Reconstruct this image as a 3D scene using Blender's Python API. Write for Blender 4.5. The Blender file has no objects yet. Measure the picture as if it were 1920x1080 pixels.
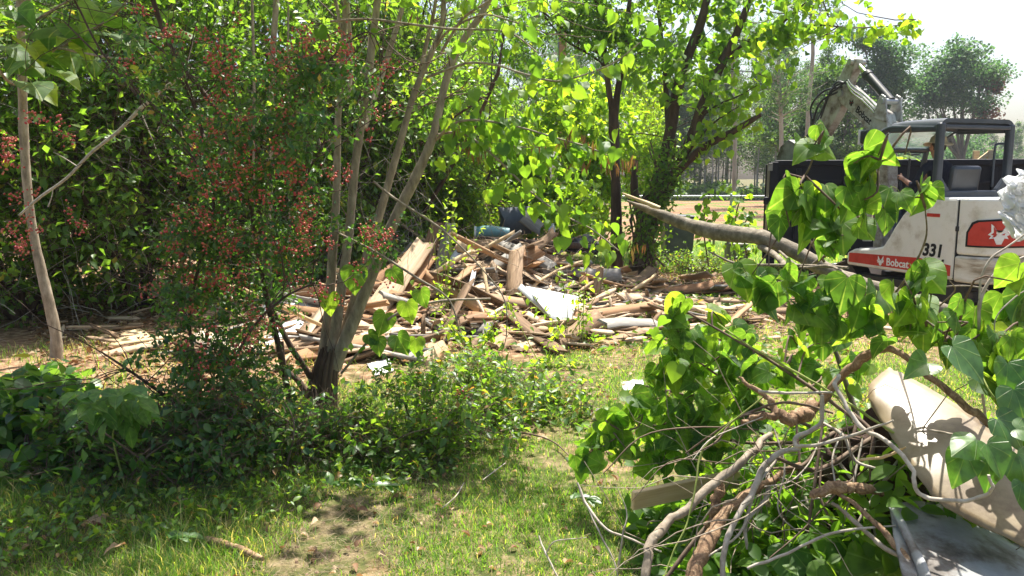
import bpy, bmesh, math, random
import numpy as np
from mathutils import Vector, Matrix

# ------------------------------------------------------------------ camera, world, sun, exposure
S = bpy.context.scene
COL = S.collection
F = 1478.0
PITCH = math.radians(7.9)
CAMZ = 1.6
cam = bpy.data.cameras.new('camera')
camo = bpy.data.objects.new('camera', cam)
COL.objects.link(camo)
cam.sensor_width = 36.0
cam.lens = 36.0 * F / 1920.0
cam.clip_start = 0.05
cam.clip_end = 3000
camo.location = (0, 0, CAMZ)
camo.rotation_euler = (math.radians(90) - PITCH, 0, 0)
S.camera = camo

SUN_EL = math.radians(66)
SUN_AZ = math.radians(24)          # from +Y towards +X: the sun stands behind the scene
world = bpy.data.worlds.new('World')
S.world = world
world.use_nodes = True
wn = world.node_tree
bg = wn.nodes['Background']
sky = wn.nodes.new('ShaderNodeTexSky')
sky.sky_type = 'NISHITA'
sky.sun_disc = False
sky.sun_elevation = SUN_EL
sky.sun_rotation = SUN_AZ
sky.air_density = 1.0
sky.dust_density = 4.0
sky.ozone_density = 1.0
wn.links.new(sky.outputs[0], bg.inputs[0])
bg.inputs[1].default_value = 0.105
sl = bpy.data.lights.new('sun', 'SUN')
sl.energy = 5.0
sl.angle = math.radians(0.53)
sl.color = (1.0, 0.955, 0.87)
so = bpy.data.objects.new('sun', sl)
COL.objects.link(so)
sdir = Vector((math.sin(SUN_AZ) * math.cos(SUN_EL), math.cos(SUN_AZ) * math.cos(SUN_EL), math.sin(SUN_EL)))
so.rotation_euler = sdir.to_track_quat('Z', 'Y').to_euler()
so.location = (0, 0, 30)
S.view_settings.view_transform = 'Standard'
S.view_settings.look = 'None'
S.view_settings.exposure = 1.22
S.view_settings.gamma = 1.0
S.view_settings.use_curve_mapping = False
S.cycles.max_bounces = 8
S.cycles.diffuse_bounces = 3
S.cycles.glossy_bounces = 2
S.cycles.transmission_bounces = 5
S.cycles.transparent_max_bounces = 6

rs = np.random.RandomState(7)
random.seed(7)

# ------------------------------------------------------------------ small helpers
def P(px, py, Y):
    """the place at depth Y that lies on the sight line through pixel px, py of the photograph"""
    x = (px - 960) / F
    y = -(py - 540) / F
    dy = math.cos(PITCH) + y * math.sin(PITCH)
    dz = -math.sin(PITCH) + y * math.cos(PITCH)
    k = Y / dy
    return np.array([x * k, Y, CAMZ + dz * k])

def PX(p):
    p = np.asarray(p, float).reshape(-1, 3)
    dz = p[:, 2] - CAMZ
    fwd = p[:, 1] * math.cos(PITCH) - dz * math.sin(PITCH)
    up = p[:, 1] * math.sin(PITCH) + dz * math.cos(PITCH)
    return 960 + F * p[:, 0] / fwd, 540 - F * up / fwd

def nrm(v):
    return v / np.maximum(np.linalg.norm(v, axis=-1, keepdims=True), 1e-9)

def rand_dir(n, r=rs):
    return nrm(r.normal(size=(n, 3)))

def frames(d, nn):
    y = nrm(d)
    x = nrm(np.cross(y, nn))
    z = np.cross(x, y)
    return np.stack([x, y, z], axis=-1)

class MB:
    """gathers pieces of one mesh"""
    def __init__(s):
        s.V = []; s.L = []; s.C = []; s.M = []; s.R = []; s.U = []; s.n = 0
    def add(s, V, Fc, m=0, rnd=None, uv=None):
        V = np.asarray(V, float).reshape(-1, 3)
        Fc = np.asarray(Fc, int)
        s.V.append(V); s.L.append((Fc + s.n).ravel()); s.C.append(np.full(len(Fc), Fc.shape[1]))
        s.M.append(np.full(len(Fc), m) if np.isscalar(m) else m)
        s.R.append(np.full(len(V), rs.rand()) if rnd is None else np.broadcast_to(rnd, (len(V),)))
        s.U.append(np.zeros((len(V), 2)) if uv is None else uv)
        s.n += len(V)
        return s
    def mesh(s, name, mats, smooth=False):
        me = bpy.data.meshes.new(name)
        V = np.concatenate(s.V); L = np.concatenate(s.L); C = np.concatenate(s.C)
        me.vertices.add(len(V)); me.vertices.foreach_set('co', V.astype(np.float32).ravel())
        me.loops.add(len(L)); me.loops.foreach_set('vertex_index', L.astype(np.int32))
        me.polygons.add(len(C))
        st = np.concatenate([[0], np.cumsum(C)[:-1]])
        me.polygons.foreach_set('loop_start', st.astype(np.int32))
        me.polygons.foreach_set('loop_total', C.astype(np.int32))
        if not isinstance(mats, (list, tuple)): mats = [mats]
        for m in mats: me.materials.append(m)
        me.polygons.foreach_set('material_index', np.concatenate(s.M).astype(np.int32))
        if smooth: me.polygons.foreach_set('use_smooth', np.ones(len(C), bool))
        a = me.attributes.new('rnd', 'FLOAT', 'POINT')
        a.data.foreach_set('value', np.concatenate(s.R).astype(np.float32))
        uvl = me.uv_layers.new(name='uv')
        uvl.data.foreach_set('uv', np.concatenate(s.U)[L].astype(np.float32).ravel())
        me.update(calc_edges=True)
        return me
    def obj(s, name, mats, parent=None, smooth=False, kind=None, loc=None):
        return link(name, s.mesh(name, mats, smooth), parent, kind, loc)

def link(name, me, parent=None, kind=None, loc=None):
    o = bpy.data.objects.new(name, me)
    COL.objects.link(o)
    if parent is not None:
        o.parent = parent
        # meshes are modelled in world space; the thing's Empty stands at its base
        if loc is None:
            o.location = -parent.location if parent.rotation_euler.z == 0 and parent.get('worldspace') else (0, 0, 0)
    if loc is not None: o.location = loc
    if kind: o['kind'] = kind
    return o

def thing(name, label, cat, loc=(0, 0, 0), group=None, rz=0):
    o = bpy.data.objects.new(name, None)
    COL.objects.link(o)
    o.empty_display_size = 0.1
    o.location = loc
    o.rotation_euler = (0, 0, rz)
    o['label'] = label; o['category'] = cat
    if group: o['group'] = group
    return o

def tag(o, label, cat, group=None):
    o['label'] = label; o['category'] = cat
    if group: o['group'] = group
    return o

def wpart(mb, name, mats, root, smooth=False, kind=None):
    """a part modelled in world space under an unrotated thing"""
    o = mb.obj(name, mats, root, smooth, kind)
    o.location = -root.location
    return o

# ------------------------------------------------------------------ materials
def newmat(name):
    m = bpy.data.materials.new(name); m.use_nodes = True
    nt = m.node_tree
    return m, nt, nt.nodes['Principled BSDF']

def N(nt, t, **kw):
    n = nt.nodes.new(t)
    for k, v in kw.items(): setattr(n, k, v)
    return n

def ramp(nt, stops):
    r = N(nt, 'ShaderNodeValToRGB')
    els = r.color_ramp.elements
    els[0].position = stops[0][0]; els[0].color = (*stops[0][1], 1)
    els[1].position = stops[-1][0]; els[1].color = (*stops[-1][1], 1)
    for p, c in stops[1:-1]:
        e = els.new(p); e.color = (*c, 1)
    return r

def rndnode(nt):
    a = N(nt, 'ShaderNodeAttribute', attribute_name='rnd')
    oi = N(nt, 'ShaderNodeObjectInfo')
    ad = N(nt, 'ShaderNodeMath', operation='ADD'); fr = N(nt, 'ShaderNodeMath', operation='FRACT')
    nt.links.new(a.outputs['Fac'], ad.inputs[0]); nt.links.new(oi.outputs['Random'], ad.inputs[1])
    nt.links.new(ad.outputs[0], fr.inputs[0])
    return fr.outputs[0]

def leafmat(name, stops, tint=(4.2, 4.0, 1.4), mix=0.5, rough=0.42, spec=0.5, veins=False):
    m, nt, b = newmat(name)
    out = nt.nodes['Material Output']
    r = rndnode(nt)
    cr = ramp(nt, stops)
    nt.links.new(r, cr.inputs[0])
    col = cr.outputs[0]
    if veins:
        uv = N(nt, 'ShaderNodeUVMap', uv_map='uv')
        sx = N(nt, 'ShaderNodeSeparateXYZ'); nt.links.new(uv.outputs[0], sx.inputs[0])
        ax = N(nt, 'ShaderNodeMath', operation='ABSOLUTE'); nt.links.new(sx.outputs[0], ax.inputs[0])
        at = N(nt, 'ShaderNodeMath', operation='ARCTAN2')
        yy = N(nt, 'ShaderNodeMath', operation='ADD'); yy.inputs[1].default_value = 0.02
        nt.links.new(sx.outputs[1], yy.inputs[0])
        nt.links.new(ax.outputs[0], at.inputs[0]); nt.links.new(yy.outputs[0], at.inputs[1])
        ml = N(nt, 'ShaderNodeMath', operation='MULTIPLY'); ml.inputs[1].default_value = 10.0
        nt.links.new(at.outputs[0], ml.inputs[0])
        cs = N(nt, 'ShaderNodeMath', operation='COSINE'); nt.links.new(ml.outputs[0], cs.inputs[0])
        mr = N(nt, 'ShaderNodeMapRange'); mr.inputs[1].default_value = 0.93; mr.inputs[2].default_value = 1.0
        nt.links.new(cs.outputs[0], mr.inputs[0])
        mx = N(nt, 'ShaderNodeMix', data_type='RGBA', blend_type='MIX')
        sc = N(nt, 'ShaderNodeMath', operation='MULTIPLY'); sc.inputs[1].default_value = 0.5
        nt.links.new(mr.outputs[0], sc.inputs[0]); nt.links.new(sc.outputs[0], mx.inputs[0])
        nt.links.new(col, mx.inputs[6]); mx.inputs[7].default_value = (0.22, 0.30, 0.10, 1)
        col = mx.outputs[2]
        bp = N(nt, 'ShaderNodeBump'); bp.inputs['Strength'].default_value = 0.5; bp.inputs['Distance'].default_value = 0.004
        nt.links.new(mr.outputs[0], bp.inputs['Height']); nt.links.new(bp.outputs[0], b.inputs['Normal'])
    if veins:
        tn = N(nt, 'ShaderNodeTexNoise', noise_dimensions='4D'); tn.inputs['Scale'].default_value = 5; tn.inputs['Detail'].default_value = 6
        nt.links.new(uv.outputs[0], tn.inputs[0])
        wk = N(nt, 'ShaderNodeMath', operation='MULTIPLY'); wk.inputs[1].default_value = 50
        nt.links.new(r, wk.inputs[0]); nt.links.new(wk.outputs[0], tn.inputs['W'])
        c2 = ramp(nt, [(.30, (.45, .45, .45)), (.55, (1, 1, 1)), (.72, (1.12, 1.1, 1)), (.76, (2.2, 1.1, .8))])
        nt.links.new(tn.outputs[0], c2.inputs[0])
        m2 = N(nt, 'ShaderNodeMix', data_type='RGBA', blend_type='MULTIPLY'); m2.inputs[0].default_value = .75
        nt.links.new(col, m2.inputs[6]); nt.links.new(c2.outputs[0], m2.inputs[7]); col = m2.outputs[2]
    nt.links.new(col, b.inputs['Base Color'])
    b.inputs['Roughness'].default_value = rough
    b.inputs['Specular IOR Level'].default_value = spec
    tl = N(nt, 'ShaderNodeBsdfTranslucent')
    mu = N(nt, 'ShaderNodeMix', data_type='RGBA', blend_type='MULTIPLY'); mu.inputs[0].default_value = 1
    nt.links.new(col, mu.inputs[6]); mu.inputs[7].default_value = (*tint, 1)
    nt.links.new(mu.outputs[2], tl.inputs[0])
    ms = N(nt, 'ShaderNodeMixShader'); ms.inputs[0].default_value = mix
    nt.links.new(b.outputs[0], ms.inputs[1]); nt.links.new(tl.outputs[0], ms.inputs[2])
    nt.links.new(ms.outputs[0], out.inputs[0])
    return m

def noisemat(name, stops, scale=8, stretch=(1, 1, 1), detail=8, rough=0.8, bump=0.3, bdist=0.01, coord='Object', objrand=0.0, spec=0.3, metal=0.0, distort=0.0):
    m, nt, b = newmat(name)
    tc = N(nt, 'ShaderNodeTexCoord')
    mp = N(nt, 'ShaderNodeMapping'); mp.inputs['Scale'].default_value = stretch
    nt.links.new(tc.outputs[coord], mp.inputs[0])
    no = N(nt, 'ShaderNodeTexNoise'); no.inputs['Scale'].default_value = scale; no.inputs['Detail'].default_value = detail
    no.inputs['Roughness'].default_value = 0.65; no.inputs['Distortion'].default_value = distort
    cr = ramp(nt, stops)
    fac = no.outputs[0]
    if objrand:
        r = rndnode(nt)
        # shift the grain from piece to piece and pick a tone for each
        cb = N(nt, 'ShaderNodeCombineXYZ'); k = N(nt, 'ShaderNodeMath', operation='MULTIPLY'); k.inputs[1].default_value = 37
        nt.links.new(r, k.inputs[0]); nt.links.new(k.outputs[0], cb.inputs[1]); nt.links.new(cb.outputs[0], mp.inputs['Location'])
        mr = N(nt, 'ShaderNodeMapRange'); mr.inputs[3].default_value = -objrand; mr.inputs[4].default_value = objrand
        nt.links.new(r, mr.inputs[0])
        ad = N(nt, 'ShaderNodeMath', operation='ADD'); ad.use_clamp = True
        nt.links.new(mr.outputs[0], ad.inputs[0]); nt.links.new(no.outputs[0], ad.inputs[1])
        fac = ad.outputs[0]
    nt.links.new(mp.outputs[0], no.inputs[0])
    nt.links.new(fac, cr.inputs[0])
    nt.links.new(cr.outputs[0], b.inputs['Base Color'])
    b.inputs['Roughness'].default_value = rough
    b.inputs['Specular IOR Level'].default_value = spec
    b.inputs['Metallic'].default_value = metal
    if bump:
        bp = N(nt, 'ShaderNodeBump'); bp.inputs['Strength'].default_value = bump; bp.inputs['Distance'].default_value = bdist
        nt.links.new(no.outputs[0], bp.inputs['Height']); nt.links.new(bp.outputs[0], b.inputs['Normal'])
    return m

G = leafmat
M = {}
M['redbud'] = G('redbud_leaf', [(0, (.040, .10, .020)), (.5, (.065, .145, .022)), (.85, (.10, .19, .026)), (1, (.14, .21, .03))], tint=(4.6, 4.0, 1.5), mix=.5, rough=.55, spec=.35, veins=True)
M['redbud_s'] = G('redbud_leaf_small', [(0, (.042, .10, .018)), (.5, (.07, .15, .022)), (1, (.12, .20, .028))], tint=(4.6, 4.0, 1.4), mix=.5, rough=.52, spec=.35)
M['seedling'] = G('seedling_leaf', [(0, (.07, .16, .035)), (1, (.13, .24, .05))], tint=(3.6, 3.4, 1.3), mix=.42, veins=True)
M['waxy'] = G('waxy_leaf', [(0, (.05, .12, .03)), (1, (.09, .18, .04))], tint=(3.2, 3.6, 1.0), mix=.35, rough=.38, spec=.7, veins=True)
M['dark'] = G('thicket_leaf', [(0, (.045, .10, .02)), (.6, (.085, .17, .028)), (.95, (.11, .19, .03)), (1, (.22, .20, .05))], tint=(4.2, 3.9, 1.3), mix=.48)
M['berryleaf'] = G('shrub_leaf', [(0, (.025, .075, .02)), (.6, (.055, .12, .03)), (.96, (.10, .17, .035)), (1, (.25, .16, .05))], tint=(3.4, 3.5, 1.3), mix=.4, rough=.4)
M['bramble'] = G('bramble_leaf', [(0, (.04, .095, .018)), (.55, (.09, .18, .028)), (.93, (.16, .25, .04)), (1, (.28, .14, .06))], tint=(3.8, 3.5, 1.2), mix=.42)
M['bright'] = G('sapling_leaf', [(0, (.065, .14, .02)), (.5, (.095, .185, .024)), (1, (.15, .24, .03))], tint=(4.8, 3.9, 1.3), mix=.55)
M['mid'] = G('tree_leaf', [(0, (.045, .10, .022)), (.6, (.075, .15, .027)), (1, (.12, .20, .03))], tint=(4.4, 3.9, 1.4), mix=.5)
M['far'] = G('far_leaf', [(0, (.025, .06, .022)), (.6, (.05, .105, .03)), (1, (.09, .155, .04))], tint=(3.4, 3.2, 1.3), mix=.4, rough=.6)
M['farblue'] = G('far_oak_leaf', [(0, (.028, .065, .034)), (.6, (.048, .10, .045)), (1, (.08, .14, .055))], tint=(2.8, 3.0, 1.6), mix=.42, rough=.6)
M['russet'] = G('russet_leaf', [(0, (.12, .05, .035)), (1, (.2, .09, .06))], tint=(2, 2, 1.4), mix=.35, rough=.6)
M['grass'] = G('grass_blade', [(0, (.06, .13, .02)), (.45, (.10, .20, .025)), (.75, (.16, .26, .035)), (.88, (.32, .28, .11)), (1, (.45, .37, .2))], tint=(3.0, 3.0, 1.2), mix=.45, rough=.55)
M['straw'] = G('dry_straw', [(0, (.28, .21, .11)), (.6, (.42, .34, .2)), (1, (.5, .43, .3))], tint=(1.3, 1.2, 1.0), mix=.3, rough=.7)
M['litter'] = G('dead_leaf', [(0, (.10, .05, .025)), (.5, (.24, .13, .06)), (.8, (.38, .25, .13)), (1, (.5, .38, .25))], tint=(1.5, 1.2, .9), mix=.25, rough=.7)
M['pod'] = G('seed_pod', [(0, (.12, .055, .025)), (.6, (.22, .12, .05)), (1, (.30, .22, .07))], tint=(1.7, 1.5, .9), mix=.3, rough=.5)
M['yellow'] = G('yellowed_leaf', [(0, (.35, .3, .03)), (1, (.5, .42, .06))], tint=(1.6, 1.6, .8), mix=.5)
bst = lambda a, b, c: [(.28, a), (.5, b), (.72, c)]
M['bark'] = noisemat('grey_bark', bst((.13, .10, .07), (.29, .235, .17), (.46, .39, .30)), 24, (1, 1, .35), bump=.7, bdist=.006, detail=12)
M['barkd'] = noisemat('dark_bark', bst((.035, .022, .016), (.08, .05, .035), (.15, .10, .07)), 10, (1, 1, .2), bump=.9, bdist=.02)
M['barkl'] = noisemat('pale_bark', bst((.22, .18, .14), (.40, .35, .28), (.55, .50, .43)), 25, (1, 1, 1), bump=.5, bdist=.004)
M['barkm'] = noisemat('mossy_bark', bst((.075, .065, .04), (.18, .15, .105), (.34, .29, .22)), 22, (1, 1, 1), bump=.9, bdist=.008, detail=12)
M['twig'] = noisemat('twig_bark', bst((.07, .045, .03), (.14, .095, .065), (.22, .17, .12)), 20, bump=.2)
M['root'] = noisemat('torn_root', bst((.10, .055, .03), (.26, .16, .09), (.46, .33, .2)), 30, (1, 1, 1), bump=1, bdist=.006, distort=1.5)
M['greenstem'] = noisemat('green_stem', bst((.15, .2, .04), (.25, .3, .07), (.35, .38, .12)), 20, bump=0)
M['oakbark'] = noisemat('oak_bark', bst((.05, .042, .036), (.11, .095, .08), (.2, .175, .15)), 3, (1, 1, .3), bump=.4)
M['farbark'] = noisemat('pine_bark', bst((.17, .15, .13), (.32, .29, .26), (.46, .43, .39)), 2, (1, 1, .3), bump=.3)
M['board'] = noisemat('old_board', [(0, (.10, .06, .035)), (.3, (.22, .14, .08)), (.55, (.38, .26, .16)), (.8, (.52, .39, .26)), (1, (.62, .54, .43))], 3.0, (1, 16, 16), bump=.5, bdist=.004, objrand=.38)
M['crumb'] = noisemat('earth_crumb', bst((.10, .06, .035), (.2, .13, .08), (.32, .22, .14)), 20, bump=0, objrand=.2)
M['boardr'] = noisemat('red_brown_board', [(.1, (.16, .075, .035)), (.5, (.36, .20, .10)), (.9, (.50, .33, .19))], 3.0, (1, 16, 16), bump=.5, bdist=.004, objrand=.25)
M['boardg'] = noisemat('grey_board', [(.1, (.12, .11, .10)), (.5, (.27, .25, .22)), (.9, (.45, .43, .39))], 3.0, (1, 16, 16), bump=.5, bdist=.004, objrand=.25)
M['fresh'] = noisemat('fresh_wood', bst((.48, .33, .17), (.60, .44, .25), (.68, .54, .34)), 3, (1, 14, 14), bump=.2, bdist=.002)
M['whitep'] = noisemat('white_panel_paint', bst((.62, .62, .60), (.76, .77, .77), (.82, .83, .84)), 4, bump=.05, rough=.45)
M['bluetrim'] = noisemat('pale_blue_metal', bst((.36, .39, .41), (.48, .52, .54), (.56, .60, .62)), 6, bump=.1, rough=.4, spec=.5)
M['tanpanel'] = noisemat('stained_fibreglass', [(.30, (.06, .036, .018)), (.41, (.15, .10, .05)), (.50, (.235, .175, .095)), (.62, (.28, .225, .14)), (.8, (.36, .31, .22))], 4.2, bump=.15, bdist=.01, rough=.42, detail=10, spec=.5)
M['greysheet'] = noisemat('dirty_grey_sheet', [(.34, (.03, .022, .016)), (.44, (.13, .11, .095)), (.52, (.24, .24, .23)), (.7, (.34, .35, .36))], 4.5, bump=.3, bdist=.01, rough=.55, detail=14, spec=.3)
M['soil'] = noisemat('dark_soil', bst((.03, .017, .012), (.07, .04, .028), (.13, .08, .05)), 14, bump=1, bdist=.03)
M['machwhite'] = noisemat('worn_white_paint', [(.2, (.30, .25, .19)), (.36, (.60, .57, .50)), (.46, (.74, .73, .68)), (.8, (.80, .79, .75))], 3.5, bump=.05, rough=.35, detail=10, spec=.5)
M['machdirty'] = noisemat('scuffed_white_paint', [(.3, (.12, .09, .06)), (.42, (.34, .28, .21)), (.52, (.58, .54, .46)), (.7, (.74, .73, .68))], 2.2, (1, 1, 4), bump=.15, rough=.45, detail=12, spec=.4)
M['machboom'] = noisemat('shaded_dirty_white_paint', [(.32, (.07, .05, .035)), (.44, (.24, .21, .18)), (.56, (.42, .42, .39)), (.8, (.55, .55, .52))], 5, bump=.1, rough=.4, detail=10, spec=.4)  # dirty white paint, greyed to put the boom's shade into the colour
M['machred'] = noisemat('red_decal', bst((.36, .03, .02), (.52, .045, .03), (.56, .07, .05)), 6, bump=0, rough=.4)
M['machblack'] = noisemat('satin_black', bst((.012, .013, .017), (.022, .024, .03), (.035, .038, .045)), 6, bump=.1, rough=.42, spec=.5)
M['canopy'] = noisemat('charcoal_canopy_paint', bst((.028, .034, .045), (.04, .048, .062), (.055, .064, .08)), 5, bump=.05, rough=.33, spec=.6)
M['trailer'] = noisemat('black_trailer_paint', bst((.006, .007, .012), (.010, .011, .018), (.018, .019, .026)), 4, bump=.05, rough=.5, spec=.2)
M['steel'] = noisemat('bright_steel', bst((.5, .5, .5), (.65, .65, .65), (.75, .75, .75)), 8, bump=0, rough=.25, metal=1)
M['rubber'] = noisemat('rubber', bst((.015, .014, .013), (.035, .03, .026), (.10, .075, .055)), 9, bump=.4, rough=.9)
M['galv'] = noisemat('galvanised', bst((.3, .31, .32), (.42, .43, .44), (.5, .51, .52)), 20, bump=0, rough=.45, metal=.6)
M['blackprint'] = noisemat('black_print', bst((.01, .01, .01), (.015, .015, .015), (.02, .02, .02)), 5, bump=0)
M['whiteprint'] = noisemat('white_print', bst((.7, .68, .62), (.8, .8, .78), (.8, .8, .8)), 20, bump=0)
M['skin'] = noisemat('skin', bst((.33, .17, .11), (.42, .22, .15), (.46, .26, .18)), 12, bump=.05, rough=.55)
M['navy'] = noisemat('navy_cloth', bst((.010, .012, .022), (.016, .019, .033), (.028, .03, .045)), 30, bump=.3, bdist=.004, rough=.9)
M['jeans'] = noisemat('denim', bst((.03, .045, .08), (.05, .07, .12), (.08, .10, .16)), 30, bump=.3, bdist=.003, rough=.9)
M['hat'] = noisemat('straw_hat', bst((.5, .42, .28), (.62, .55, .4), (.7, .64, .5)), 40, bump=.4, bdist=.003, rough=.9)
M['hair'] = noisemat('dark_hair', bst((.01, .007, .005), (.02, .014, .01), (.03, .02, .015)), 60, bump=.5, rough=.7)
M['plastic'] = noisemat('grey_plastic', bst((.05, .06, .075), (.08, .09, .11), (.12, .13, .15)), 5, bump=.05, rough=.4)
M['teal'] = noisemat('teal_plastic', bst((.10, .25, .27), (.15, .32, .34), (.25, .42, .44)), 5, bump=.05, rough=.4)
M['berry'] = noisemat('red_berry', bst((.42, .03, .035), (.60, .085, .075), (.66, .20, .09)), 30, bump=0, rough=.35, spec=.5, objrand=.2)
def bagmat():
    m, nt, b = newmat('white_plastic_film')
    b.inputs['Base Color'].default_value = (.85, .85, .85, 1); b.inputs['Roughness'].default_value = .45
    tl = N(nt, 'ShaderNodeBsdfTranslucent'); tl.inputs[0].default_value = (.8, .82, .84, 1)
    ms = N(nt, 'ShaderNodeMixShader'); ms.inputs[0].default_value = .4
    nt.links.new(b.outputs[0], ms.inputs[1]); nt.links.new(tl.outputs[0], ms.inputs[2]); nt.links.new(ms.outputs[0], nt.nodes['Material Output'].inputs[0])
    return m
M['bag'] = bagmat()
def glassmat():
    m, nt, b = newmat('tinted_glass')
    b.inputs['Base Color'].default_value = (.62, .85, .80, 1); b.inputs['Roughness'].default_value = .03
    b.inputs['IOR'].default_value = 1.45
    b.inputs['Alpha'].default_value = .35
    return m
M['glass'] = glassmat()

def groundmat():
    m, nt, b = newmat('ground_mix')
    geo = N(nt, 'ShaderNodeNewGeometry')
    sep = N(nt, 'ShaderNodeSeparateXYZ'); nt.links.new(geo.outputs['Position'], sep.inputs[0])
    def noise(s, d=8, rg=.6):
        n = N(nt, 'ShaderNodeTexNoise'); n.inputs['Scale'].default_value = s; n.inputs['Detail'].default_value = d
        n.inputs['Roughness'].default_value = rg
        nt.links.new(geo.outputs['Position'], n.inputs[0]); return n.outputs[0]
    def mix(f, a, c):
        x = N(nt, 'ShaderNodeMix', data_type='RGBA')
        nt.links.new(f, x.inputs[0]); nt.links.new(a, x.inputs[6]); nt.links.new(c, x.inputs[7]); return x.outputs[2]
    def step(src, lo, hi, wob=None, amp=0):
        v = src
        if wob is not None:
            ma = N(nt, 'ShaderNodeMath', operation='MULTIPLY_ADD'); ma.inputs[1].default_value = amp
            nt.links.new(wob, ma.inputs[0]); nt.links.new(src, ma.inputs[2]); v = ma.outputs[0]
        r = N(nt, 'ShaderNodeMapRange', interpolation_type='SMOOTHSTEP'); r.inputs[1].default_value = lo; r.inputs[2].default_value = hi
        nt.links.new(v, r.inputs[0]); return r.outputs[0]
    n1 = noise(1.3); n2 = noise(11, 10); n3 = noise(.35, 4); n4 = noise(45, 6)
    lawn = ramp(nt, [(.36, (.045, .06, .018)), (.47, (.10, .105, .035)), (.56, (.18, .145, .075)), (.70, (.29, .22, .13))]); nt.links.new(n2, lawn.inputs[0])
    dirt = ramp(nt, [(.32, (.09, .052, .03)), (.5, (.25, .155, .09)), (.70, (.42, .30, .19))]); nt.links.new(n2, dirt.inputs[0])
    base = mix(step(n1, .52, .66), lawn.outputs[0], dirt.outputs[0])
    # churned brown ground under the pile
    base = mix(step(sep.outputs[1], 7.2, 8.6, n1, 2.0), base, dirt.outputs[0])
    lx = step(sep.outputs[0], -.7, -1.5, n1, .5); ly = step(sep.outputs[1], 4.7, 5.6, n1, .6)
    lm = N(nt, 'ShaderNodeMath', operation='MULTIPLY'); nt.links.new(lx, lm.inputs[0]); nt.links.new(ly, lm.inputs[1])
    base = mix(lm.outputs[0], base, dirt.outputs[0])
    far_lawn = ramp(nt, [(.3, (.08, .14, .025)), (.7, (.16, .22, .05))]); nt.links.new(n2, far_lawn.inputs[0])
    xm = step(sep.outputs[0], 1.2, 2.2, n1, .6); ym = step(sep.outputs[1], 14.0, 15.2, n1, 1.2)
    mm = N(nt, 'ShaderNodeMath', operation='MULTIPLY'); nt.links.new(xm, mm.inputs[0]); nt.links.new(ym, mm.inputs[1])
    base = mix(mm.outputs[0], base, far_lawn.outputs[0])
    red = ramp(nt, [(.3, (.20, .105, .062)), (.5, (.30, .165, .10)), (.7, (.38, .235, .155))]); nt.links.new(noise(.8, 8), red.inputs[0])
    base = mix(step(sep.outputs[1], 20.5, 21.5, n1, 1.0), base, red.outputs[0])
    weeds = N(nt, 'ShaderNodeMath', operation='MULTIPLY'); nt.links.new(step(n3, .52, .66, n4, .12), weeds.inputs[0]); nt.links.new(step(sep.outputs[1], 24, 27, n1, 3), weeds.inputs[1])
    base = mix(weeds.outputs[0], base, far_lawn.outputs[0])
    base = mix(step(sep.outputs[1], 62, 66), base, lawn.outputs[0])
    nt.links.new(base, b.inputs['Base Color'])
    b.inputs['Roughness'].default_value = .95; b.inputs['Specular IOR Level'].default_value = .1
    bp = N(nt, 'ShaderNodeBump'); bp.inputs['Strength'].default_value = .8; bp.inputs['Distance'].default_value = .03
    nt.links.new(n2, bp.inputs['Height']); nt.links.new(bp.outputs[0], b.inputs['Normal'])
    return m
M['ground'] = groundmat()

# ------------------------------------------------------------------ geometry helpers
def tubes(paths, radii, sides=4, mb=None, m=0, cap=False, rnd=None, lump=0.0):
    """paths (n,k,3), radii (n,k) -> quads round every path"""
    paths = np.asarray(paths, float); radii = np.asarray(radii, float)
    if paths.ndim == 2: paths = paths[None]; radii = radii[None]
    n, k, _ = paths.shape
    T = np.empty_like(paths)
    T[:, 1:-1] = paths[:, 2:] - paths[:, :-2]; T[:, 0] = paths[:, 1] - paths[:, 0]; T[:, -1] = paths[:, -1] - paths[:, -2]
    T = nrm(T)
    ref = np.where(np.abs(T[:, :1, 2:3]) > .9, np.array([1., 0, 0]), np.array([0., 0, 1]))
    ref = np.broadcast_to(ref, T.shape)
    A = nrm(np.cross(T, ref)); B = np.cross(T, A)
    ang = np.linspace(0, 2 * np.pi, sides, endpoint=False)
    r = radii[:, :, None, None]
    if lump:
        t = np.linspace(0, k * .55, k); j = np.arange(sides)
        tw = rs.rand() * 2 - 1
        sm = np.stack([np.interp(t, np.arange(int(t[-1]) + 3), rs.normal(size=int(t[-1]) + 3)) for _ in range(1)])[0]
        ridge = np.cos(2 * (ang[None] + tw * t[:, None] * .25) + 6 * rs.rand()) * .8 + np.cos(5 * (ang[None] + tw * t[:, None] * .3) + 6 * rs.rand()) * .7
        r = r * (1 + lump * (.9 * sm[None, :, None, None] + .8 * ridge[None, :, :, None] + .45 * rs.normal(size=(n, k, sides, 1))))
    V = paths[:, :, None, :] + r * (np.cos(ang)[None, None, :, None] * A[:, :, None, :] + np.sin(ang)[None, None, :, None] * B[:, :, None, :])
    i = np.arange(k - 1)[:, None] * sides; j = np.arange(sides)[None, :]; j2 = (j + 1) % sides
    q = np.stack([i + j, i + j2, i + sides + j2, i + sides + j], -1).reshape(-1, 4)
    Fc = (q[None] + (np.arange(n) * k * sides)[:, None, None]).reshape(-1, 4)
    mb = mb or MB()
    if rnd is None: rr = np.repeat(rs.rand(n), k * sides)
    else: rr = np.full(n * k * sides, rnd)
    mb.add(V.reshape(-1, 3), Fc, m, rr)
    if cap and n == 1:
        mb.add(V[0, 0][::-1], [list(range(sides))], m); mb.add(V[0, -1], [list(range(sides))], m)
    return mb

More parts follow.
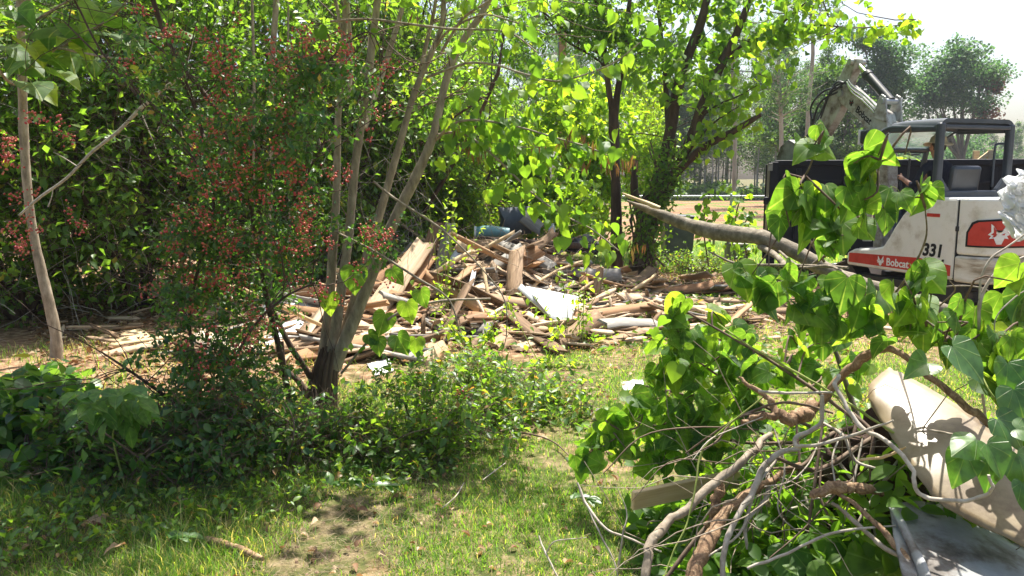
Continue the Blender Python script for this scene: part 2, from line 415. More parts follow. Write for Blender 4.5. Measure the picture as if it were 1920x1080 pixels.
def smooth_path(pts, k=12):
    """Catmull-Rom through the points; the rows may hold radii too"""
    pts = np.asarray(pts, float)
    p = np.vstack([2 * pts[0] - pts[1], pts, 2 * pts[-1] - pts[-2]])
    t = np.linspace(0, len(pts) - 1 - 1e-6, k)
    i = t.astype(int); f = (t - i)[:, None]
    a, b, c, d = p[i], p[i + 1], p[i + 2], p[i + 3]
    return .5 * (2 * b + (c - a) * f + (2 * a - 5 * b + 4 * c - d) * f ** 2 + (3 * b - a - 3 * c + d) * f ** 3)

def pxpath(rows, k=None):
    """rows (px, py, depth, width in px) -> points, radii"""
    out = []
    for px, py, Y, w in rows:
        out.append([*P(px, py, Y), .5 * w * Y / F])
    r = smooth_path(out, k or max(6, 4 * len(rows)))
    return r[:, :3], np.maximum(r[:, 3], .0008)

def twigs(P0, D0, L, k=5, curl=.35, grav=0., r=None):
    r = r or rs
    n = len(P0); L = np.broadcast_to(L, (n,))
    pts = [P0]; d = nrm(D0)
    for i in range(k - 1):
        d = nrm(d + curl * r.normal(size=(n, 3)) * .5 + np.array([0, 0, grav]))
        pts.append(pts[-1] + d * (L / (k - 1))[:, None])
    return np.stack(pts, 1)

def along(paths, n, lo=0., hi=1., r=None):
    """n random places on random paths: position and tangent"""
    r = r or rs
    N_, k, _ = paths.shape
    i = r.randint(0, N_, n)
    t = (lo + (hi - lo) * r.rand(n)) * (k - 1 - 1e-6)
    j = t.astype(int); f = (t - j)[:, None]
    a = paths[i, j]; b = paths[i, j + 1]
    return a * (1 - f) + b * f, nrm(b - a)

# leaf shapes: x across, y from stalk to tip, z up
def oval_lo(w=.3, fold=.12):
    V = np.array([[0, 0, 0], [w, .45, fold], [0, 1, -.08], [-w, .45, fold]]); return V, np.array([[0, 1, 2], [0, 2, 3]])
def oval_hi(w=.27, fold=.10, droop=.15):
    ys = [0, .2, .45, .72, 1]; ws = [0, .75, 1, .72, 0]
    V = []; 
    for y, q in zip(ys, ws):
        V.append([0, y, -droop * y * y])
        if q: V += [[w * q, y, fold * q - droop * y * y], [-w * q, y, fold * q - droop * y * y]]
    V = np.array(V)
    Fc = [[0, 2, 1], [0, 1, 3]]
    Fc = [[0, 2, 1], [0, 1, 3], [1, 2, 5], [1, 5, 4], [1, 4, 6], [1, 6, 3], [4, 5, 8], [4, 8, 7], [4, 7, 9], [4, 9, 6], [7, 8, 10], [7, 10, 9]]
    return V, np.array(Fc)
HO = [(0, .02), (.10, -.10), (.27, -.15), (.43, -.06), (.52, .12), (.50, .34), (.40, .56), (.25, .76), (.10, .92), (0, 1.04)]
def heart(na=None, rings=1, fold=.2, droop=.25, wave=.0, seed=0):
    q = np.array(HO + [(-x, y) for x, y in HO[-2:0:-1]])
    if rings > 1:
        cl = np.vstack([q, q[:1]]); q = smooth_path(cl, 29)[:-1]
    c = np.array([0, .34]); r = np.random.RandomState(seed)
    V = [[0, .34, 0]]; na = len(q)
    for k in range(1, rings + 1):
        for p in c + (q - c) * (k / rings): V.append([p[0], p[1], 0])
    V = np.array(V, float)
    x, y = V[:, 0], V[:, 1]
    V[:, 2] = fold * np.abs(x) ** 1.2 - droop * np.maximum(y - .1, 0) ** 2 + wave * np.sin(9 * y + seed) * np.abs(x) * 1.6 + wave * .6 * np.sin(7 * x + 2 * seed)
    Fc = []
    for j in range(na): Fc.append([0, 1 + j, 1 + (j + 1) % na])
    for k in range(1, rings):
        o = 1 + (k - 1) * na; p = o + na
        for j in range(na):
            j2 = (j + 1) % na
            Fc += [[o + j, p + j, p + j2], [o + j, p + j2, o + j2]]
    return V, np.array(Fc)[:, ::1]

def cloud(tmpl, Pos, R, s, rnd=None, mb=None, m=0, uv=True):
    V, Fc = tmpl
    n = len(Pos)
    s = np.broadcast_to(s, (n,))
    W = np.einsum('nij,vj->nvi', R, V) * s[:, None, None] + Pos[:, None, :]
    FF = (Fc[None] + (np.arange(n) * len(V))[:, None, None]).reshape(-1, Fc.shape[1])
    mb = mb or MB()
    if rnd is None: rnd = rs.rand(n)
    U = np.tile(V[:, :2], (n, 1)) if uv else None
    mb.add(W.reshape(-1, 3), FF, m, np.repeat(rnd, len(V)), U)
    return mb

def leaf_frames(T, droop=.4, spread=1., flat=.6, r=None):
    """leaf directions round twig tangents T, blades held roughly level (flat) or loose"""
    r = r or rs
    n = len(T)
    d = nrm(T * .5 + spread * rand_dir(n, r) + np.array([0, 0, -droop]))
    nn = nrm(np.array([0, 0, 1.]) * flat + rand_dir(n, r) * (1 - flat) + sd * .15)
    return frames(d, nn)
sd = np.array(sdir)

_shared = {}
def shared(key, tmpl, mat, smooth=True):
    if key not in _shared:
        V, Fc = tmpl
        mb = MB(); mb.add(V, Fc, 0, 0., V[:, :2])
        _shared[key] = mb.mesh(key[0], mat, smooth)
    return _shared[key]

def leaf_objects(root, meshes, Pos, R, s, name='leaf'):
    """single leaves, each an object sharing mesh data"""
    s = np.broadcast_to(s, (len(Pos),))
    base = Vector(root.location)
    for i in range(len(Pos)):
        o = bpy.data.objects.new(name, meshes[i % len(meshes)])
        COL.objects.link(o); o.parent = root
        m3 = Matrix([list(map(float, R[i][a])) for a in range(3)])
        o.matrix_basis = Matrix.Translation(Vector(Pos[i]) - base) @ m3.to_4x4() @ Matrix.Scale(float(s[i]), 4)
    return

def split_largest(Pos, s, n):
    px, py = PX(Pos)
    vis = (px > -20) & (px < 1940) & (py > -20) & (py < 1100)
    size = s / np.maximum(np.linalg.norm(Pos - np.array([0, 0, CAMZ]), axis=1), .3) * np.where(vis, 1, .001)
    o = np.argsort(-size)
    return o[:n], o[n:]

def box_mb(mb, c, d, R=None, m=0, rnd=None):
    c = np.array(c, float); d = np.array(d, float) / 2
    V = np.array([[x, y, z] for x in (-1, 1) for y in (-1, 1) for z in (-1, 1)], float) * d
    if R is not None: V = V @ np.array(R).T
    mb.add(V + c, [[0, 1, 3, 2], [4, 6, 7, 5], [0, 4, 5, 1], [2, 3, 7, 6], [0, 2, 6, 4], [1, 5, 7, 3]], m, rnd)
    return mb

def bev_box(name, c, d, mat, parent, bev=.02, rot=None, seg=2):
    bm = bmesh.new()
    bmesh.ops.create_cube(bm, size=1)
    bmesh.ops.scale(bm, vec=Vector(d), verts=bm.verts)
    bmesh.ops.bevel(bm, geom=bm.edges[:], offset=min(bev, min(d) * .45), segments=seg, affect='EDGES', profile=.5)
    me = bpy.data.meshes.new(name); bm.to_mesh(me); bm.free()
    me.materials.append(mat)
    o = bpy.data.objects.new(name, me); COL.objects.link(o); o.parent = parent; o.location = c
    if rot: o.rotation_euler = rot
    return o

def prism(name, pts, y0, y1, mat, parent, bev=.012, axis='y', smooth=False, seg=2):
    """outline (a, b) pushed along an axis: y -> (x,z) outline; z -> (x,y) outline; x -> (y,z) outline"""
    bm = bmesh.new()
    def v(a, b, t):
        return (a, t, b) if axis == 'y' else ((a, b, t) if axis == 'z' else (t, a, b))
    A = [bm.verts.new(v(a, b, y0)) for a, b in pts]; B = [bm.verts.new(v(a, b, y1)) for a, b in pts]
    bm.faces.new(A); bm.faces.new(B[::-1])
    n = len(pts)
    for i in range(n): bm.faces.new([A[i], B[i], B[(i + 1) % n], A[(i + 1) % n]])
    bmesh.ops.recalc_face_normals(bm, faces=bm.faces[:])
    if bev: bmesh.ops.bevel(bm, geom=bm.edges[:], offset=bev, segments=seg, affect='EDGES', profile=.5, clamp_overlap=True)
    me = bpy.data.meshes.new(name); bm.to_mesh(me); bm.free(); me.materials.append(mat)
    if smooth: me.polygons.foreach_set('use_smooth', np.ones(len(me.polygons), bool))
    o = bpy.data.objects.new(name, me); COL.objects.link(o); o.parent = parent
    return o

def text_obj(name, body, size, mat, parent, matrix, extrude=.001, shear=0., bold=0.):
    cu = bpy.data.curves.new('lettering', 'FONT'); cu.body = body; cu.size = size; cu.extrude = extrude; cu.shear = shear; cu.offset = bold
    cu.align_x = 'LEFT'; cu.resolution_u = 3
    t = bpy.data.objects.new('lettering_source', cu); COL.objects.link(t)
    bpy.context.view_layer.update()
    me = bpy.data.meshes.new_from_object(t.evaluated_get(bpy.context.evaluated_depsgraph_get()))
    bpy.data.objects.remove(t)
    me.name = name; me.materials.clear(); me.materials.append(mat)
    o = bpy.data.objects.new(name, me); COL.objects.link(o); o.parent = parent; o.matrix_basis = matrix
    return o

# ------------------------------------------------------------------ ground
def vnoise(x, y, s, seed=0):
    """cheap smooth value noise"""
    r = np.random.RandomState(seed).rand(64, 64)
    u = x * s; v = y * s
    i = np.floor(u).astype(int); j = np.floor(v).astype(int)
    f = u - i; g = v - j; f = f * f * (3 - 2 * f); g = g * g * (3 - 2 * g)
    a = r[i % 64, j % 64]; b = r[(i + 1) % 64, j % 64]; c = r[i % 64, (j + 1) % 64]; d = r[(i + 1) % 64, (j + 1) % 64]
    return (a * (1 - f) + b * f) * (1 - g) + (c * (1 - f) + d * f) * g

def gz(x, y):
    """ground height"""
    x = np.asarray(x, float); y = np.asarray(y, float)
    near = 1 / (1 + np.exp((np.hypot(x, y) - 30) / 5))
    h = (.05 * (vnoise(x, y, .9, 1) - .5) + .035 * (vnoise(x, y, 3.1, 2) - .5)) * near
    # earth thrown up under the brush at the right
    h = h + .30 * np.exp(-((x - 1.75) / .62) ** 2 - ((y - 2.75) / .65) ** 2)
    # heap of soil and rubbish under the boards
    h = h + heap(x, y)
    return h
def heap(x, y):
    return .36 * np.exp(-((x + .4) / 1.6) ** 2 - ((y - 10.9) / 1.2) ** 2) + .10 * np.exp(-((x + 1.6) / 1.8) ** 2 - ((y - 9.2) / 1.0) ** 2)

def ground():
    def axis(lo, hi, fine_lo, fine_hi, step):
        a = list(np.arange(fine_lo, fine_hi, step)); g = step
        v = fine_hi
        while v < hi: a.append(v); g *= 1.25; v += g
        a.append(hi); g = step; v = fine_lo - step; b = []
        while v > lo: b.append(v); g *= 1.25; v -= g
        b.append(lo)
        return np.array(b[::-1] + a)
    X = axis(-900, 900, -7, 7.5, .09); Y = axis(-200, 1800, 1.2, 15, .09)
    gx, gy = np.meshgrid(X, Y)
    V = np.stack([gx, gy, gz(gx, gy)], -1).reshape(-1, 3)
    w = len(X); i = np.arange(len(Y) - 1)[:, None] * w; j = np.arange(w - 1)[None]
    q = np.stack([i + j, i + j + 1, i + w + j + 1, i + w + j], -1).reshape(-1, 4)
    mb = MB(); mb.add(V, q, 0, 0.)
    mb.obj('ground', M['ground'], smooth=True, kind='structure')
ground()

def grass():
    r = np.random.RandomState(3)
    n = 330000
    Y = 2.45 + (9.3 - 2.45) * r.rand(n) ** 1.25
    X = (r.rand(n) * 2 - 1) * (Y * .72 + .1)
    px = 960 + F * X / Y
    t1 = vnoise(X, Y, 2.2, 11); t2 = vnoise(X, Y, 7., 12); t3 = vnoise(X, Y, .8, 13)
    dens = -.30 + 1.35 * t1 + 1.1 * t2 + .35 * (X < -1)
    # worn patch of bare earth at the bottom middle, and the brown ground behind
    bare = 1.3 * np.exp(-((X + .85) / .5) ** 2 - ((Y - 3.1) / .33) ** 2) + .9 * np.exp(-((X + .55) / .5) ** 2 - ((Y - 3.65) / .25) ** 2) + .8 * np.exp(-((X - .1) / .3) ** 2 - ((Y - 4.3) / .3) ** 2)
    dens = dens - 1.0 * bare
    dens = dens - 1.2 / (1 + np.exp(-(Y - 5.1) * 5)) / (1 + np.exp((X + 1.0) * 4))
    dens = np.where(Y > 6.2, dens * np.clip(1 - (Y - 6.2) / 3.2, 0, 1) * np.where(X > .3, 1.2, .25), dens)
    keep = r.rand(n) < dens
    X, Y, t1, t3 = X[keep], Y[keep], t1[keep], t3[keep]; n = len(X)
    Z = gz(X, Y)
    left = 1 / (1 + np.exp((X + .9) * 3))
    L = (.014 + .026 * r.rand(n) + .045 * r.rand(n) ** 5) * (1 + 1.1 * left) * (.35 + 1.1 * t1) * 1.05
    az = r.rand(n) * 2 * np.pi; lean = .15 + .9 * r.rand(n) ** 1.3
    d = np.stack([np.cos(az) * lean, np.sin(az) * lean, np.ones(n)], -1); d = nrm(d)
    side = np.stack([-np.sin(az), np.cos(az), 0 * az], -1); side = nrm(side + .6 * rand_dir(n, r) * [1, 1, 0])
    w = (.0010 + .0012 * r.rand(n))[:, None] * (1 + (Y[:, None] > 5) * .6)
    B = np.stack([X, Y, Z - .004], -1)
    mid = B + d * (L * .55)[:, None]
    tip = mid + nrm(d + np.stack([np.cos(az), np.sin(az), -.5 + 0 * az], -1) * .5) * (L * .5)[:, None]
    V = np.stack([B - side * w, B + side * w, mid - side * w * .8, mid + side * w * .8, tip], 1)
    Fq = np.array([[0, 1, 3], [0, 3, 2], [2, 3, 4]])
    FF = (Fq[None] + (np.arange(n) * 5)[:, None, None]).reshape(-1, 3)
    dry = np.clip(.20 + .45 * (t3 - .3) + .5 * (t1 < .35) - .4 * left, 0, .8)
    rnd = np.where(r.rand(n) < dry, .8 + .199 * r.rand(n), r.rand(n) * .78)
    mb = MB(); mb.add(V.reshape(-1, 3), FF, 0, np.repeat(rnd, 5))
    mb.obj('grass', M['grass'], kind='stuff')
    # mat of dry straw lying in the grass
    n = 48000
    Y = 2.5 + 6 * r.rand(n) ** 1.3; X = (r.rand(n) * 2 - 1) * Y * .72
    k = r.rand(n) < np.clip(1.5 * (vnoise(X, Y, 1.4, 21) - .35) + np.exp(-((X + .8) / .7) ** 2 - ((Y - 3.4) / .5) ** 2), .05, 1) * np.where(X < -1.4, .3, 1)
    X, Y = X[k], Y[k]; n = len(X)
    B = np.stack([X, Y, gz(X, Y) + .002 + .02 * r.rand(n)], -1)
    az = r.rand(n) * 6.283; d = np.stack([np.cos(az), np.sin(az), .5 * (r.rand(n) - .4)], -1)
    W = twigs(B, d, .03 + .06 * r.rand(n), 3, .5, -.1, r)
    tubes(W, np.full((n, 3), .0009), 3).obj('dry_grass', M['straw'], kind='stuff')
    # grass tufts far right on the lawn by the fence
    n = 26000
    Y = 8 + 11.5 * r.rand(n); X = 1.0 + r.rand(n) * (Y * .5)
    k = (Y > 13.6) | (r.rand(n) < .35)
    X, Y = X[k], Y[k]; n = len(X)
    B = np.stack([X, Y, gz(X, Y)], -1)
    az = r.rand(n) * 6.283
    d = nrm(np.stack([.5 * np.cos(az), .5 * np.sin(az), np.ones(n)], -1)); s_ = np.stack([-np.sin(az), np.cos(az), 0 * az], -1)
    V = np.stack([B - s_ * .006, B + s_ * .006, B + d * (.04 + .06 * r.rand(n))[:, None]], 1)
    MB().add(V.reshape(-1, 3), np.arange(3 * n).reshape(n, 3), 0, np.repeat(r.rand(n) * .78, 3)).obj('lawn_grass', M['grass'], kind='stuff')
grass()

def chips(r):
    # flat torn pieces of boards and bark
    n = 1500
    X = -.7 + 1.9 * r.normal(size=n); Y = 9.7 + 1.5 * r.normal(size=n)
    k = (Y > 7.4) & (Y < 13.6); X, Y = X[k], Y[k]; n = len(X)
    Pos = np.stack([X, Y, gz(X, Y) + .02 + .10 * r.rand(n)], -1)
    R = frames(nrm(rand_dir(n, r) * [1, .7, .25]), nrm(np.array([0, -.1, 1.]) + .45 * rand_dir(n, r)))
    V = np.array([[-.5, -.5, 0], [.1, -.62, 0], [.5, -.42, 0], [.42, .45, 0], [.1, .62, 0], [-.46, .38, 0]]) * [.25, 1, 1]
    V = np.vstack([V, V - [0, 0, .05]])
    Fc = np.array([[0, 1, 2, 3], [0, 3, 4, 5], [11, 10, 9, 6], [9, 8, 7, 6], [0, 6, 7, 1], [1, 7, 8, 2], [2, 8, 9, 3], [3, 9, 10, 4], [4, 10, 11, 5], [5, 11, 6, 0]])
    Fc = np.concatenate([np.array([f, f])[:1] for f in Fc])
    cloud((V, Fc), Pos, R, .12 + .32 * r.rand(n) ** 2, r.rand(n), uv=False).obj('broken_board_debris', M['board'], kind='stuff')
def clods():
    r = np.random.RandomState(97)
    n = 9000
    Y = 2.5 + 6.5 * r.rand(n) ** 1.4; X = (r.rand(n) * 2 - 1) * Y * .7
    k = r.rand(n) < np.clip(1.2 * np.exp(-((X + .8) / .6) ** 2 - ((Y - 3.2) / .5) ** 2) + .25 * (vnoise(X, Y, 7., 12) < .35) + .06, 0, 1)
    X, Y = X[k], Y[k]; n = len(X)
    V = np.array([[1, 0, 0], [-1, 0, 0], [0, 1, 0], [0, -1, 0], [0, 0, 1.]]) 
    Fc = np.array([[0, 2, 4], [2, 1, 4], [1, 3, 4], [3, 0, 4]])
    Pos = np.stack([X, Y, gz(X, Y) - .001], -1)
    R = frames(nrm(rand_dir(n, r) * [1, 1, .2]), nrm(np.array([0, 0, 1.]) + .4 * rand_dir(n, r)))
    cloud((V, Fc), Pos, R, .003 + .012 * r.rand(n) ** 3, r.rand(n), uv=False).obj('dirt_crumbs', M['crumb'], kind='stuff')
    # dead leaves and bits of bark dropped in the grass
    n = 900
    Y = 2.5 + 5.5 * r.rand(n) ** 1.3; X = (r.rand(n) * 2 - 1) * Y * .7
    Pos = np.stack([X, Y, gz(X, Y) + .012 + .015 * r.rand(n)], -1)
    R = frames(nrm(rand_dir(n, r) * [1, 1, .25]), nrm(np.array([0, 0, 1.]) + .5 * rand_dir(n, r)))
    cloud(oval_hi(.3, .3, .4), Pos, R, .02 + .035 * r.rand(n), r.rand(n)).obj('dropped_leaves', M['litter'], kind='stuff')
def litter():
    r = np.random.RandomState(5)
    n = 24000
    Y = 4.6 + 10 * r.rand(n) ** 1.0; X = (r.rand(n) * 2 - 1) * (Y * .62) 
    px = 960 + F * X / Y
    z = gz(X, Y)
    k = ((Y > 7.2) & (px < 1420) & (Y < 14)) | ((px < 640) & (Y > 4.4)) | (r.rand(n) < .12)
    k &= ~((px > 1250) & (Y < 8.5) & (r.rand(n) < .7))
    X, Y, z = X[k], Y[k], z[k]; n = len(X)
    Pos = np.stack([X, Y, z + .004 + .03 * r.rand(n)], -1)
    R = frames(nrm(rand_dir(n, r) * [1, 1, .25]), nrm(np.array([0, 0, 1.]) + .5 * rand_dir(n, r)))
    cloud(oval_lo(.32, .2), Pos, R, .03 + .05 * r.rand(n), r.rand(n)).obj('leaf_litter', M['litter'], kind='stuff')
    # splinters and chips
    n = 5200
    Y = 7.6 + 6 * r.rand(n); X = -3.6 + 7.6 * r.rand(n)
    Pos = np.stack([X, Y, gz(X, Y) + .01 + .05 * r.rand(n)], -1)
    d = nrm(rand_dir(n, r) * [1, .8, .25])
    W = np.stack([Pos, Pos + d * (.05 + .22 * r.rand(n) ** 2)[:, None]], 1)
    rad = np.stack([.003 + .007 * r.rand(n), .001 + .003 * r.rand(n)], 1)
    chips(r)
    tubes(W, rad, 3).obj('wood_splinter_debris', M['board'], kind='stuff')
    # clippings of fresh green leaves over the churned ground in the middle and right
    n = 5200
    Y = 4.8 + 6 * r.rand(n); X = .1 + 3 * r.rand(n)
    k = vnoise(X, Y, 1.1, 31) + .3 * r.rand(n) > .66
    X, Y = X[k], Y[k]; n = len(X)
    Pos = np.stack([X, Y, gz(X, Y) + .02 + .04 * r.rand(n)], -1)
    R = frames(nrm(rand_dir(n, r) * [1, 1, .3]), nrm(np.array([0, 0, 1.]) + .7 * rand_dir(n, r)))
    cloud(oval_lo(.36, .2), Pos, R, .05 + .06 * r.rand(n), r.rand(n)).obj('fallen_green_leaves', M['bramble'], kind='stuff')
litter(); clods()

# ------------------------------------------------------------------ fence and things on the lawn
def fence():
    Yf = 19.0
    root = thing('chain_link_fence', 'grey chain link fence with top rail between the lawn and the red dirt field', 'fence', (1.6, Yf, 0))
    tubes([[[-14, Yf, 1.18], [20, Yf, 1.18]]], [[.024, .024]], 8).obj('top_rail', M['galv'], root).location = -root.location
    for x in np.arange(-13.0, 20, 3.02):
        x += .13
        o = tubes([[[x, Yf, 0], [x, Yf, 1.2]]], [[.03, .03]], 8, cap=True).obj('post', M['galv'], root); o.location = -root.location
        o2 = tubes([[[x, Yf, 1.2], [x, Yf, 1.235], [x, Yf, 1.25]]], [[.036, .036, .01]], 8, cap=True).obj('post_cap', M['galv'], o)
    a = np.arange(-14, 20, .085); n = len(a)
    seg = []
    for s in (1, -1):
        p = np.stack([np.stack([a, np.full(n, Yf + .02 * s), np.full(n, .05)], -1), np.stack([a + s * 1.12, np.full(n, Yf + .02 * s), np.full(n, 1.17)], -1)], 1); seg.append(p)
    seg = np.concatenate(seg)
    wpart(tubes(seg, np.full((len(seg), 2), .0016), 3), 'wire_mesh', M['galv'], root, kind='stuff')
fence()

def lawn_things():
    # window-like unit standing on the lawn beside the trunk
    r = thing('wooden_window_unit', 'small brown wooden window unit standing on the lawn behind the raised log', 'window unit', tuple(P(1380, 487, 15.5) * [1, 1, 0]))
    bev_box('case', (0, 0, .17), (.42, .22, .33), M['boardg'], r, .01)
    for i in range(3): bev_box('pane', (-.10 + .09 * i, -.115, .2), (.055, .012, .2), M['plastic'], r, .004)
    bev_box('shelf', (-.02, -.05, .02), (.6, .4, .03), M['board'], r, .005)
    r = thing('broken_chair', 'pale broken wooden chair frame on the lawn left of the small window unit', 'chair', tuple(P(1352, 490, 15.5) * [1, 1, 0]))
    for x in (-.2, .16):
        for y in (-.16, .16): bev_box('leg', (x, y, .22), (.04, .04, .44), M['boardg'], r, .004)
    bev_box('seat', (-.02, 0, .43), (.44, .4, .035), M['boardg'], r, .006)
    bev_box('back_rail', (-.02, .18, .55), (.42, .03, .08), M['boardg'], r, .006)
    # dark bin behind the vine covered trunk
    r = thing('rubbish_bin', 'dark blue grey rubbish bin standing behind the vine covered tree', 'bin', tuple(P(1268, 492, 15.2) * [1, 1, 0]))
    prism('body', [(-.24, 0), (.24, 0), (.3, .82), (-.3, .82)], -.26, .26, M['plastic'], r, .03)
    prism('lid', [(-.33, .83), (.33, .83), (.3, .9), (-.28, .92)], -.3, .3, M['plastic'], r, .02)
    o = tubes([[[-.3, .3, .1], [.3, .3, .1]]], [[.02, .02]], 6).obj('axle', M['rubber'], r)
    for s in (-1, 1): tubes([[[s * .3, .3, .1], [s * .34, .3, .1]]], [[.1, .1]], 14, cap=True).obj('wheel', M['rubber'], r)
    # old square post far behind
    r = thing('wooden_post', 'tall orange brown squared wooden post among the distant trees', 'post', tuple(P(1052, 420, 22) * [1, 1, 0]))
    bev_box('post', (0, 0, 2.9), (.2, .2, 5.85), M['boardr'], r, .015)
    bev_box('metal_cap', (-.11, 0, 5.2), (.02, .19, .9), M['plastic'], r, .004)
lawn_things()

# ------------------------------------------------------------------ dump trailer
def trailer():
    X0, X1, Y0, Y1, ZT, ZB = 4.17, 10.7, 12.62, 14.8, 1.86, .38
    r = thing('dump_trailer', 'black high sided dump trailer parked behind the excavator', 'trailer', (X0, Y0, 0), rz=math.radians(-16))
    m = M['trailer']; L = X1 - X0
    bev_box('side_panel', (L / 2, .03, (ZT + ZB) / 2), (L, .05, ZT - ZB - .06), m, r, .006)
    bev_box('side_panel', (L / 2, Y1 - Y0, (ZT + ZB) / 2), (L, .05, ZT - ZB - .06), m, r, .006)
    bev_box('front_panel', (L - .03, (Y1 - Y0) / 2, (ZT + ZB) / 2), (.05, Y1 - Y0 - .1, ZT - ZB - .06), m, r, .006)
    bev_box('bed_floor', (L / 2, (Y1 - Y0) / 2, .62), (L - .1, Y1 - Y0 - .1, .06), m, r, .006)
    for y in (0, Y1 - Y0): bev_box('top_rail', (L / 2, y, ZT - .02), (L + .04, .12, .09), m, r, .015)
    for i in range(10):
        bev_box('side_rib', (.35 + i * .68, -.035, (ZT + ZB) / 2 - .03), (.075, .07, ZT - ZB - .14), m, r, .012)
    for z in (.9, 1.25, 1.55): bev_box('side_rail', (L / 2, -.02, z), (L - .1, .035, .06), m, r, .008)
    tg = bev_box('tailgate', (-.03, (Y1 - Y0) / 2, (ZT + ZB) / 2), (.06, Y1 - Y0 + .06, ZT - ZB), m, r, .01)
    bev_box('corner_post', (-.02, -.04, (ZT + .12) / 2), (.13, .14, ZT - .12), m, r, .015)
    bev_box('corner_post', (-.02, Y1 - Y0, (ZT + .12) / 2), (.13, .14, ZT - .12), m, r, .015)
    for z in (.62, 1.25): bev_box('hinge', (-.11, -.04, z), (.1, .09, .12), m, r, .02)
    bev_box('latch', (-.08, -.09, ZT - .08), (.07, .07, .12), M['greysheet'], r, .01)
    bev_box('fender', (3.2, -.16, .72), (2.0, .36, .05), m, r, .015)
    for x in (2.75, 3.65):
        w = tubes([[[x, -.28, .37], [x, -.06, .37]]], [[.37, .37]], 22, cap=True).obj('wheel', M['rubber'], r)
        tubes([[[x, -.285, .37], [x, -.27, .37]]], [[.2, .21]], 16, cap=True).obj('rim', M['steel'], w)
    for y in (.4, 1.8): bev_box('chassis_beam', (L / 2 + .2, y, .46), (L, .1, .16), m, r, .01)
    bev_box('reflector', (1.95, -.045, .98), (.18, .006, .05), M['machred'], r, .001)
    bev_box('reflector', (2.13, -.045, .98), (.18, .006, .05), M['whiteprint'], r, .001)
    # pale wooden steps standing in the bed
    c = P(1852, 360, 13.2); c[2] = .65
    s = thing('wooden_stepladder', 'pale wooden step frame standing in the black trailer behind the canopy', 'stepladder', tuple(c))
    h = 1.42
    bev_box('rail', (0, 0, h / 2), (.10, .05, h), M['fresh'], s, .006)
    bev_box('rail', (0, .42, h / 2), (.10, .05, h), M['fresh'], s, .006)
    prism('brace', [(-.05, h - .02), (-.05, h - .1), (-.35, h - .38), (-.42, h - .32)], -.02, .02, M['fresh'], s, .004)
    for k in range(5): bev_box('step', (-.02, .21, .15 + k * .27), (.12, .38, .025), M['fresh'], s, .004)
trailer()

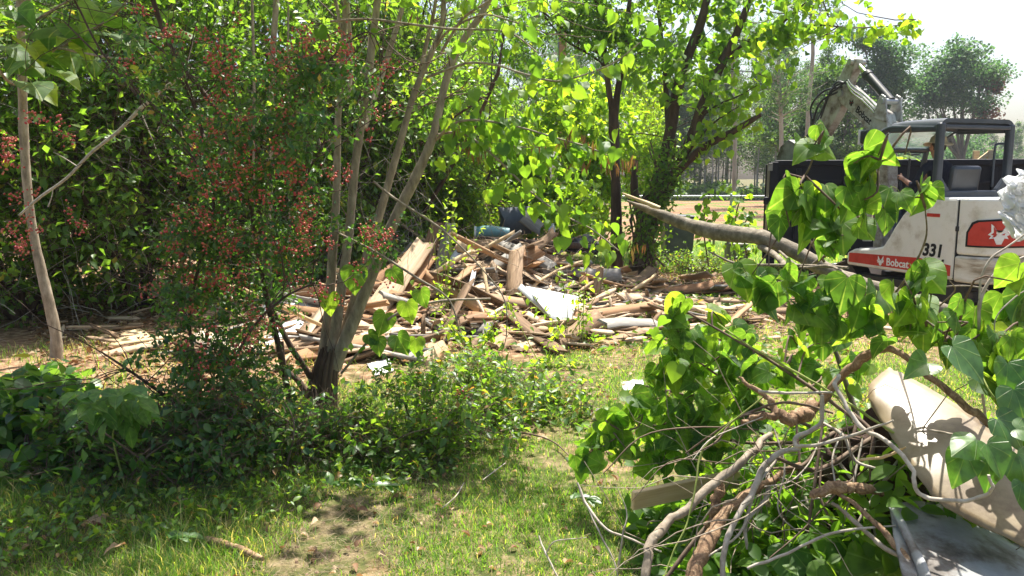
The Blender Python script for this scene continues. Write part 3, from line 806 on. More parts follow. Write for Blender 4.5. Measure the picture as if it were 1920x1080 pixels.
# ------------------------------------------------------------------ excavator
EXC = (5.57, 10.1, 0.0); EXR = math.radians(106.4)
def exc():
    r = thing('excavator', 'white and red compact excavator with charcoal canopy beside the black trailer', 'excavator', EXC, rz=EXR)
    W, R_, K, C_ = M['machwhite'], M['machred'], M['machblack'], M['canopy']
    # upper structure
    side = prism('side_panel', [(.93, .43), (.93, .60), (.80, .66), (.46, .69), (.27, .735), (.19, .84), (.10, .98), (-.02, 1.14), (-.16, 1.28), (-.30, 1.36), (-.38, 1.38), (-.862, 1.38), (-.862, .43)], .60, .74, W, r, .03)
    # decals on the side panel
    d = MB(); d.add([[.885, .7415, .475], [-.825, .7415, .475], [-.825, .7415, .60], [-.35, .7415, .645], [.885, .7415, .60]], [[0, 1, 2, 3, 4]]); d.obj('red_stripe', R_, side)
    tm = lambda x, z, y=.7425: Matrix.Translation((x, y, z)) @ Matrix(((-1, 0, 0, 0), (0, 0, 1, 0), (0, 1, 0, 0), (0, 0, 0, 1)))
    text_obj('lettering', '331', .205, M['blackprint'], side, tm(-.39, .685), shear=.12, bold=.008)
    text_obj('lettering', 'Bobcat', .135, M['whiteprint'], side, tm(.19, .50, .7435), bold=.003)
    for i in range(4):
        x = -.27 - .125 * i
        q = MB(); q.add([[x, .7445, .50], [x - .035, .7445, .50], [x - .085, .7445, .66], [x - .05, .7445, .66]], [[0, 1, 2, 3]]); q.obj('slash_mark', M['blackprint'], side)
    def cathead(cx, cz, s, y, mat, parent, to=None):
        pts = [(-.48, .62), (-.34, .5), (-.2, .24), (.2, .24), (.34, .5), (.48, .62), (.45, .15), (.62, -.02), (.44, -.08), (.55, -.26), (.3, -.22), (.14, -.58), (-.14, -.58), (-.3, -.22), (-.55, -.26), (-.44, -.08), (-.62, -.02), (-.45, .15)]
        V = [[cx - a * s, y, cz + b * s] for a, b in pts]
        c0 = [cx, y, cz]
        V2 = [c0] + V; n = len(V)
        if to: V2 = [to(v) for v in V2]
        e = MB(); e.add(V2, [[0, 1 + i, 1 + (i + 1) % n] for i in range(n)])
        o = e.obj('cat_emblem', mat, parent)
        f = MB()
        for sx in (-1, 1):
            t = [[cx - sx * .1 * s, y + .001, cz - .02 * s], [cx - sx * .34 * s, y + .001, cz + .1 * s], [cx - sx * .28 * s, y + .001, cz - .04 * s]]
            f.add([to(v, .001) for v in t] if to else t, [[0, 1, 2]])
        f.obj('emblem_eyes', R_, parent)
    cathead(.29, .545, .105, .7435, M['whiteprint'], side)
    l = MB(); l.add([[-.42, .7435, 1.15], [-.62, .7435, 1.15], [-.62, .7435, 1.19], [-.42, .7435, 1.19]], [[0, 1, 2, 3]]); l.obj('red_label', R_, side)
    text_obj('lettering', 'MELTON', .03, M['whiteprint'], side, tm(-.44, 1.158, .7442)) if False else None
    # rear hood and counterweight: rounded tail
    def tail(off=0.):
        out = []
        for a in np.linspace(0, 1, 23):
            t = (a - .5) * 2
            y = (.75 + off) * math.copysign(1 - (1 - abs(t)) ** 1.9, t) if True else 0
            x = -.88 - (.42 + off) * (1 - abs(t) ** 3.2)
            out.append((x, -y))
        return out
    tl = tail()
    hood = prism('rear_hood', [(-.88, .75)] + tl[1:-1] + [(-.88, -.75)], .735, 1.385, W, r, .05, axis='z', seg=3)
    tl2 = tail(.02)
    prism('counterweight', [(-.882, .765)] + tl2[1:-1] + [(-.882, -.765)], .42, .725, M['machdirty'], r, .035, axis='z', seg=3)
    bev_box('engine_cover', (-.615, -.075, .99), (.495, 1.34, .78), W, r, .03)
    bev_box('door_gap', (-.872, .70, .90), (.012, .08, .92), K, r, .003)
    bev_box('latch', (-.89, .754, 1.03), (.04, .02, .06), K, r, .006)
    # curved red decal with a black border, wrapped on the hood
    tb = np.array(tail(.006)); tb = tb[tb[:, 1].argsort()[::-1]]
    seglen = np.concatenate([[0], np.cumsum(np.linalg.norm(np.diff(tb, axis=0), axis=1))])
    def on(s, z, off=0.):
        x = np.interp(s, seglen, tb[:, 0]); y = np.interp(s, seglen, tb[:, 1])
        n = np.array([x + .72, y * .9]); n /= np.linalg.norm(n)
        return [x + n[0] * off, y + n[1] * off, z]
    def strip(name, s0, s1, zt, zb, mat, off, rise=.0):
        mb = MB(); k = 26; ss = np.linspace(s0, s1, k); V = []
        for i, s in enumerate(ss):
            e = min(1, (s - s0) / .10); e = 1 - (1 - e) ** 2.2
            top = zb + (zt - zb) * (.55 + .45 * e) + rise * min((s - s0) / .5, 1); V += [on(s, zb, off), on(s, top, off)]
        mb.add(V, [[2 * i, 2 * i + 2, 2 * i + 3, 2 * i + 1] for i in range(k - 1)]); return mb.obj(name, mat, hood)
    strip('black_border', .13, 1.5, 1.13, .835, M['blackprint'], .004, .04)
    strip('red_decal', .155, 1.48, 1.11, .855, R_, .007, .04)
    sc = .47
    cathead(0, .985, .19, 0, M['whiteprint'], hood, to=lambda v, e=0.: on(sc - v[0], v[2], .010 + e))
    for i in range(7):
        q = MB(); s0 = .70 + i * .075
        q.add([on(s0, .91, .010), on(s0 + .045, .91, .010), on(s0 + .045, 1.05, .010), on(s0, 1.05, .010)], [[0, 1, 2, 3]]) if False else None
    # 'Bobcat' in white wrapped on the decal: single letters placed on the curve
    s0 = .66
    for ch, wd in zip('Bobcat', (.115, .10, .10, .09, .09, .07)):
        p0 = np.array(on(s0, .91, .011)); p1 = np.array(on(s0 + wd, .91, .011)); t = nrm(p1 - p0)
        mt = Matrix(((t[0], 0, -t[1], p0[0]), (t[1], 0, t[0], p0[1]), (0, 1, 0, p0[2]), (0, 0, 0, 1)))
        n = np.cross(t, [0, 0, 1]); mt = Matrix(((t[0], 0, n[0], p0[0]), (t[1], 0, n[1], p0[1]), (0, 1, 0, p0[2]), (0, 0, 0, 1)))
        text_obj('lettering', ch, .17, M['whiteprint'], hood, mt, bold=.004); s0 += wd
    e = MB(); e.add([on(.50 + .06 * math.cos(a), .52 + .035 * math.sin(a), .03) for a in np.linspace(0, 6.28, 15)[:-1]], [list(range(14))]); e.obj('tie_down_hole', K, r)
    # deck, floor, console
    bev_box('deck', (.1, -.07, .50), (1.62, 1.32, .14), K, r, .02)
    bev_box('floor_mat', (.45, -.05, .59), (.9, 1.1, .03), M['rubber'], r, .01)
    bev_box('step_plate', (.60, .50, .66), (.5, .22, .02), M['greysheet'], r, .005)
    sp = bev_box('seat_pedestal', (.06, .05, .88), (.42, .5, .56), K, r, .03)
    bev_box('seat', (.10, .10, 1.21), (.46, .48, .11), K, r, .04)
    bev_box('seat_back', (-.20, .0, 1.55), (.09, .44, .42), C_, r, .04, rot=(0, -.12, 0))
    for y in (.38, -.24): bev_box('armrest', (.18, y, 1.34), (.42, .09, .10), K, r, .03)
    for y in (.36, -.22):
        c = tubes(smooth_path([[.42, y, 1.37], [.44, y, 1.5], [.47, y, 1.58]], 6)[None], [[.012] * 6], 8).obj('control_lever', K, r)
        bev_box('lever_knob', (.475, y, 1.6), (.045, .045, .08), K, c, .018)
    bev_box('console', (.72, -.1, .80), (.12, .5, .42), K, r, .03)
    # canopy: rounded roof, rear arch, front frame with glass
    ya, yb = .62, -.52
    def arch(z0, rad, drop=0, inset=0., n=7):
        pts = []
        for a in np.linspace(0, math.pi / 2, n): pts.append((ya - inset - rad + rad * math.cos(a), z0 - rad + rad * math.sin(a)))
        for a in np.linspace(math.pi / 2, math.pi, n): pts.append((yb + inset + rad + rad * math.cos(a), z0 - rad + rad * math.sin(a)))
        return pts
    mb = MB(); st = [(-.40, 2.315, .13), (-.1, 2.325, .13), (.25, 2.325, .12), (.42, 2.31, .10)]
    V = []
    for x, z0, rad in st:
        o = arch(z0, rad); i_ = arch(z0 - .05, max(rad - .04, .03), inset=.045)
        o = [(ya, z0 - rad - .03)] + o + [(yb, z0 - rad - .03)]; i_ = [(ya - .045, z0 - rad - .03)] + i_ + [(yb + .045, z0 - rad - .03)]
        ring = o + i_[::-1]; V += [[x, a, b] for a, b in ring]
    k = len(V) // len(st)
    Fq = []
    for s in range(len(st) - 1):
        for j in range(k): Fq.append([s * k + j, s * k + (j + 1) % k, (s + 1) * k + (j + 1) % k, (s + 1) * k + j])
    mb.add(V, Fq)
    h = k // 2
    for s in (0, len(st) - 1):
        mb.add(V, [[s * k + j, s * k + j + 1, s * k + k - 2 - j, s * k + k - 1 - j] for j in range(h - 1)])
    mb.obj('roof', C_, r, smooth=False)
    # posts and arch
    def bar(name, pts, rad, parent=r, mat=C_, sides=8, k=None):
        p = np.array(pts, float); q = smooth_path(p, k or 5 * len(p)) if len(p) > 2 else p
        return tubes(q[None], np.full((1, len(q)), rad), sides, cap=True).obj(name, mat, parent, smooth=True)
    bev_box('rear_post', (-.37, ya - .04, 1.81), (.085, .085, .90), C_, r, .02)
    bev_box('rear_post', (-.37, yb + .04, 1.81), (.085, .085, .90), C_, r, .02)
    bev_box('rear_sill', (-.37, .05, 1.415), (.09, 1.13, .08), C_, r, .015)
    for y, s in ((ya - .08, -1), (yb + .08, 1)):
        prism('gusset', [(y, 1.45), (y, 1.62), (y + s * .14, 1.45)], -.40, -.34, C_, r, .008, axis='x')
    bev_box('rear_header', (-.375, .05, 2.215), (.07, 1.0, .05), C_, r, .012)
    for y in (ya - .035, yb + .035):
        bar('roof_side_rail', [[-.3, y, 2.20], [.1, y, 2.225], [.42, y, 2.24], [.62, y, 2.17], [.92, y, 2.0]], .04)
    bar('front_header', [[.93, ya - .03, 1.99], [.93, yb + .03, 1.99]], .04)
    bar('roof_cross_bar', [[.42, ya - .03, 2.25], [.42, yb + .03, 2.25]], .035)
    bar('front_post', [[.93, yb + .04, 1.98], [.96, yb + .05, 1.75], [.98, yb + .05, 1.4], [.98, yb + .05, .6]], .035)
    bar('grab_handle', [[-.32, yb + .20, 1.50], [-.32, yb + .20, 1.95], [-.32, yb + .17, 2.02], [-.32, yb + .06, 2.03]], .015)
    bar('grab_handle', [[.9, -.16, 1.45], [.88, -.16, 1.85], [.86, -.14, 1.92], [.88, -.3, 1.93]], .014)
    g = MB(); g.add([[.46, ya - .07, 2.205], [.46, yb + .07, 2.205], [.905, yb + .07, 2.0], [.905, ya - .07, 2.0], [.463, ya - .07, 2.212], [.463, yb + .07, 2.212], [.908, yb + .07, 2.007], [.908, ya - .07, 2.007]],
        [[0, 1, 2, 3], [7, 6, 5, 4], [0, 4, 5, 1], [1, 5, 6, 2], [2, 6, 7, 3], [3, 7, 4, 0]])
    g.obj('windshield_glass', M['glass'], r)
    # tracks and blade
    for y in (.58, -.58):
        x0, x1, rr = -.85, .95, .245
        mb = MB(); path = []
        for a in np.linspace(math.pi / 2, 3 * math.pi / 2, 12): path.append((x0 + rr * math.cos(a), rr + rr * math.sin(a)))
        for x in np.linspace(x0, x1, 16)[1:-1]: path.append((x, 0))
        for a in np.linspace(-math.pi / 2, math.pi / 2, 12): path.append((x1 + rr * math.cos(a), rr + rr * math.sin(a)))
        for x in np.linspace(x1, x0, 16)[1:-1]: path.append((x, 2 * rr - .01))
        pa = np.array(path); n = len(pa)
        ct = np.array([.05, rr]); 
        inn = pa + nrm(np.stack([np.clip(pa[:, 0], x0, x1) - pa[:, 0], rr - pa[:, 1]], -1)) * .045
        V = []
        for i in range(n): V += [[pa[i, 0], y - .15, pa[i, 1]], [pa[i, 0], y + .15, pa[i, 1]], [inn[i, 0], y + .15, inn[i, 1]], [inn[i, 0], y - .15, inn[i, 1]]]
        Fq = []
        for i in range(n):
            j = (i + 1) % n
            for c in range(4): Fq.append([i * 4 + c, i * 4 + (c + 1) % 4, j * 4 + (c + 1) % 4, j * 4 + c])
        mb.add(V, Fq)
        tr = mb.obj('track', M['rubber'], r)
        for i in range(0, n, 2):
            ou = nrm(pa[i] - inn[i]); q = pa[i] + ou * .012
            rot = np.array([[ou[1], 0, ou[0]], [0, 1, 0], [-ou[0], 0, ou[1]]])
            lg = MB(); box_mb(lg, (0, 0, 0), (.05, .27, .03)); 
            lo = lg.obj('tread_lug', M['rubber'], tr); lo.location = (q[0], y, q[1]); lo.rotation_euler = (0, math.atan2(ou[0], ou[1]), 0)
        for x in (x0, -.35, .05, .45, x1):
            q = .19 if x in (x0, x1) else .085
            z = rr if x in (x0, x1) else .12
            tubes([[[x, y - .12, z], [x, y + .12, z]]], [[q, q]], 16, cap=True).obj('roller', K, tr)
        bev_box('track_frame', (.05, y, .24), (1.5, .12, .18), K, r, .02)
    bev_box('undercarriage', (.05, 0, .26), (1.0, .9, .22), K, r, .03)
    tubes([[[0, 0, .35], [0, 0, .45]]], [[.34, .34]], 24, cap=True).obj('slew_ring', K, r)
    bev_box('dozer_blade', (1.42, 0, .22), (.06, 1.5, .34), W, r, .015)
    for y in (.3, -.3): bev_box('blade_arm', (1.1, y, .22), (.6, .08, .1), K, r, .015)
    # boom, arm, cylinders, bucket
    bm_ = prism('boom', [(1.02, .55), (.98, 1.5), (1.06, 2.32), (1.12, 2.50), (1.24, 2.56), (1.42, 2.62), (1.92, 2.97), (2.08, 2.96), (2.14, 2.82), (2.04, 2.70), (1.60, 2.42), (1.32, 2.12), (1.22, 1.5), (1.2, .55)], -.09, .09, M['machboom'], r, .02)
    text_obj('lettering', 'Bobcat', .135, M['blackprint'], bm_, Matrix.Translation((1.72, .0925, 2.575)) @ Matrix(((-.82, -.57, 0, 0), (0, 0, 1, 0), (-.57, .82, 0, 0), (0, 0, 0, 1))) @ Matrix.Identity(4), bold=.003)
    cathead(1.81, 2.70, .085, .0925, M['blackprint'], bm_)
    prism('arm', [(1.78, 3.26), (1.80, 3.33), (1.90, 3.36), (2.00, 3.30), (2.34, 2.86), (2.78, 2.20), (2.72, 2.10), (2.52, 2.10), (2.12, 2.56), (1.98, 2.80), (1.90, 3.05)], -.07, .07, M['machboom'], r, .018)
    for y in (.125, -.125): prism('cylinder_bracket', [(1.02, 2.36), (1.08, 2.72), (1.16, 2.76), (1.22, 2.68), (1.30, 2.45)], y - .014, y + .014, M['machboom'], r, .008)
    c = bar('arm_cylinder', [[1.13, 0, 2.66], [1.62, 0, 3.08]], .066, mat=K, sides=16)
    bar('cylinder_rod', [[1.60, 0, 3.065], [1.86, 0, 3.28]], .034, parent=c, mat=M['steel'], sides=12)
    bar('cylinder_collar', [[1.59, 0, 3.055], [1.64, 0, 3.098]], .074, parent=c, mat=K, sides=16)
    bar('pivot_pin', [[1.86, -.13, 3.29], [1.86, .13, 3.29]], .045, mat=M['galv'], sides=14)
    bar('pivot_pin', [[2.05, -.13, 2.86], [2.05, .13, 2.86]], .05, mat=M['galv'], sides=14)
    bar('pivot_pin', [[1.13, -.16, 2.66], [1.13, .16, 2.66]], .04, mat=M['galv'], sides=14)
    c = bar('boom_cylinder', [[1.42, .0, .7], [1.44, 0, 1.5]], .065, mat=M['machboom'], sides=14)
    bar('cylinder_rod', [[1.44, 0, 1.48], [1.36, 0, 2.1]], .035, parent=c, mat=M['steel'], sides=10)
    c = bar('bucket_cylinder', [[2.2, .0, 2.98], [2.62, 0, 2.52]], .05, mat=K, sides=12)
    bar('cylinder_rod', [[2.6, 0, 2.54], [2.80, 0, 2.32]], .025, parent=c, mat=M['steel'], sides=10)
    for i, (a, z, s_) in enumerate([(.11, 0, 0), (.12, .05, .03), (.1, .09, .06)]):
        bar('hydraulic_pipe', [[1.28, a, 2.50 + z], [1.55, a, 2.70 + z], [1.75, a + .02, 2.83 + z], [1.90, a, 2.98 + s_]], .013, mat=M['steel'])
        bar('hydraulic_hose', [[1.90, a, 2.98 + s_], [2.06, a + .05, 3.02 - z], [2.22, a + .05, 2.86], [2.42, a + .03, 2.52 + z]], .014, mat=K)
    bar('hydraulic_hose', [[2.02, .1, 2.95], [2.35, .16, 2.92], [2.62, .17, 2.72], [2.58, .15, 2.46], [2.44, .1, 2.34]], .016, mat=K)
    bar('hydraulic_hose', [[2.02, .1, 2.9], [2.30, .19, 2.80], [2.48, .19, 2.62], [2.60, .16, 2.30]], .016, mat=K)
    wl = bev_box('work_light', (1.32, .19, 2.18), (.14, .15, .19), K, r, .03)
    bev_box('light_bezel', (1.41, .19, 2.18), (.03, .17, .21), W, wl, .01).location = (.08, 0, 0)
    prism('bucket_link', [(2.62, 2.3), (2.7, 2.36), (2.98, 2.16), (2.93, 2.08)], -.1, .1, K, r, .01)
    # bucket: curved shell with sides and teeth
    pr = [(2.78, 2.14), (2.98, 2.22), (3.18, 2.12), (3.30, 1.86), (3.24, 1.58), (3.02, 1.42), (2.86, 1.38)]
    pin = [(2.80, 2.10), (2.98, 2.18), (3.15, 2.09), (3.26, 1.86), (3.20, 1.61), (3.0, 1.455), (2.86, 1.41)]
    sh = prism('bucket', pr + pin[::-1], -.3, .3, M['greysheet'], r, .004)
    for y in (-.3, .28): prism('bucket_side', pr, y, y + .02, M['greysheet'], sh, .003)
    for i in range(4): prism('bucket_tooth', [(2.88, 1.38), (2.86, 1.42), (2.74, 1.36)], -.27 + i * .16, -.21 + i * .16, M['greysheet'], sh, .004)
exc()

# ------------------------------------------------------------------ operator
def operator():
    c, s = math.cos(EXR), math.sin(EXR)
    def w(p): return (EXC[0] + p[0] * c - p[1] * s, EXC[1] + p[0] * s + p[1] * c, p[2])
    root = thing('person', 'seated excavator operator in navy shirt and pale straw hat looking left', 'person', w((.08, .12, 1.26)))
    root.rotation_euler = (0, 0, EXR)
    O = np.array([.08, .12, 1.26])
    J = {}
    J['pelvis'] = (.06, .12, 1.34, .135, .115)
    J['belly'] = (.07, .12, 1.47, .135, .11)
    J['chest'] = (.09, .12, 1.64, .155, .115)
    J['up'] = (.10, .12, 1.76, .12, .09)
    J['neck'] = (.115, .12, 1.84, .055, .055)
    J['head0'] = (.13, .12, 1.92, .07, .075)
    J['head1'] = (.135, .12, 2.00, .085, .095)
    J['head2'] = (.13, .12, 2.07, .07, .08)
    E = [('pelvis', 'belly'), ('belly', 'chest'), ('chest', 'up'), ('up', 'neck'), ('neck', 'head0'), ('head0', 'head1'), ('head1', 'head2')]
    for t, sg in (('l', 1), ('r', -1)):
        y = .12
        J['sh' + t] = (.10, y + sg * .19, 1.75, .062, .062)
        J['el' + t] = (.22, y + sg * .25, 1.50, .043, .043)
        J['wr' + t] = (.42, y + sg * .24, 1.60, .028, .026)
        J['pa' + t] = (.475, y + sg * .24, 1.625, .036, .022)
        J['hip' + t] = (.10, y + sg * .10, 1.33, .085, .085)
        J['kn' + t] = (.52, y + sg * .15, 1.33, .06, .06)
        J['an' + t] = (.60, y + sg * .15, .74, .04, .04)
        J['to' + t] = (.76, y + sg * .16, .66, .045, .035)
        E += [('up', 'sh' + t), ('sh' + t, 'el' + t), ('el' + t, 'wr' + t), ('wr' + t, 'pa' + t), ('pelvis', 'hip' + t), ('hip' + t, 'kn' + t), ('kn' + t, 'an' + t), ('an' + t, 'to' + t)]
        for f in range(4):
            z0 = 1.645 - f * .016
            for q, (dx, dy) in enumerate([(.035, 0), (.055, -sg * .02), (.045, -sg * .042)]):
                J[f'f{t}{f}{q}'] = (.475 + dx, y + sg * .235 + dy, z0 - .004 * q, .009 - .0008 * q, .009 - .0008 * q)
                E.append((('pa' + t) if q == 0 else f'f{t}{f}{q-1}', f'f{t}{f}{q}'))
        J['th0' + t] = (.475, y + sg * .21, 1.655, .011, .011); J['th1' + t] = (.505, y + sg * .20, 1.67, .009, .009)
        E += [('pa' + t, 'th0' + t), ('th0' + t, 'th1' + t)]
    keys = list(J); idx = {k: i for i, k in enumerate(keys)}
    me = bpy.data.meshes.new('body')
    me.from_pydata([Vector(J[k][:3]) - Vector(O) for k in keys], [(idx[a], idx[b]) for a, b in E], [])
    o = bpy.data.objects.new('body_src', me); COL.objects.link(o)
    sk = o.modifiers.new('skin', 'SKIN'); sk.use_smooth_shade = True
    for k in keys:
        v = me.skin_vertices[0].data[idx[k]]; v.radius = J[k][3:5]; v.use_root = (k == 'pelvis')
    o.modifiers.new('sub', 'SUBSURF').levels = 2
    bpy.context.view_layer.update()
    m2 = bpy.data.meshes.new_from_object(o.evaluated_get(bpy.context.evaluated_depsgraph_get()))
    bpy.data.objects.remove(o)
    m2.name = 'body'; m2.materials.clear()
    for k in ('skin', 'navy', 'jeans', 'rubber'): m2.materials.append(M[k])
    for p in m2.polygons:
        x, y, z = p.center + Vector(O)
        if z > 1.845: q = 0
        elif x > .27 and z > 1.46: q = 0
        elif z < 1.42: q = 2
        else: q = 1
        if z < .72: q = 3
        p.material_index = q
    b = bpy.data.objects.new('body', m2); COL.objects.link(b); b.parent = root
    # face, ears, hair, hat (local frame of the operator)
    def blob(name, c, rad, mat, parent=root, seg=16):
        bm = bmesh.new(); bmesh.ops.create_uvsphere(bm, u_segments=seg, v_segments=seg // 2 + 2, radius=1)
        for v in bm.verts: v.co = Vector((v.co.x * rad[0], v.co.y * rad[1], v.co.z * rad[2]))
        me = bpy.data.meshes.new(name); bm.to_mesh(me); bm.free(); me.materials.append(mat)
        me.polygons.foreach_set('use_smooth', np.ones(len(me.polygons), bool))
        q = bpy.data.objects.new(name, me); COL.objects.link(q); q.parent = parent; q.location = Vector(c) - Vector(O); return q
    blob('nose', (.235, .12, 1.985), (.022, .014, .022), M['skin'])
    for sg in (1, -1):
        blob('eye', (.213, .12 + sg * .032, 2.01), (.011, .013, .008), M['whiteprint'])
        blob('ear', (.13, .12 + sg * .083, 1.99), (.02, .012, .03), M['skin'])
    blob('mouth', (.222, .12, 1.945), (.008, .024, .006), M['machred'])
    blob('hair', (.105, .12, 2.01), (.09, .086, .085), M['hair'])
    mb = MB(); V = []; prof = [(.0, 2.155), (.05, 2.15), (.085, 2.12), (.098, 2.07), (.10, 2.05), (.165, 2.03), (.168, 2.036), (.10, 2.06)]
    k = 20
    for rr, z in prof:
        for a in np.linspace(0, 2 * math.pi, k, endpoint=False):
            V.append([.12 + rr * math.cos(a) * 1.08 - O[0], .12 + rr * math.sin(a) - O[1], z + .02 * math.cos(2 * a) * (rr > .15) * -1 - (math.cos(a)) * .0 - O[2]])
    mb.add(V, [[i * k + j, i * k + (j + 1) % k, (i + 1) * k + (j + 1) % k, (i + 1) * k + j] for i in range(len(prof) - 1) for j in range(k)])
    mb.obj('straw_hat', M['hat'], root, smooth=True)
operator()

# ------------------------------------------------------------------ the pile of boards
def pile():
    r = np.random.RandomState(17)
    def board_mesh(L, w, t, mat, seed, warp=.02, splinter=.06):
        q = np.random.RandomState(seed)
        k = 7; xs = np.linspace(-L / 2, L / 2, k); V = []
        bend = warp * q.normal(size=2)
        for i, x in enumerate(xs):
            z = bend[0] * ((x / L * 2) ** 2) + bend[1] * (x / L)
            tw = q.normal() * .02
            ww = w / 2 * (1 + .05 * q.normal())
            e0 = splinter * q.rand() * (1 if i == 0 else 0); e1 = splinter * q.rand() * (1 if i == k - 1 else 0)
            a = [(-1, -1), (0.1, -1), (1, -1), (1, 1), (0.1, 1), (-1, 1)]
            for (yy, zz) in a:
                xx = x
                if i == 0: xx = x + splinter * q.rand() * (2 if yy == .1 else 1)
                if i == k - 1: xx = x - splinter * q.rand() * (2 if yy == .1 else 1)
                V.append([xx, yy * ww, z + zz * t / 2 + tw * yy * .3])
        Fq = []
        for i in range(k - 1):
            for c in range(6): Fq.append([i * 6 + c, i * 6 + (c + 1) % 6, (i + 1) * 6 + (c + 1) % 6, (i + 1) * 6 + c])
        mb = MB(); mb.add(V, Fq, 0, 0.); mb.add(V[:6], [[5, 4, 1, 0], [4, 3, 2, 1]], 0, 0.); mb.add(V[-6:], [[0, 1, 4, 5], [1, 2, 3, 4]], 0, 0.)
        return mb.mesh('board', mat)
    kinds = [
        ('weathered_board', 'weathered brown board lying among the tangle of the debris pile', 'board', 'weathered brown boards in the debris pile', 'board', [(1.3, .17, .022), (.9, .2, .02), (1.5, .14, .02), (.6, .24, .018), (1.1, .13, .03)], 150),
        ('red_board', 'reddish brown split board lying in the debris pile', 'board', 'reddish split boards in the debris pile', 'boardr', [(1.2, .15, .022), (.7, .2, .02), (1.4, .12, .03)], 56),
        ('grey_board', 'silver grey old board lying across the debris pile', 'board', 'grey old boards in the debris pile', 'boardg', [(1.2, .17, .02), (.8, .16, .02), (1.4, .10, .03)], 34),
        ('wooden_batten', 'pale narrow batten sticking out of the debris pile', 'batten', 'pale battens in the debris pile', 'fresh', [(1.2, .045, .03), (.8, .04, .04), (1.5, .06, .025)], 20)]
    for nm, lab, cat, grp, mat, sizes, n in kinds:
        ms = [board_mesh(*s, M[mat], 100 + i * 7 + v + hash(0) , warp=.03, splinter=.05) for i, s in enumerate(sizes) for v in range(2)]
        for i in range(n):
            for _ in range(30):
                X = -.75 + 1.85 * r.normal(); Y = 10.0 + 1.35 * r.normal()
                px = 960 + F * X / Y
                if i % 4 == 0: X = -1.3 + 1.2 * r.normal(); Y = 7.6 + .7 * r.normal(); px = 960 + F * X / Y
                if i % 12 == 1: X = 1.3 + .7 * r.normal(); Y = 10.5 + 1.1 * r.normal(); px = 960 + F * X / Y
                if 380 < px < 1400 and 6.7 < Y < 13.2 and (Y > 7.6 or px < 820): break
            h = float(gz(X, Y)) - .03; hp = float(heap(X, Y))
            ss = sizes[(i % (2 * len(sizes))) // 2]
            up = .02 + (.01 + .7 * hp) * r.rand()
            az = r.normal() * .8 + (math.pi / 2 if r.rand() < .3 else 0)
            tilt = r.normal() * (.10 + .6 * min(hp, .5)) * .9
            if mat == 'fresh' and r.rand() < .08: tilt = .5 * r.choice([-1, 1])
            zmin = h + abs(math.sin(tilt)) * ss[0] / 2 + .01
            z = zmin + up
            o = bpy.data.objects.new(nm, ms[i % len(ms)]); COL.objects.link(o)
            o.location = (X, Y, z); o.rotation_euler = (r.normal() * .45, tilt, az)
            side = 'left end' if px < 640 else ('left half' if px < 800 else ('middle' if px < 980 else ('right half' if px < 1130 else 'right end')))
            dep = 'front' if Y < 9.6 else ('back' if Y > 11.3 else 'top')
            sz = ('long' if ss[0] > 1.25 else ('short' if ss[0] < .85 else 'medium')) + (' broad' if ss[1] > .13 else ' narrow')
            tag(o, f"{sz} {dict(board='weathered brown board', boardr='reddish split board', boardg='silver grey board', fresh='pale batten')[mat]} {'lying' if abs(tilt) < .3 else 'sticking up'} at the pile {dep}, {side}", cat, grp)
    # boards that stand out, each traced where it lies
    def plank(name, label, a, b, w, t, mat, cat='plank', up=(0, 0, 1), seed=1, k=8, bend=0.):
        a = np.array(a); b = np.array(b); L = np.linalg.norm(b - a)
        me = board_mesh(L, w, t, M[mat], seed, warp=bend, splinter=.05)
        o = bpy.data.objects.new(name, me); COL.objects.link(o)
        x = nrm(b - a); y = nrm(np.cross(np.array(up, float), x)); z = np.cross(x, y)
        o.matrix_basis = Matrix.Translation(Vector((a + b) / 2)) @ Matrix(((x[0], y[0], z[0]), (x[1], y[1], z[1]), (x[2], y[2], z[2]))).to_4x4()
        return tag(o, label, cat)
    up = (0, -.75, .6)
    plank('tall_plank', 'wide pale plank leaning upright at the top of the debris pile, left of a pair', P(790, 520, 9.9), P(822, 414, 10.2), .17, .03, 'board', up=(0, -1, .35), seed=3)
    plank('tall_plank', 'wide pale plank leaning upright at the top of the debris pile, right of a pair', P(820, 525, 9.88), P(846, 416, 10.2), .15, .03, 'boardg', up=(0, -1, .35), seed=4)
    plank('long_plank', 'long broad brown plank running down the left front of the debris pile', P(700, 590, 8.5), P(800, 452, 9.8), .25, .035, 'board', up=up, seed=5, bend=.05)
    plank('long_plank', 'long narrow plank beside the broad one going up the pile', P(728, 600, 8.6), P(812, 478, 9.75), .12, .03, 'boardr', up=up, seed=6)
    plank('beam', 'thick reddish beam lying level behind the multi-stemmed tree', P(520, 548, 9.3), P(742, 538, 9.3), .16, .12, 'boardr', cat='beam', seed=7)
    plank('plank', 'brown plank lying level below the tilted white panel end of the pile', P(1110, 562, 10), P(1260, 560, 10.1), .2, .03, 'board', seed=8)
    plank('batten', 'white painted batten standing in the middle of the pile', P(876, 565, 9.2), P(890, 505, 9.6), .055, .03, 'whitep', cat='batten', up=(0, -1, .2), seed=9)
    plank('batten', 'thin bare upright batten right of the white one', P(918, 565, 9.3), P(905, 498, 9.6), .04, .03, 'fresh', cat='batten', up=(0, -1, .2), seed=10)
    plank('beam_end', 'short orange cut beam end lying before the dark hole in the pile', P(832, 622, 8.3), P(895, 618, 8.4), .09, .07, 'fresh', cat='beam', seed=11)
    plank('plank', 'flat light board lying on the ground at the lower left of the pile', P(560, 690, 7.1), P(700, 650, 7.4), .22, .02, 'board', seed=12)
    plank('plank', 'pale board lying flat at the foot of the multi-stemmed tree', P(500, 768, 5.75), P(610, 772, 5.7), .16, .03, 'boardg', seed=13)
    plank('plank', 'long flat light boards edge lying on bare soil at the left', P(180, 668, 7.0), P(318, 640, 7.3), .18, .03, 'board', seed=14)
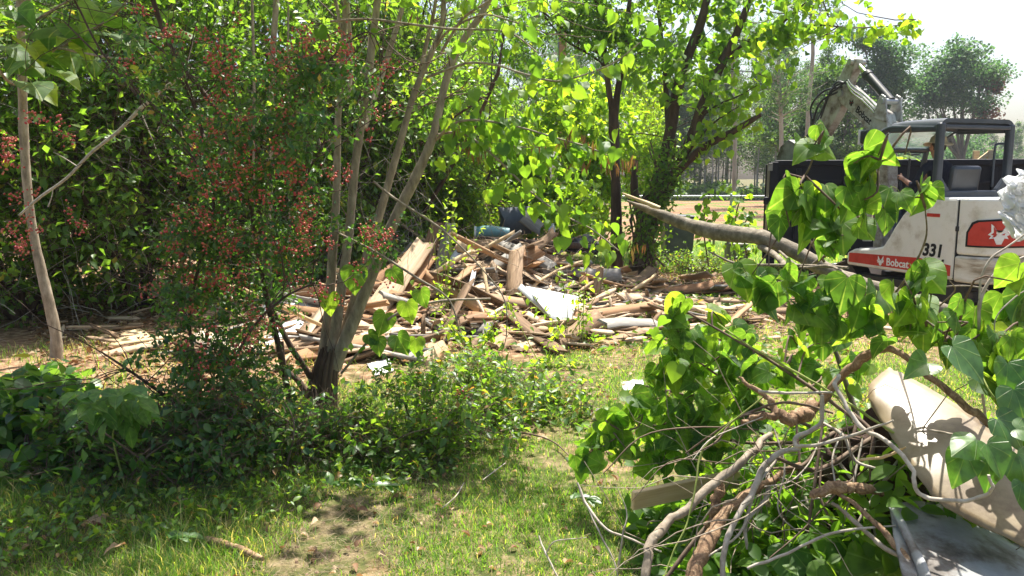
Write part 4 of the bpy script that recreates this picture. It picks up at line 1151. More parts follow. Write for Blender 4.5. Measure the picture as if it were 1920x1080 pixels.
    plank('plank', 'second long pale board on bare soil right of the left trunk', P(200, 650, 7.3), P(345, 628, 7.5), .10, .03, 'fresh', seed=15)
    plank('stake', 'pointed upright broken stake at the right of the pile', P(1118, 552, 9.4), P(1126, 498, 9.5), .09, .02, 'board', cat='stake', up=(0, -1, .1), seed=16)
    plank('dark_board', 'dark upright sheet at the back of the pile under leaves', P(935, 415, 12.2), P(1000, 412, 12.2), .42, .03, 'plastic', cat='panel', up=(0, -1, .2), seed=17)
    plank('plank', 'wide tilted grey plank sloping down to the right at the back of the pile', P(975, 402, 12.0), P(1018, 432, 12.0), .22, .03, 'boardg', up=(0, -.8, .6), seed=18)
    plank('square_board', 'small square grey panel at the back right of the pile', P(1026, 428, 12.0), P(1042, 430, 12.0), .16, .02, 'bluetrim', cat='panel', up=(0, -1, .3), seed=19)
    plank('rusty_beam', 'long dark rusty beam lying across the top of the pile', P(895, 448, 11.2), P(1100, 462, 11.0), .10, .08, 'barkd', cat='beam', seed=20)
    plank('plank', 'splintered plank end rising at the right shoulder of the pile', P(1000, 470, 10.6), P(1045, 430, 10.9), .12, .03, 'board', up=up, seed=21)
    plank('plank', 'broad reddish split plank in the middle of the pile', P(955, 500, 10.1), P(1015, 465, 10.3), .2, .04, 'boardr', up=up, seed=22)
    plank('plank', 'weathered grey plank pointing up right over the middle of the pile', P(930, 498, 10.2), P(985, 462, 10.5), .16, .03, 'boardg', up=up, seed=23)
    plank('board_sheet', 'orange plywood piece at the top middle of the pile', P(850, 455, 10.4), P(885, 465, 10.4), .2, .015, 'fresh', cat='board', up=up, seed=24)
    plank('board_sheet', 'flat tan board lying on the grass right of the white panel', P(1140, 600, 8.9), P(1200, 596, 8.9), .22, .02, 'board', cat='board', seed=25)
    plank('grey_trim', 'pale blue grey metal strip lying on the middle of the pile', P(838, 505, 9.7), P(862, 468, 9.9), .09, .01, 'bluetrim', cat='metal strip', up=up, seed=26)
    # teal bucket and black sack at the back
    t = thing('teal_drum', 'crushed teal plastic drum lying at the back of the pile', 'drum', tuple(P(915, 436, 11.6)))
    mb = tubes(np.array([[[-.18, 0, .0], [0, 0, .02], [.16, .03, 0], [.3, .05, -.02]]]), [[.08, .10, .08, .09]], 14, lump=.10, cap=True); mb.obj('shell', M['teal'], t, smooth=True)
    tubes(np.array([[[-.2, 0, .0], [-.17, 0, .0]]]), [[.09, .09]], 14, cap=True).obj('rim', M['whitep'], t)
    bm = bmesh.new(); bmesh.ops.create_icosphere(bm, subdivisions=3, radius=1)
    q = np.random.RandomState(9)
    for v in bm.verts:
        n_ = v.co.normalized(); k = 1 + .12 * math.sin(7 * n_.x + 3 * n_.y) + .08 * math.sin(13 * n_.z + 5 * n_.x) + .04 * q.normal()
        v.co = Vector((n_.x * .26 * k, n_.y * .2 * k, max(n_.z * .15 * k, -.08)))
    me = bpy.data.meshes.new('black_sack'); bm.to_mesh(me); bm.free(); me.materials.append(M['machblack'])
    o = bpy.data.objects.new('black_sack', me); COL.objects.link(o); o.location = Vector(P(1092, 462, 11.2)); tag(o, 'black plastic sack half buried at the right of the pile', 'sack')
    # white panel with grey blue folded edge
    t = thing('tilted_sheet', 'bright white sheet panel tilted at the right front of the debris pile', 'panel', tuple(P(1040, 600, 8.3)))
    c = np.array([P(986, 536, 9.2), P(1086, 556, 8.9), P(1066, 612, 8.15), P(1032, 594, 8.3)])
    n_ = np.array([0, .006, -.016])
    mb = MB(); mb.add(np.vstack([c, c + n_]), [[0, 1, 2, 3], [7, 6, 5, 4], [0, 4, 5, 1], [1, 5, 6, 2], [2, 6, 7, 3], [3, 7, 4, 0]])
    wpart(mb, 'sheet', M['whitep'], t)
    a = P(978, 532, 9.2); b = P(1094, 634, 8.0); d = np.array([-.05, -.02, -.05])
    mb = MB(); mb.add([a, b, b + d, a + d, a + [0, .02, -.02], b + [0, .02, -.02], b + d + [0, .02, -.02], a + d + [0, .02, -.02]], [[0, 3, 2, 1], [4, 5, 6, 7], [0, 1, 5, 4], [1, 2, 6, 5], [2, 3, 7, 6], [3, 0, 4, 7]])
    wpart(mb, 'folded_edge', M['bluetrim'], t)
    # scattered sheets and scraps, each in its own place
    def scrap(name, label, cat, pts, mat, t=.01, crumple=.02, seed=0):
        """an irregular sheet on the ground: pixel outline at ground depth"""
        q = np.random.RandomState(seed + 5)
        W = []
        for (px, py, dz) in pts:
            Yd = 5.0
            for _ in range(40):
                p = P(px, py, Yd); g = float(gz(p[0], p[1])) + dz
                # march until the sight line meets the ground
                Yd = Yd * (CAMZ - g) / max(CAMZ - p[2], .05) if p[2] < CAMZ else Yd
            W.append(P(px, py, Yd))
        W = np.array(W); c0 = W.mean(0)
        n = len(W); ring2 = c0 + (W - c0) * .5 + q.normal(size=(n, 3)) * crumple * [0.3, .3, 1] + [0, 0, crumple]
        V = np.vstack([c0 + [0, 0, crumple * 1.5], ring2, W]); V2 = V - [0, 0, t]
        Fc = [[0, 1 + i, 1 + (i + 1) % n] for i in range(n)]
        Fq = [[1 + i, 1 + n + i, 1 + n + (i + 1) % n, 1 + (i + 1) % n] for i in range(n)]
        m_ = len(V)
        mb = MB(); mb.add(np.vstack([V, V2]), Fc, 0, 0.); A = np.vstack([V, V2])
        mb.add(A, Fq); mb.add(A, [[m_ + a for a in f[::-1]] for f in Fc]); mb.add(A, [[m_ + a for a in f[::-1]] for f in Fq])
        mb.add(A, [[1 + n + i, m_ + 1 + n + i, m_ + 1 + n + (i + 1) % n, 1 + n + (i + 1) % n] for i in range(n)])
        return tag(mb.obj(name, M[mat]), label, cat)
    scrap('tan_scrap', 'curled cream sheet standing on the bare ground right of the pile', 'sheet', [(1312, 575, .02), (1352, 566, .12), (1354, 590, .06), (1340, 604, .01), (1318, 592, .01)], 'tanpanel', crumple=.03, seed=1)
    scrap('white_sheet', 'white crumpled sheet lying behind the stems of the multi-stemmed tree', 'sheet', [(488, 600, .02), (560, 590, .05), (592, 612, .03), (560, 650, .01), (500, 652, .02)], 'whitep', crumple=.04, seed=2)
    scrap('white_sheet', 'long cream sheet under the red beam left of the stems', 'sheet', [(470, 560, .06), (590, 566, .08), (600, 600, .03), (480, 598, .03)], 'whiteprint', crumple=.03, seed=3)
    scrap('foam_scrap', 'white torn scrap lying right of the dark tree base', 'scrap', [(688, 682, .02), (730, 672, .04), (738, 694, .02), (704, 704, .01)], 'whitep', crumple=.03, seed=4)
    scrap('plastic_scrap', 'crumpled grey plastic on the grass among leaves near the brush', 'scrap', [(1106, 776, .01), (1136, 768, .03), (1146, 782, .02), (1112, 788, .01)], 'greysheet', crumple=.03, seed=5)
    scrap('plastic_scrap', 'pale crumpled plastic lying behind the low leaves left of the brush', 'scrap', [(1162, 716, .01), (1205, 712, .03), (1210, 728, .02), (1170, 732, .01)], 'bluetrim', crumple=.03, seed=6)
    scrap('white_scrap', 'small white scrap with a dark ring at the right end of the pile', 'scrap', [(1196, 540, .03), (1226, 536, .06), (1232, 548, .03), (1200, 552, .01)], 'whitep', crumple=.05, seed=7)
    scrap('grey_scrap', 'shiny pale film lying under the right shoulder of the pile', 'scrap', [(1070, 512, .1), (1104, 508, .16), (1112, 524, .06), (1078, 530, .04)], 'bluetrim', crumple=.06, seed=8)
    scrap('white_scrap', 'short white scrap on bare earth under the hanging leaves', 'scrap', [(1398, 572, .02), (1426, 570, .03), (1430, 580, .01), (1402, 583, .01)], 'whitep', crumple=.02, seed=9)
    scrap('pale_stone', 'pale flat slab lying on the soil at the foot of the left trunk', 'slab', [(62, 694, .05), (92, 684, .07), (102, 706, .04), (78, 716, .03)], 'whiteprint', t=.04, crumple=.02, seed=10)
    scrap('pale_stone', 'cracked pale slab half hidden by leaves at the far left', 'slab', [(12, 716, .03), (46, 704, .04), (54, 728, .02), (20, 738, .02)], 'whiteprint', t=.04, crumple=.02, seed=11)
    scrap('pale_stone', 'broken tan slab at the left edge above the leaves', 'slab', [(-8, 752, .03), (24, 744, .04), (34, 764, .02), (0, 774, .02)], 'tanpanel', t=.04, crumple=.02, seed=12)
    scrap('sand_patch_board', 'ochre chipboard sheet lying on soil behind the left shrubs', 'board', [(186, 628, .03), (262, 616, .04), (288, 628, .03), (246, 644, .02), (190, 644, .02)], 'fresh', crumple=.02, seed=13)
    # dry vines and sticks tangled over the pile
    n = 120
    X = -.3 + 1.7 * r.normal(size=n); Y = 10.0 + 1.1 * r.normal(size=n)
    P0 = np.stack([X, Y, gz(X, Y) + .1 + .5 * r.rand(n) * np.clip(heap(X, Y) * 2.2, .1, 1)], -1)
    tw = twigs(P0, nrm(r.normal(size=(n, 3)) * [1, .6, .5]), .6 + 1.1 * r.rand(n), 9, .45, -.04, r)
    tw[:, :, 2] = np.maximum(tw[:, :, 2], gz(tw[:, :, 0], tw[:, :, 1]) + .01)
    tubes(tw, np.linspace(1, .4, 9)[None] * (.002 + .004 * r.rand(n))[:, None], 4).obj('dry_vine_debris', M['bark'], kind='stuff')
pile()

# ------------------------------------------------------------------ trees
OV_LO = oval_lo(); OV_HI = oval_hi(); HE_LO = heart(); HE_MD = heart(fold=.3, droop=.4)
HEARTS = [heart(rings=4, fold=f, droop=d, wave=w_, seed=s_) for f, d, w_, s_ in ((.22, .25, .035, 1), (.38, .45, .05, 2), (.05, .6, .045, 3), (-.25, .3, .05, 4), (.5, .2, .03, 5))]
def heart_meshes(mat, tag_='leaf'): return [shared((tag_, mat, i), h, M[mat]) for i, h in enumerate(HEARTS)]
def oval_meshes(mat): return [shared(('leaf', mat, 'o'), OV_HI, M[mat]), shared(('leaf', mat, 'o2'), oval_hi(.32, .16, .3), M[mat])]

def place_leaves(root, Pos, T, size, tmpl, objm, mat, nobj=0, droop=.4, flat=.6, r=rs, spread=1., name='foliage'):
    R = leaf_frames(T, droop, spread, flat, r)
    s = size * (.7 + .6 * r.rand(len(Pos)))
    if nobj:
        a, b = split_largest(Pos, s, nobj)
        leaf_objects(root, objm, Pos[a], R[a], s[a])
    else: b = np.arange(len(Pos))
    if len(b):
        o = cloud(tmpl, Pos[b], R[b], s[b], r.rand(len(b))).obj(name, M[mat], root, kind='stuff'); o.location = -root.location

def in_view(p, mpx=260, lo=-700):
    px, py = PX(p)
    return (px > -mpx) & (px < 1920 + mpx) & (py > lo) & (py < 1200)

def traced_tree(name, label, cat, base, stems, bark='bark', lump=.05, group=None):
    """stems: (part name, rows of px, py, depth, width); returns the thing and the stem paths"""
    root = thing(name, label, cat, tuple(base), group)
    out = []
    for nm, rows in stems:
        p, rad = pxpath(rows, max(8, 6 * len(rows))); rad = rad * .86
        dk = nm.endswith('_'); o = wpart(tubes(p[None], rad[None], 14, lump=lump, cap=True), nm.rstrip('_'), M['barkd' if dk else bark], root, smooth=True)
        out.append((p, rad))
    return root, out

def grow(stems, r, n1, L1, up1, n2, L2, lo=.3, curl=.4, sel=None, k1=7, k2=5):
    """branches on stems and twigs on branches"""
    src = [s for i, s in enumerate(stems) if sel is None or i in sel]
    res = []
    for p, rad in src: res.append(smooth_path(p, 16))
    res = np.stack(res)
    Pb, Tb = along(res, n1, lo, 1., r)
    out = nrm(r.normal(size=(n1, 3)) * [1, 1, .4])
    b = twigs(Pb, nrm(Tb * .5 + out + np.array([0, 0, up1])), L1 * (.5 + .8 * r.rand(n1)), k1, curl, -.02, r)
    Pt, Tt = along(b, n2, .15, 1., r)
    t = twigs(Pt, nrm(Tt * .7 + rand_dir(n2, r)), L2 * (.5 + .9 * r.rand(n2)), k2, curl, -.04, r)
    return b, t

def blob_points(blobs, n, r, shell=.55):
    """clump centres inside ellipsoids (x,y,z,rx,ry,rz,weight)"""
    B = np.array(blobs, float); w = B[:, 6] / B[:, 6].sum()
    i = r.choice(len(B), n, p=w)
    d = rand_dir(n, r); q = shell + (1 - shell) * r.rand(n) ** .6; q = np.where(r.rand(n) < .25, r.rand(n), q)
    return B[i, :3] + d * B[i, 3:6] * q[:, None], B[i, :3]

def bushy(name, label, cat, base, blobs, nclump, per, size, mat, bark='twig', r=None, group=None, tmpl=None, stemr=.03, nst=9, twigL=.35, nobj=0, objm=None, droop=.3, flat=.6, tw_r=.004, extra=None, mat2=None):
    r = r or rs
    base = np.array(base, float)
    root = thing(name, label, cat, tuple(base), group)
    C, O_ = blob_points(blobs, nclump, r)
    # main stems from the base out to some of the clumps
    pick = C[r.choice(len(C), min(nst, len(C)), replace=False)]
    for q in pick:
        b0 = base + np.array([r.normal() * .06, r.normal() * .06, 0])
        mid = (b0 + q) / 2 + r.normal(size=3) * .12 * np.linalg.norm(q - b0) * [1, 1, .3] + [0, 0, .12 * np.linalg.norm(q - b0)]
        p = smooth_path(np.array([b0, mid, q]), 10)
        wpart(tubes(p[None], (np.linspace(1, .25, 10) * stemr * (.6 + .6 * r.rand()))[None], 6, lump=.04), 'stem', M[bark], root, smooth=True)
    # twigs at every clump, with leaves
    nt = 3
    P0 = np.repeat(C, nt, 0); D = rand_dir(len(P0), r) + nrm(np.repeat(C - O_, nt, 0)) * .5 + [0, 0, .15]
    tw = twigs(P0 - nrm(D) * twigL * .3, D, twigL * (.6 + .8 * r.rand(len(P0))), 5, .5, -.03, r)
    wpart(tubes(tw, np.linspace(1, .4, 5)[None] * np.full((len(tw), 1), tw_r), 3), 'twigs', M[bark], root, kind='stuff')
    LP, LT = along(tw, nclump * per, .0, 1., r)
    LP = LP + r.normal(size=LP.shape) * size * .5
    k = (LP[:, 2] > .01)
    LP, LT = LP[k], LT[k]
    k = in_view(LP) | (r.rand(len(LP)) < .35)
    LP, LT = LP[k], LT[k]
    place_leaves(root, LP, LT, size, tmpl or OV_LO, objm, mat, nobj, droop, flat, r)
    return root, tw

# --- far wood behind the field
def far_wood():
    r = np.random.RandomState(23)
    protos = []
    for v in range(7):
        H = [13, 15, 12, 16, 14, 11, 12.5][v]; lo = [.42, .48, .38, .5, .44, .15, .2][v]
        th = bpy.data.objects.new('slender_tree', None)
        q = np.random.RandomState(50 + v)
        tr = smooth_path(np.array([[0, 0, -.3], [q.normal() * .15, 0, H * .3], [q.normal() * .3, q.normal() * .2, H * .65], [q.normal() * .4, 0, H]]), 12)
        tm = tubes(tr[None], (np.linspace(1, .12, 12) * (.10 + .05 * q.rand()))[None], 6).mesh('trunk', M['farbark'], True)
        nb = 60; Pb, Tb = along(tr[None], nb, lo, 1., q)
        hh = (Pb[:, 2] / H)
        Lb = (1.3 + 1.5 * q.rand(nb)) * (1.25 - hh) * 1.3
        az = q.rand(nb) * 6.283
        b = twigs(Pb, np.stack([np.cos(az), np.sin(az), .45 + 0 * az], -1), Lb, 5, .25, -.01, q)
        bm_ = tubes(b, np.linspace(1, .3, 5)[None] * np.full((nb, 1), .025), 3).mesh('branches', M['farbark'])
        LP, LT = along(b, 5200, .25, 1., q)
        LP = LP + q.normal(size=LP.shape) * .22
        R = leaf_frames(LT, .2, 1.2, .5, q)
        cm = cloud(oval_lo(.42, .15), LP, R, .17 * (.6 + .8 * q.rand(len(LP))), q.rand(len(LP))).mesh('crown', M['far'])
        protos.append((tm, bm_, cm))
    def put(x, y, v, s, lab, grp, nm='slender_tree'):
        root = thing(nm, lab, 'tree', (x, y, 0), grp, rz=r.rand() * 6.28); root.scale = (s, s, s * (1 + .1 * r.normal()))
        for n_, me in zip(('trunk', 'branches', 'crown'), protos[v]):
            o = bpy.data.objects.new(n_, me); COL.objects.link(o); o.parent = root
            if n_ != 'trunk': o['kind'] = 'stuff'
    # the wood across the field: left part closes the view, right part ends at the sky gap
    for i in range(92):
        px = -100 + 1640 * ((i * .618) % 1.0) if i < 64 else 1230 + 300 * r.rand()
        y = 60 + 16 * r.rand() ** .8
        if px < 700 and r.rand() < .5: continue
        s = (.80 + .22 * r.rand()) * (1.0 if px < 1180 else .82)
        put((px - 960) / F * y, y, r.randint(7), s, 'slender grey trunked tree in the wood ' + ('behind the thicket and the redbud' if px < 1000 else ('behind the saplings' if px < 1270 else 'across the red dirt field')), 'slender trees in the wood across the field')
    # low distant tree line on the right behind the excavator
    for i in range(34):
        px = 1500 + 620 * (i / 33.) + 12 * r.normal(); y = 118 + 30 * r.rand()
        put((px - 960) / F * y, y, 5 + r.randint(2), (.62 + .25 * r.rand()), 'low distant tree in the line seen behind the excavator canopy', 'low trees in the distant line behind the excavator', 'distant_tree')
    # undergrowth at the foot of the wood
    n = 26000
    px = -100 + 2150 * r.rand(n); y = np.where(px < 1560, 58 + 6 * r.rand(n), 112 + 8 * r.rand(n)); X = (px - 960) / F * y
    Z = (1.1 * vnoise(X, y, .5, 41) + .4) * r.rand(n) * np.where(px < 1560, 1, 2.2)
    Pos = np.stack([X, y, Z], -1)
    cloud(oval_lo(.45, .1), Pos, leaf_frames(rand_dir(n, r), .2, 1, .5, r), .32 * (.6 + r.rand(n)), r.rand(n)).obj('undergrowth', M['far'], kind='stuff')
far_wood()

def big_tree(name, label, px, Y, rows, base_w, mat, leafs, size, seed, trunk_rows=None, extra=None, nlimb=9):
    """a large far tree given by crown blobs in pixels: rows (px, py, radius px, weight)"""
    r = np.random.RandomState(seed)
    base = P(px, 540, Y); base[2] = 0
    root = thing(name, label, 'tree', tuple(base))
    blobs = []
    for x, y, q, w_ in rows:
        c = P(x, y, Y + r.normal() * q * Y / F * .4); rad = q * Y / F
        blobs.append([*c, rad, rad, rad * .8, w_ * q * q])
    C, O_ = blob_points(blobs, leafs // 22, r, .62)
    top = np.array([b[:3] for b in blobs])
    fork = base + [0, 0, (top[:, 2].min()) * .45]
    wpart(tubes(smooth_path(np.array([base, (base + fork) / 2 + [.1, 0, 0], fork]), 8)[None], np.linspace(base_w * .62, base_w * .4, 8)[None], 8, lump=.04), 'trunk', M['oakbark'], root, smooth=True)
    limbs = []
    for i, t in enumerate(top):
        tgt = t + r.normal(size=3) * .5
        p = smooth_path(np.array([fork - [0, 0, .3], fork * .45 + tgt * .55 + [0, 0, -.4], tgt]), 10); limbs.append(p)
        wpart(tubes(p[None], (np.linspace(1, .15, 10) * base_w * .22)[None], 6), 'limb', M['oakbark'], root, smooth=True)
    limbs = np.stack(limbs)
    A, T_ = along(limbs, 160, .35, 1, r)
    b = twigs(A, nrm(T_ + rand_dir(160, r) * .9 + [0, 0, .2]), 1.6, 5, .3, 0, r)
    wpart(tubes(b, np.linspace(1, .3, 5)[None] * np.full((160, 1), .035), 3), 'branches', M['oakbark'], root, kind='stuff')
    ns = 46
    SC, _ = blob_points(blobs, ns, r, .25)
    w_ = .5 + 1.2 * r.rand(ns); i_ = r.choice(ns, leafs, p=w_ / w_.sum())
    rr_ = (.55 + .55 * r.rand(ns))[i_][:, None] * (Y / 65.)
    dd_ = rand_dir(leafs, r) * (r.rand(leafs) ** .5)[:, None] * [1.25, 1.25, .7]
    Pp = SC[i_] + dd_ * rr_ * 1.5 + r.normal(size=(leafs, 3)) * size * .5
    cloud(oval_lo(.4, .15), Pp, leaf_frames(rand_dir(len(Pp), r), .2, 1, .5, r), size * (.6 + .8 * r.rand(len(Pp))), r.rand(len(Pp))).obj('crown', M[mat], root, kind='stuff').location = -root.location
    if extra:
        for x, y, q, m_ in extra:
            c = P(x, y, Y); rad = q * Y / F
            Pp = c + r.normal(size=(500, 3)) * rad * .5
            cloud(oval_lo(.4, .15), Pp, leaf_frames(rand_dir(500, r), .2, 1, .5, r), size * (.6 + .8 * r.rand(500)), r.rand(500)).obj('russet_spray', M[m_], root, kind='stuff').location = -root.location
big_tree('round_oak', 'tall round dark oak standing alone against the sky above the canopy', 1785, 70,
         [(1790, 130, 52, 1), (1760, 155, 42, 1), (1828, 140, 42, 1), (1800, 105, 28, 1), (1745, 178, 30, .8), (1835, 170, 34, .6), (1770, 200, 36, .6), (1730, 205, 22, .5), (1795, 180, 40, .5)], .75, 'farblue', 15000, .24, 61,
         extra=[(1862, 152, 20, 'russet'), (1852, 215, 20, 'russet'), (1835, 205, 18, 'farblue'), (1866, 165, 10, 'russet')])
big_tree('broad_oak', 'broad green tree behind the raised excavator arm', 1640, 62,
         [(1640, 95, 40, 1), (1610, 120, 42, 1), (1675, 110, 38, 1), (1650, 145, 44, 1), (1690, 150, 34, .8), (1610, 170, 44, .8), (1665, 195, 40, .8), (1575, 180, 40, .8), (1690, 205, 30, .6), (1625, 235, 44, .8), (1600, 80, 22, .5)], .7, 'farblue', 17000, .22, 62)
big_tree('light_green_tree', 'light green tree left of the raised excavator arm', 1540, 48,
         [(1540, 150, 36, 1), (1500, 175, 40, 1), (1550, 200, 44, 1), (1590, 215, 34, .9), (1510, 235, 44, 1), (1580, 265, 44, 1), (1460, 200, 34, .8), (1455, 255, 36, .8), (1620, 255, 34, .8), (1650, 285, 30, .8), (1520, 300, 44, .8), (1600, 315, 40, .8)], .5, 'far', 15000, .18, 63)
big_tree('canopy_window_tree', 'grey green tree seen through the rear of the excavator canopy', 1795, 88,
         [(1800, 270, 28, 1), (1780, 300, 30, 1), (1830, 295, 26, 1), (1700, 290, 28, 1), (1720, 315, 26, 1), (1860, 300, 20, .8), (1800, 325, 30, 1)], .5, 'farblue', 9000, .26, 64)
def tall_thin():
    r = np.random.RandomState(29)
    root, st = traced_tree('tall_thin_tree', 'tall thin bare trunked tree with a sparse top left of the raised arm', 'tree', P(1508, 395, 40) * [1, 1, 0],
        [('trunk', [(1508, 395, 40, 12), (1512, 300, 40, 11), (1516, 200, 40, 9), (1524, 100, 40, 8), (1520, 30, 40, 5), (1522, -40, 40, 3)])], 'farbark')
    b, t = grow(st, r, 34, 2.4, .7, 260, .9, .62, .3)
    wpart(tubes(b, np.linspace(1, .3, 7)[None] * np.full((len(b), 1), .022), 4), 'branches', M['farbark'], root, kind='stuff')
    LP, LT = along(t, 2600, 0, 1, r)
    place_leaves(root, LP + r.normal(size=LP.shape) * .12, LT, .13, OV_LO, None, 'far', r=r, name='crown')
tall_thin()
def pines():
    r = np.random.RandomState(31)
    for i, (px, Y, w, top, lab) in enumerate([
            (1462, 36, 10, 60, 'straight tall trunk nearest the trailer in the wood edge'),
            (1375, 44, 9, 40, 'straight bare trunk rising behind the broken limb'),
            (1005, 30, 8, -20, 'tall pine with blue green needles left of the orange post'),
            (900, 34, 8, -20, 'pine rising between the pale stems of the redbud'),
            (1080, 38, 8, 10, 'pine with ragged crown right of the orange post')]):
        root, st = traced_tree('pine_tree', lab, 'tree', P(px, 400, Y) * [1, 1, 0], [('trunk', [(px, 400, Y, w), (px + 3, 250, Y, w * .9), (px - 2, 120, Y, w * .7), (px + 4, top, Y, w * .3)])], 'farbark')
        b, t = grow(st, r, 60, 2.0, .2, 420, .7, .35, .3)
        wpart(tubes(b, np.linspace(1, .3, 7)[None] * np.full((len(b), 1), .02), 4), 'branches', M['farbark'], root, kind='stuff')
        LP, LT = along(t, 6500, 0, 1, r)
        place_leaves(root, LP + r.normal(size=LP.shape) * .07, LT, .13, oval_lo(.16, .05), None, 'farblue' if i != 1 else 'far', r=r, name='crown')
pines()

# --- bright saplings in the middle distance
def saplings():
    r = np.random.RandomState(37)
    specs = [ # px, depth, blobs in px (x,y,r), leaf size, label
        (905, 15.0, [(900, 330, 60), (860, 300, 50), (930, 270, 55), (880, 380, 60), (950, 350, 50)], 'bright young sapling behind the right hand redbud stems'),
        (1010, 14.5, [(1010, 330, 60), (1060, 380, 60), (980, 270, 60), (1040, 240, 60), (1090, 420, 50), (1000, 390, 50)], 'bright bushy sapling over the back of the pile'),
        (1110, 16.0, [(1100, 300, 60), (1130, 240, 60), (1085, 190, 55), (1100, 370, 60), (1060, 160, 40)], 'bright sapling wrapping the forked dark trunk'),
        (1200, 17.0, [(1200, 170, 50), (1190, 240, 60), (1220, 300, 50), (1180, 320, 50), (1215, 210, 40)], 'feathery yellow green sapling between the two dark trees'),
        (790, 14.0, [(800, 330, 60), (760, 360, 60), (830, 390, 55), (810, 260, 45), (740, 290, 40)], 'green sapling seen between the pale redbud stems'),
        (690, 13.0, [(700, 300, 60), (650, 330, 60), (720, 370, 50), (600, 280, 60), (680, 220, 60), (730, 160, 60)], 'leafy sapling close behind the redbud stems'),
        (830, 12.6, [(830, 400, 50), (885, 395, 45), (780, 395, 50), (740, 410, 40), (860, 350, 45)], 'low bright sapling directly behind the upright planks'),
        (600, 10.8, [(560, 330, 55), (600, 380, 55), (640, 420, 50), (540, 420, 50), (590, 450, 45)], 'sunlit sapling just left behind the redbud stems'),
        (980, 21.0, [(870, 180, 70), (930, 200, 60), (830, 120, 80), (780, 180, 60), (890, 90, 70), (760, 60, 80)], 'taller leafy tree behind the saplings at upper middle'),
    ]
    for i, (px, Y, bl, lab) in enumerate(specs):
        base = P(px, 400, Y) * [1, 1, 0]
        blobs = [[*P(x, y, Y + .5 * r.normal()), q * Y / F, q * Y / F * 1.2, q * Y / F, q * q] for x, y, q in bl]
        bushy('sapling', lab, 'tree', base, blobs, 330, 17, .085, 'bright' if i < 8 else 'mid', 'twig', r, stemr=.025, nst=8, twigL=.4, droop=.6, flat=.45, tmpl=HE_LO if i in (1, 2) else OV_LO)
saplings()

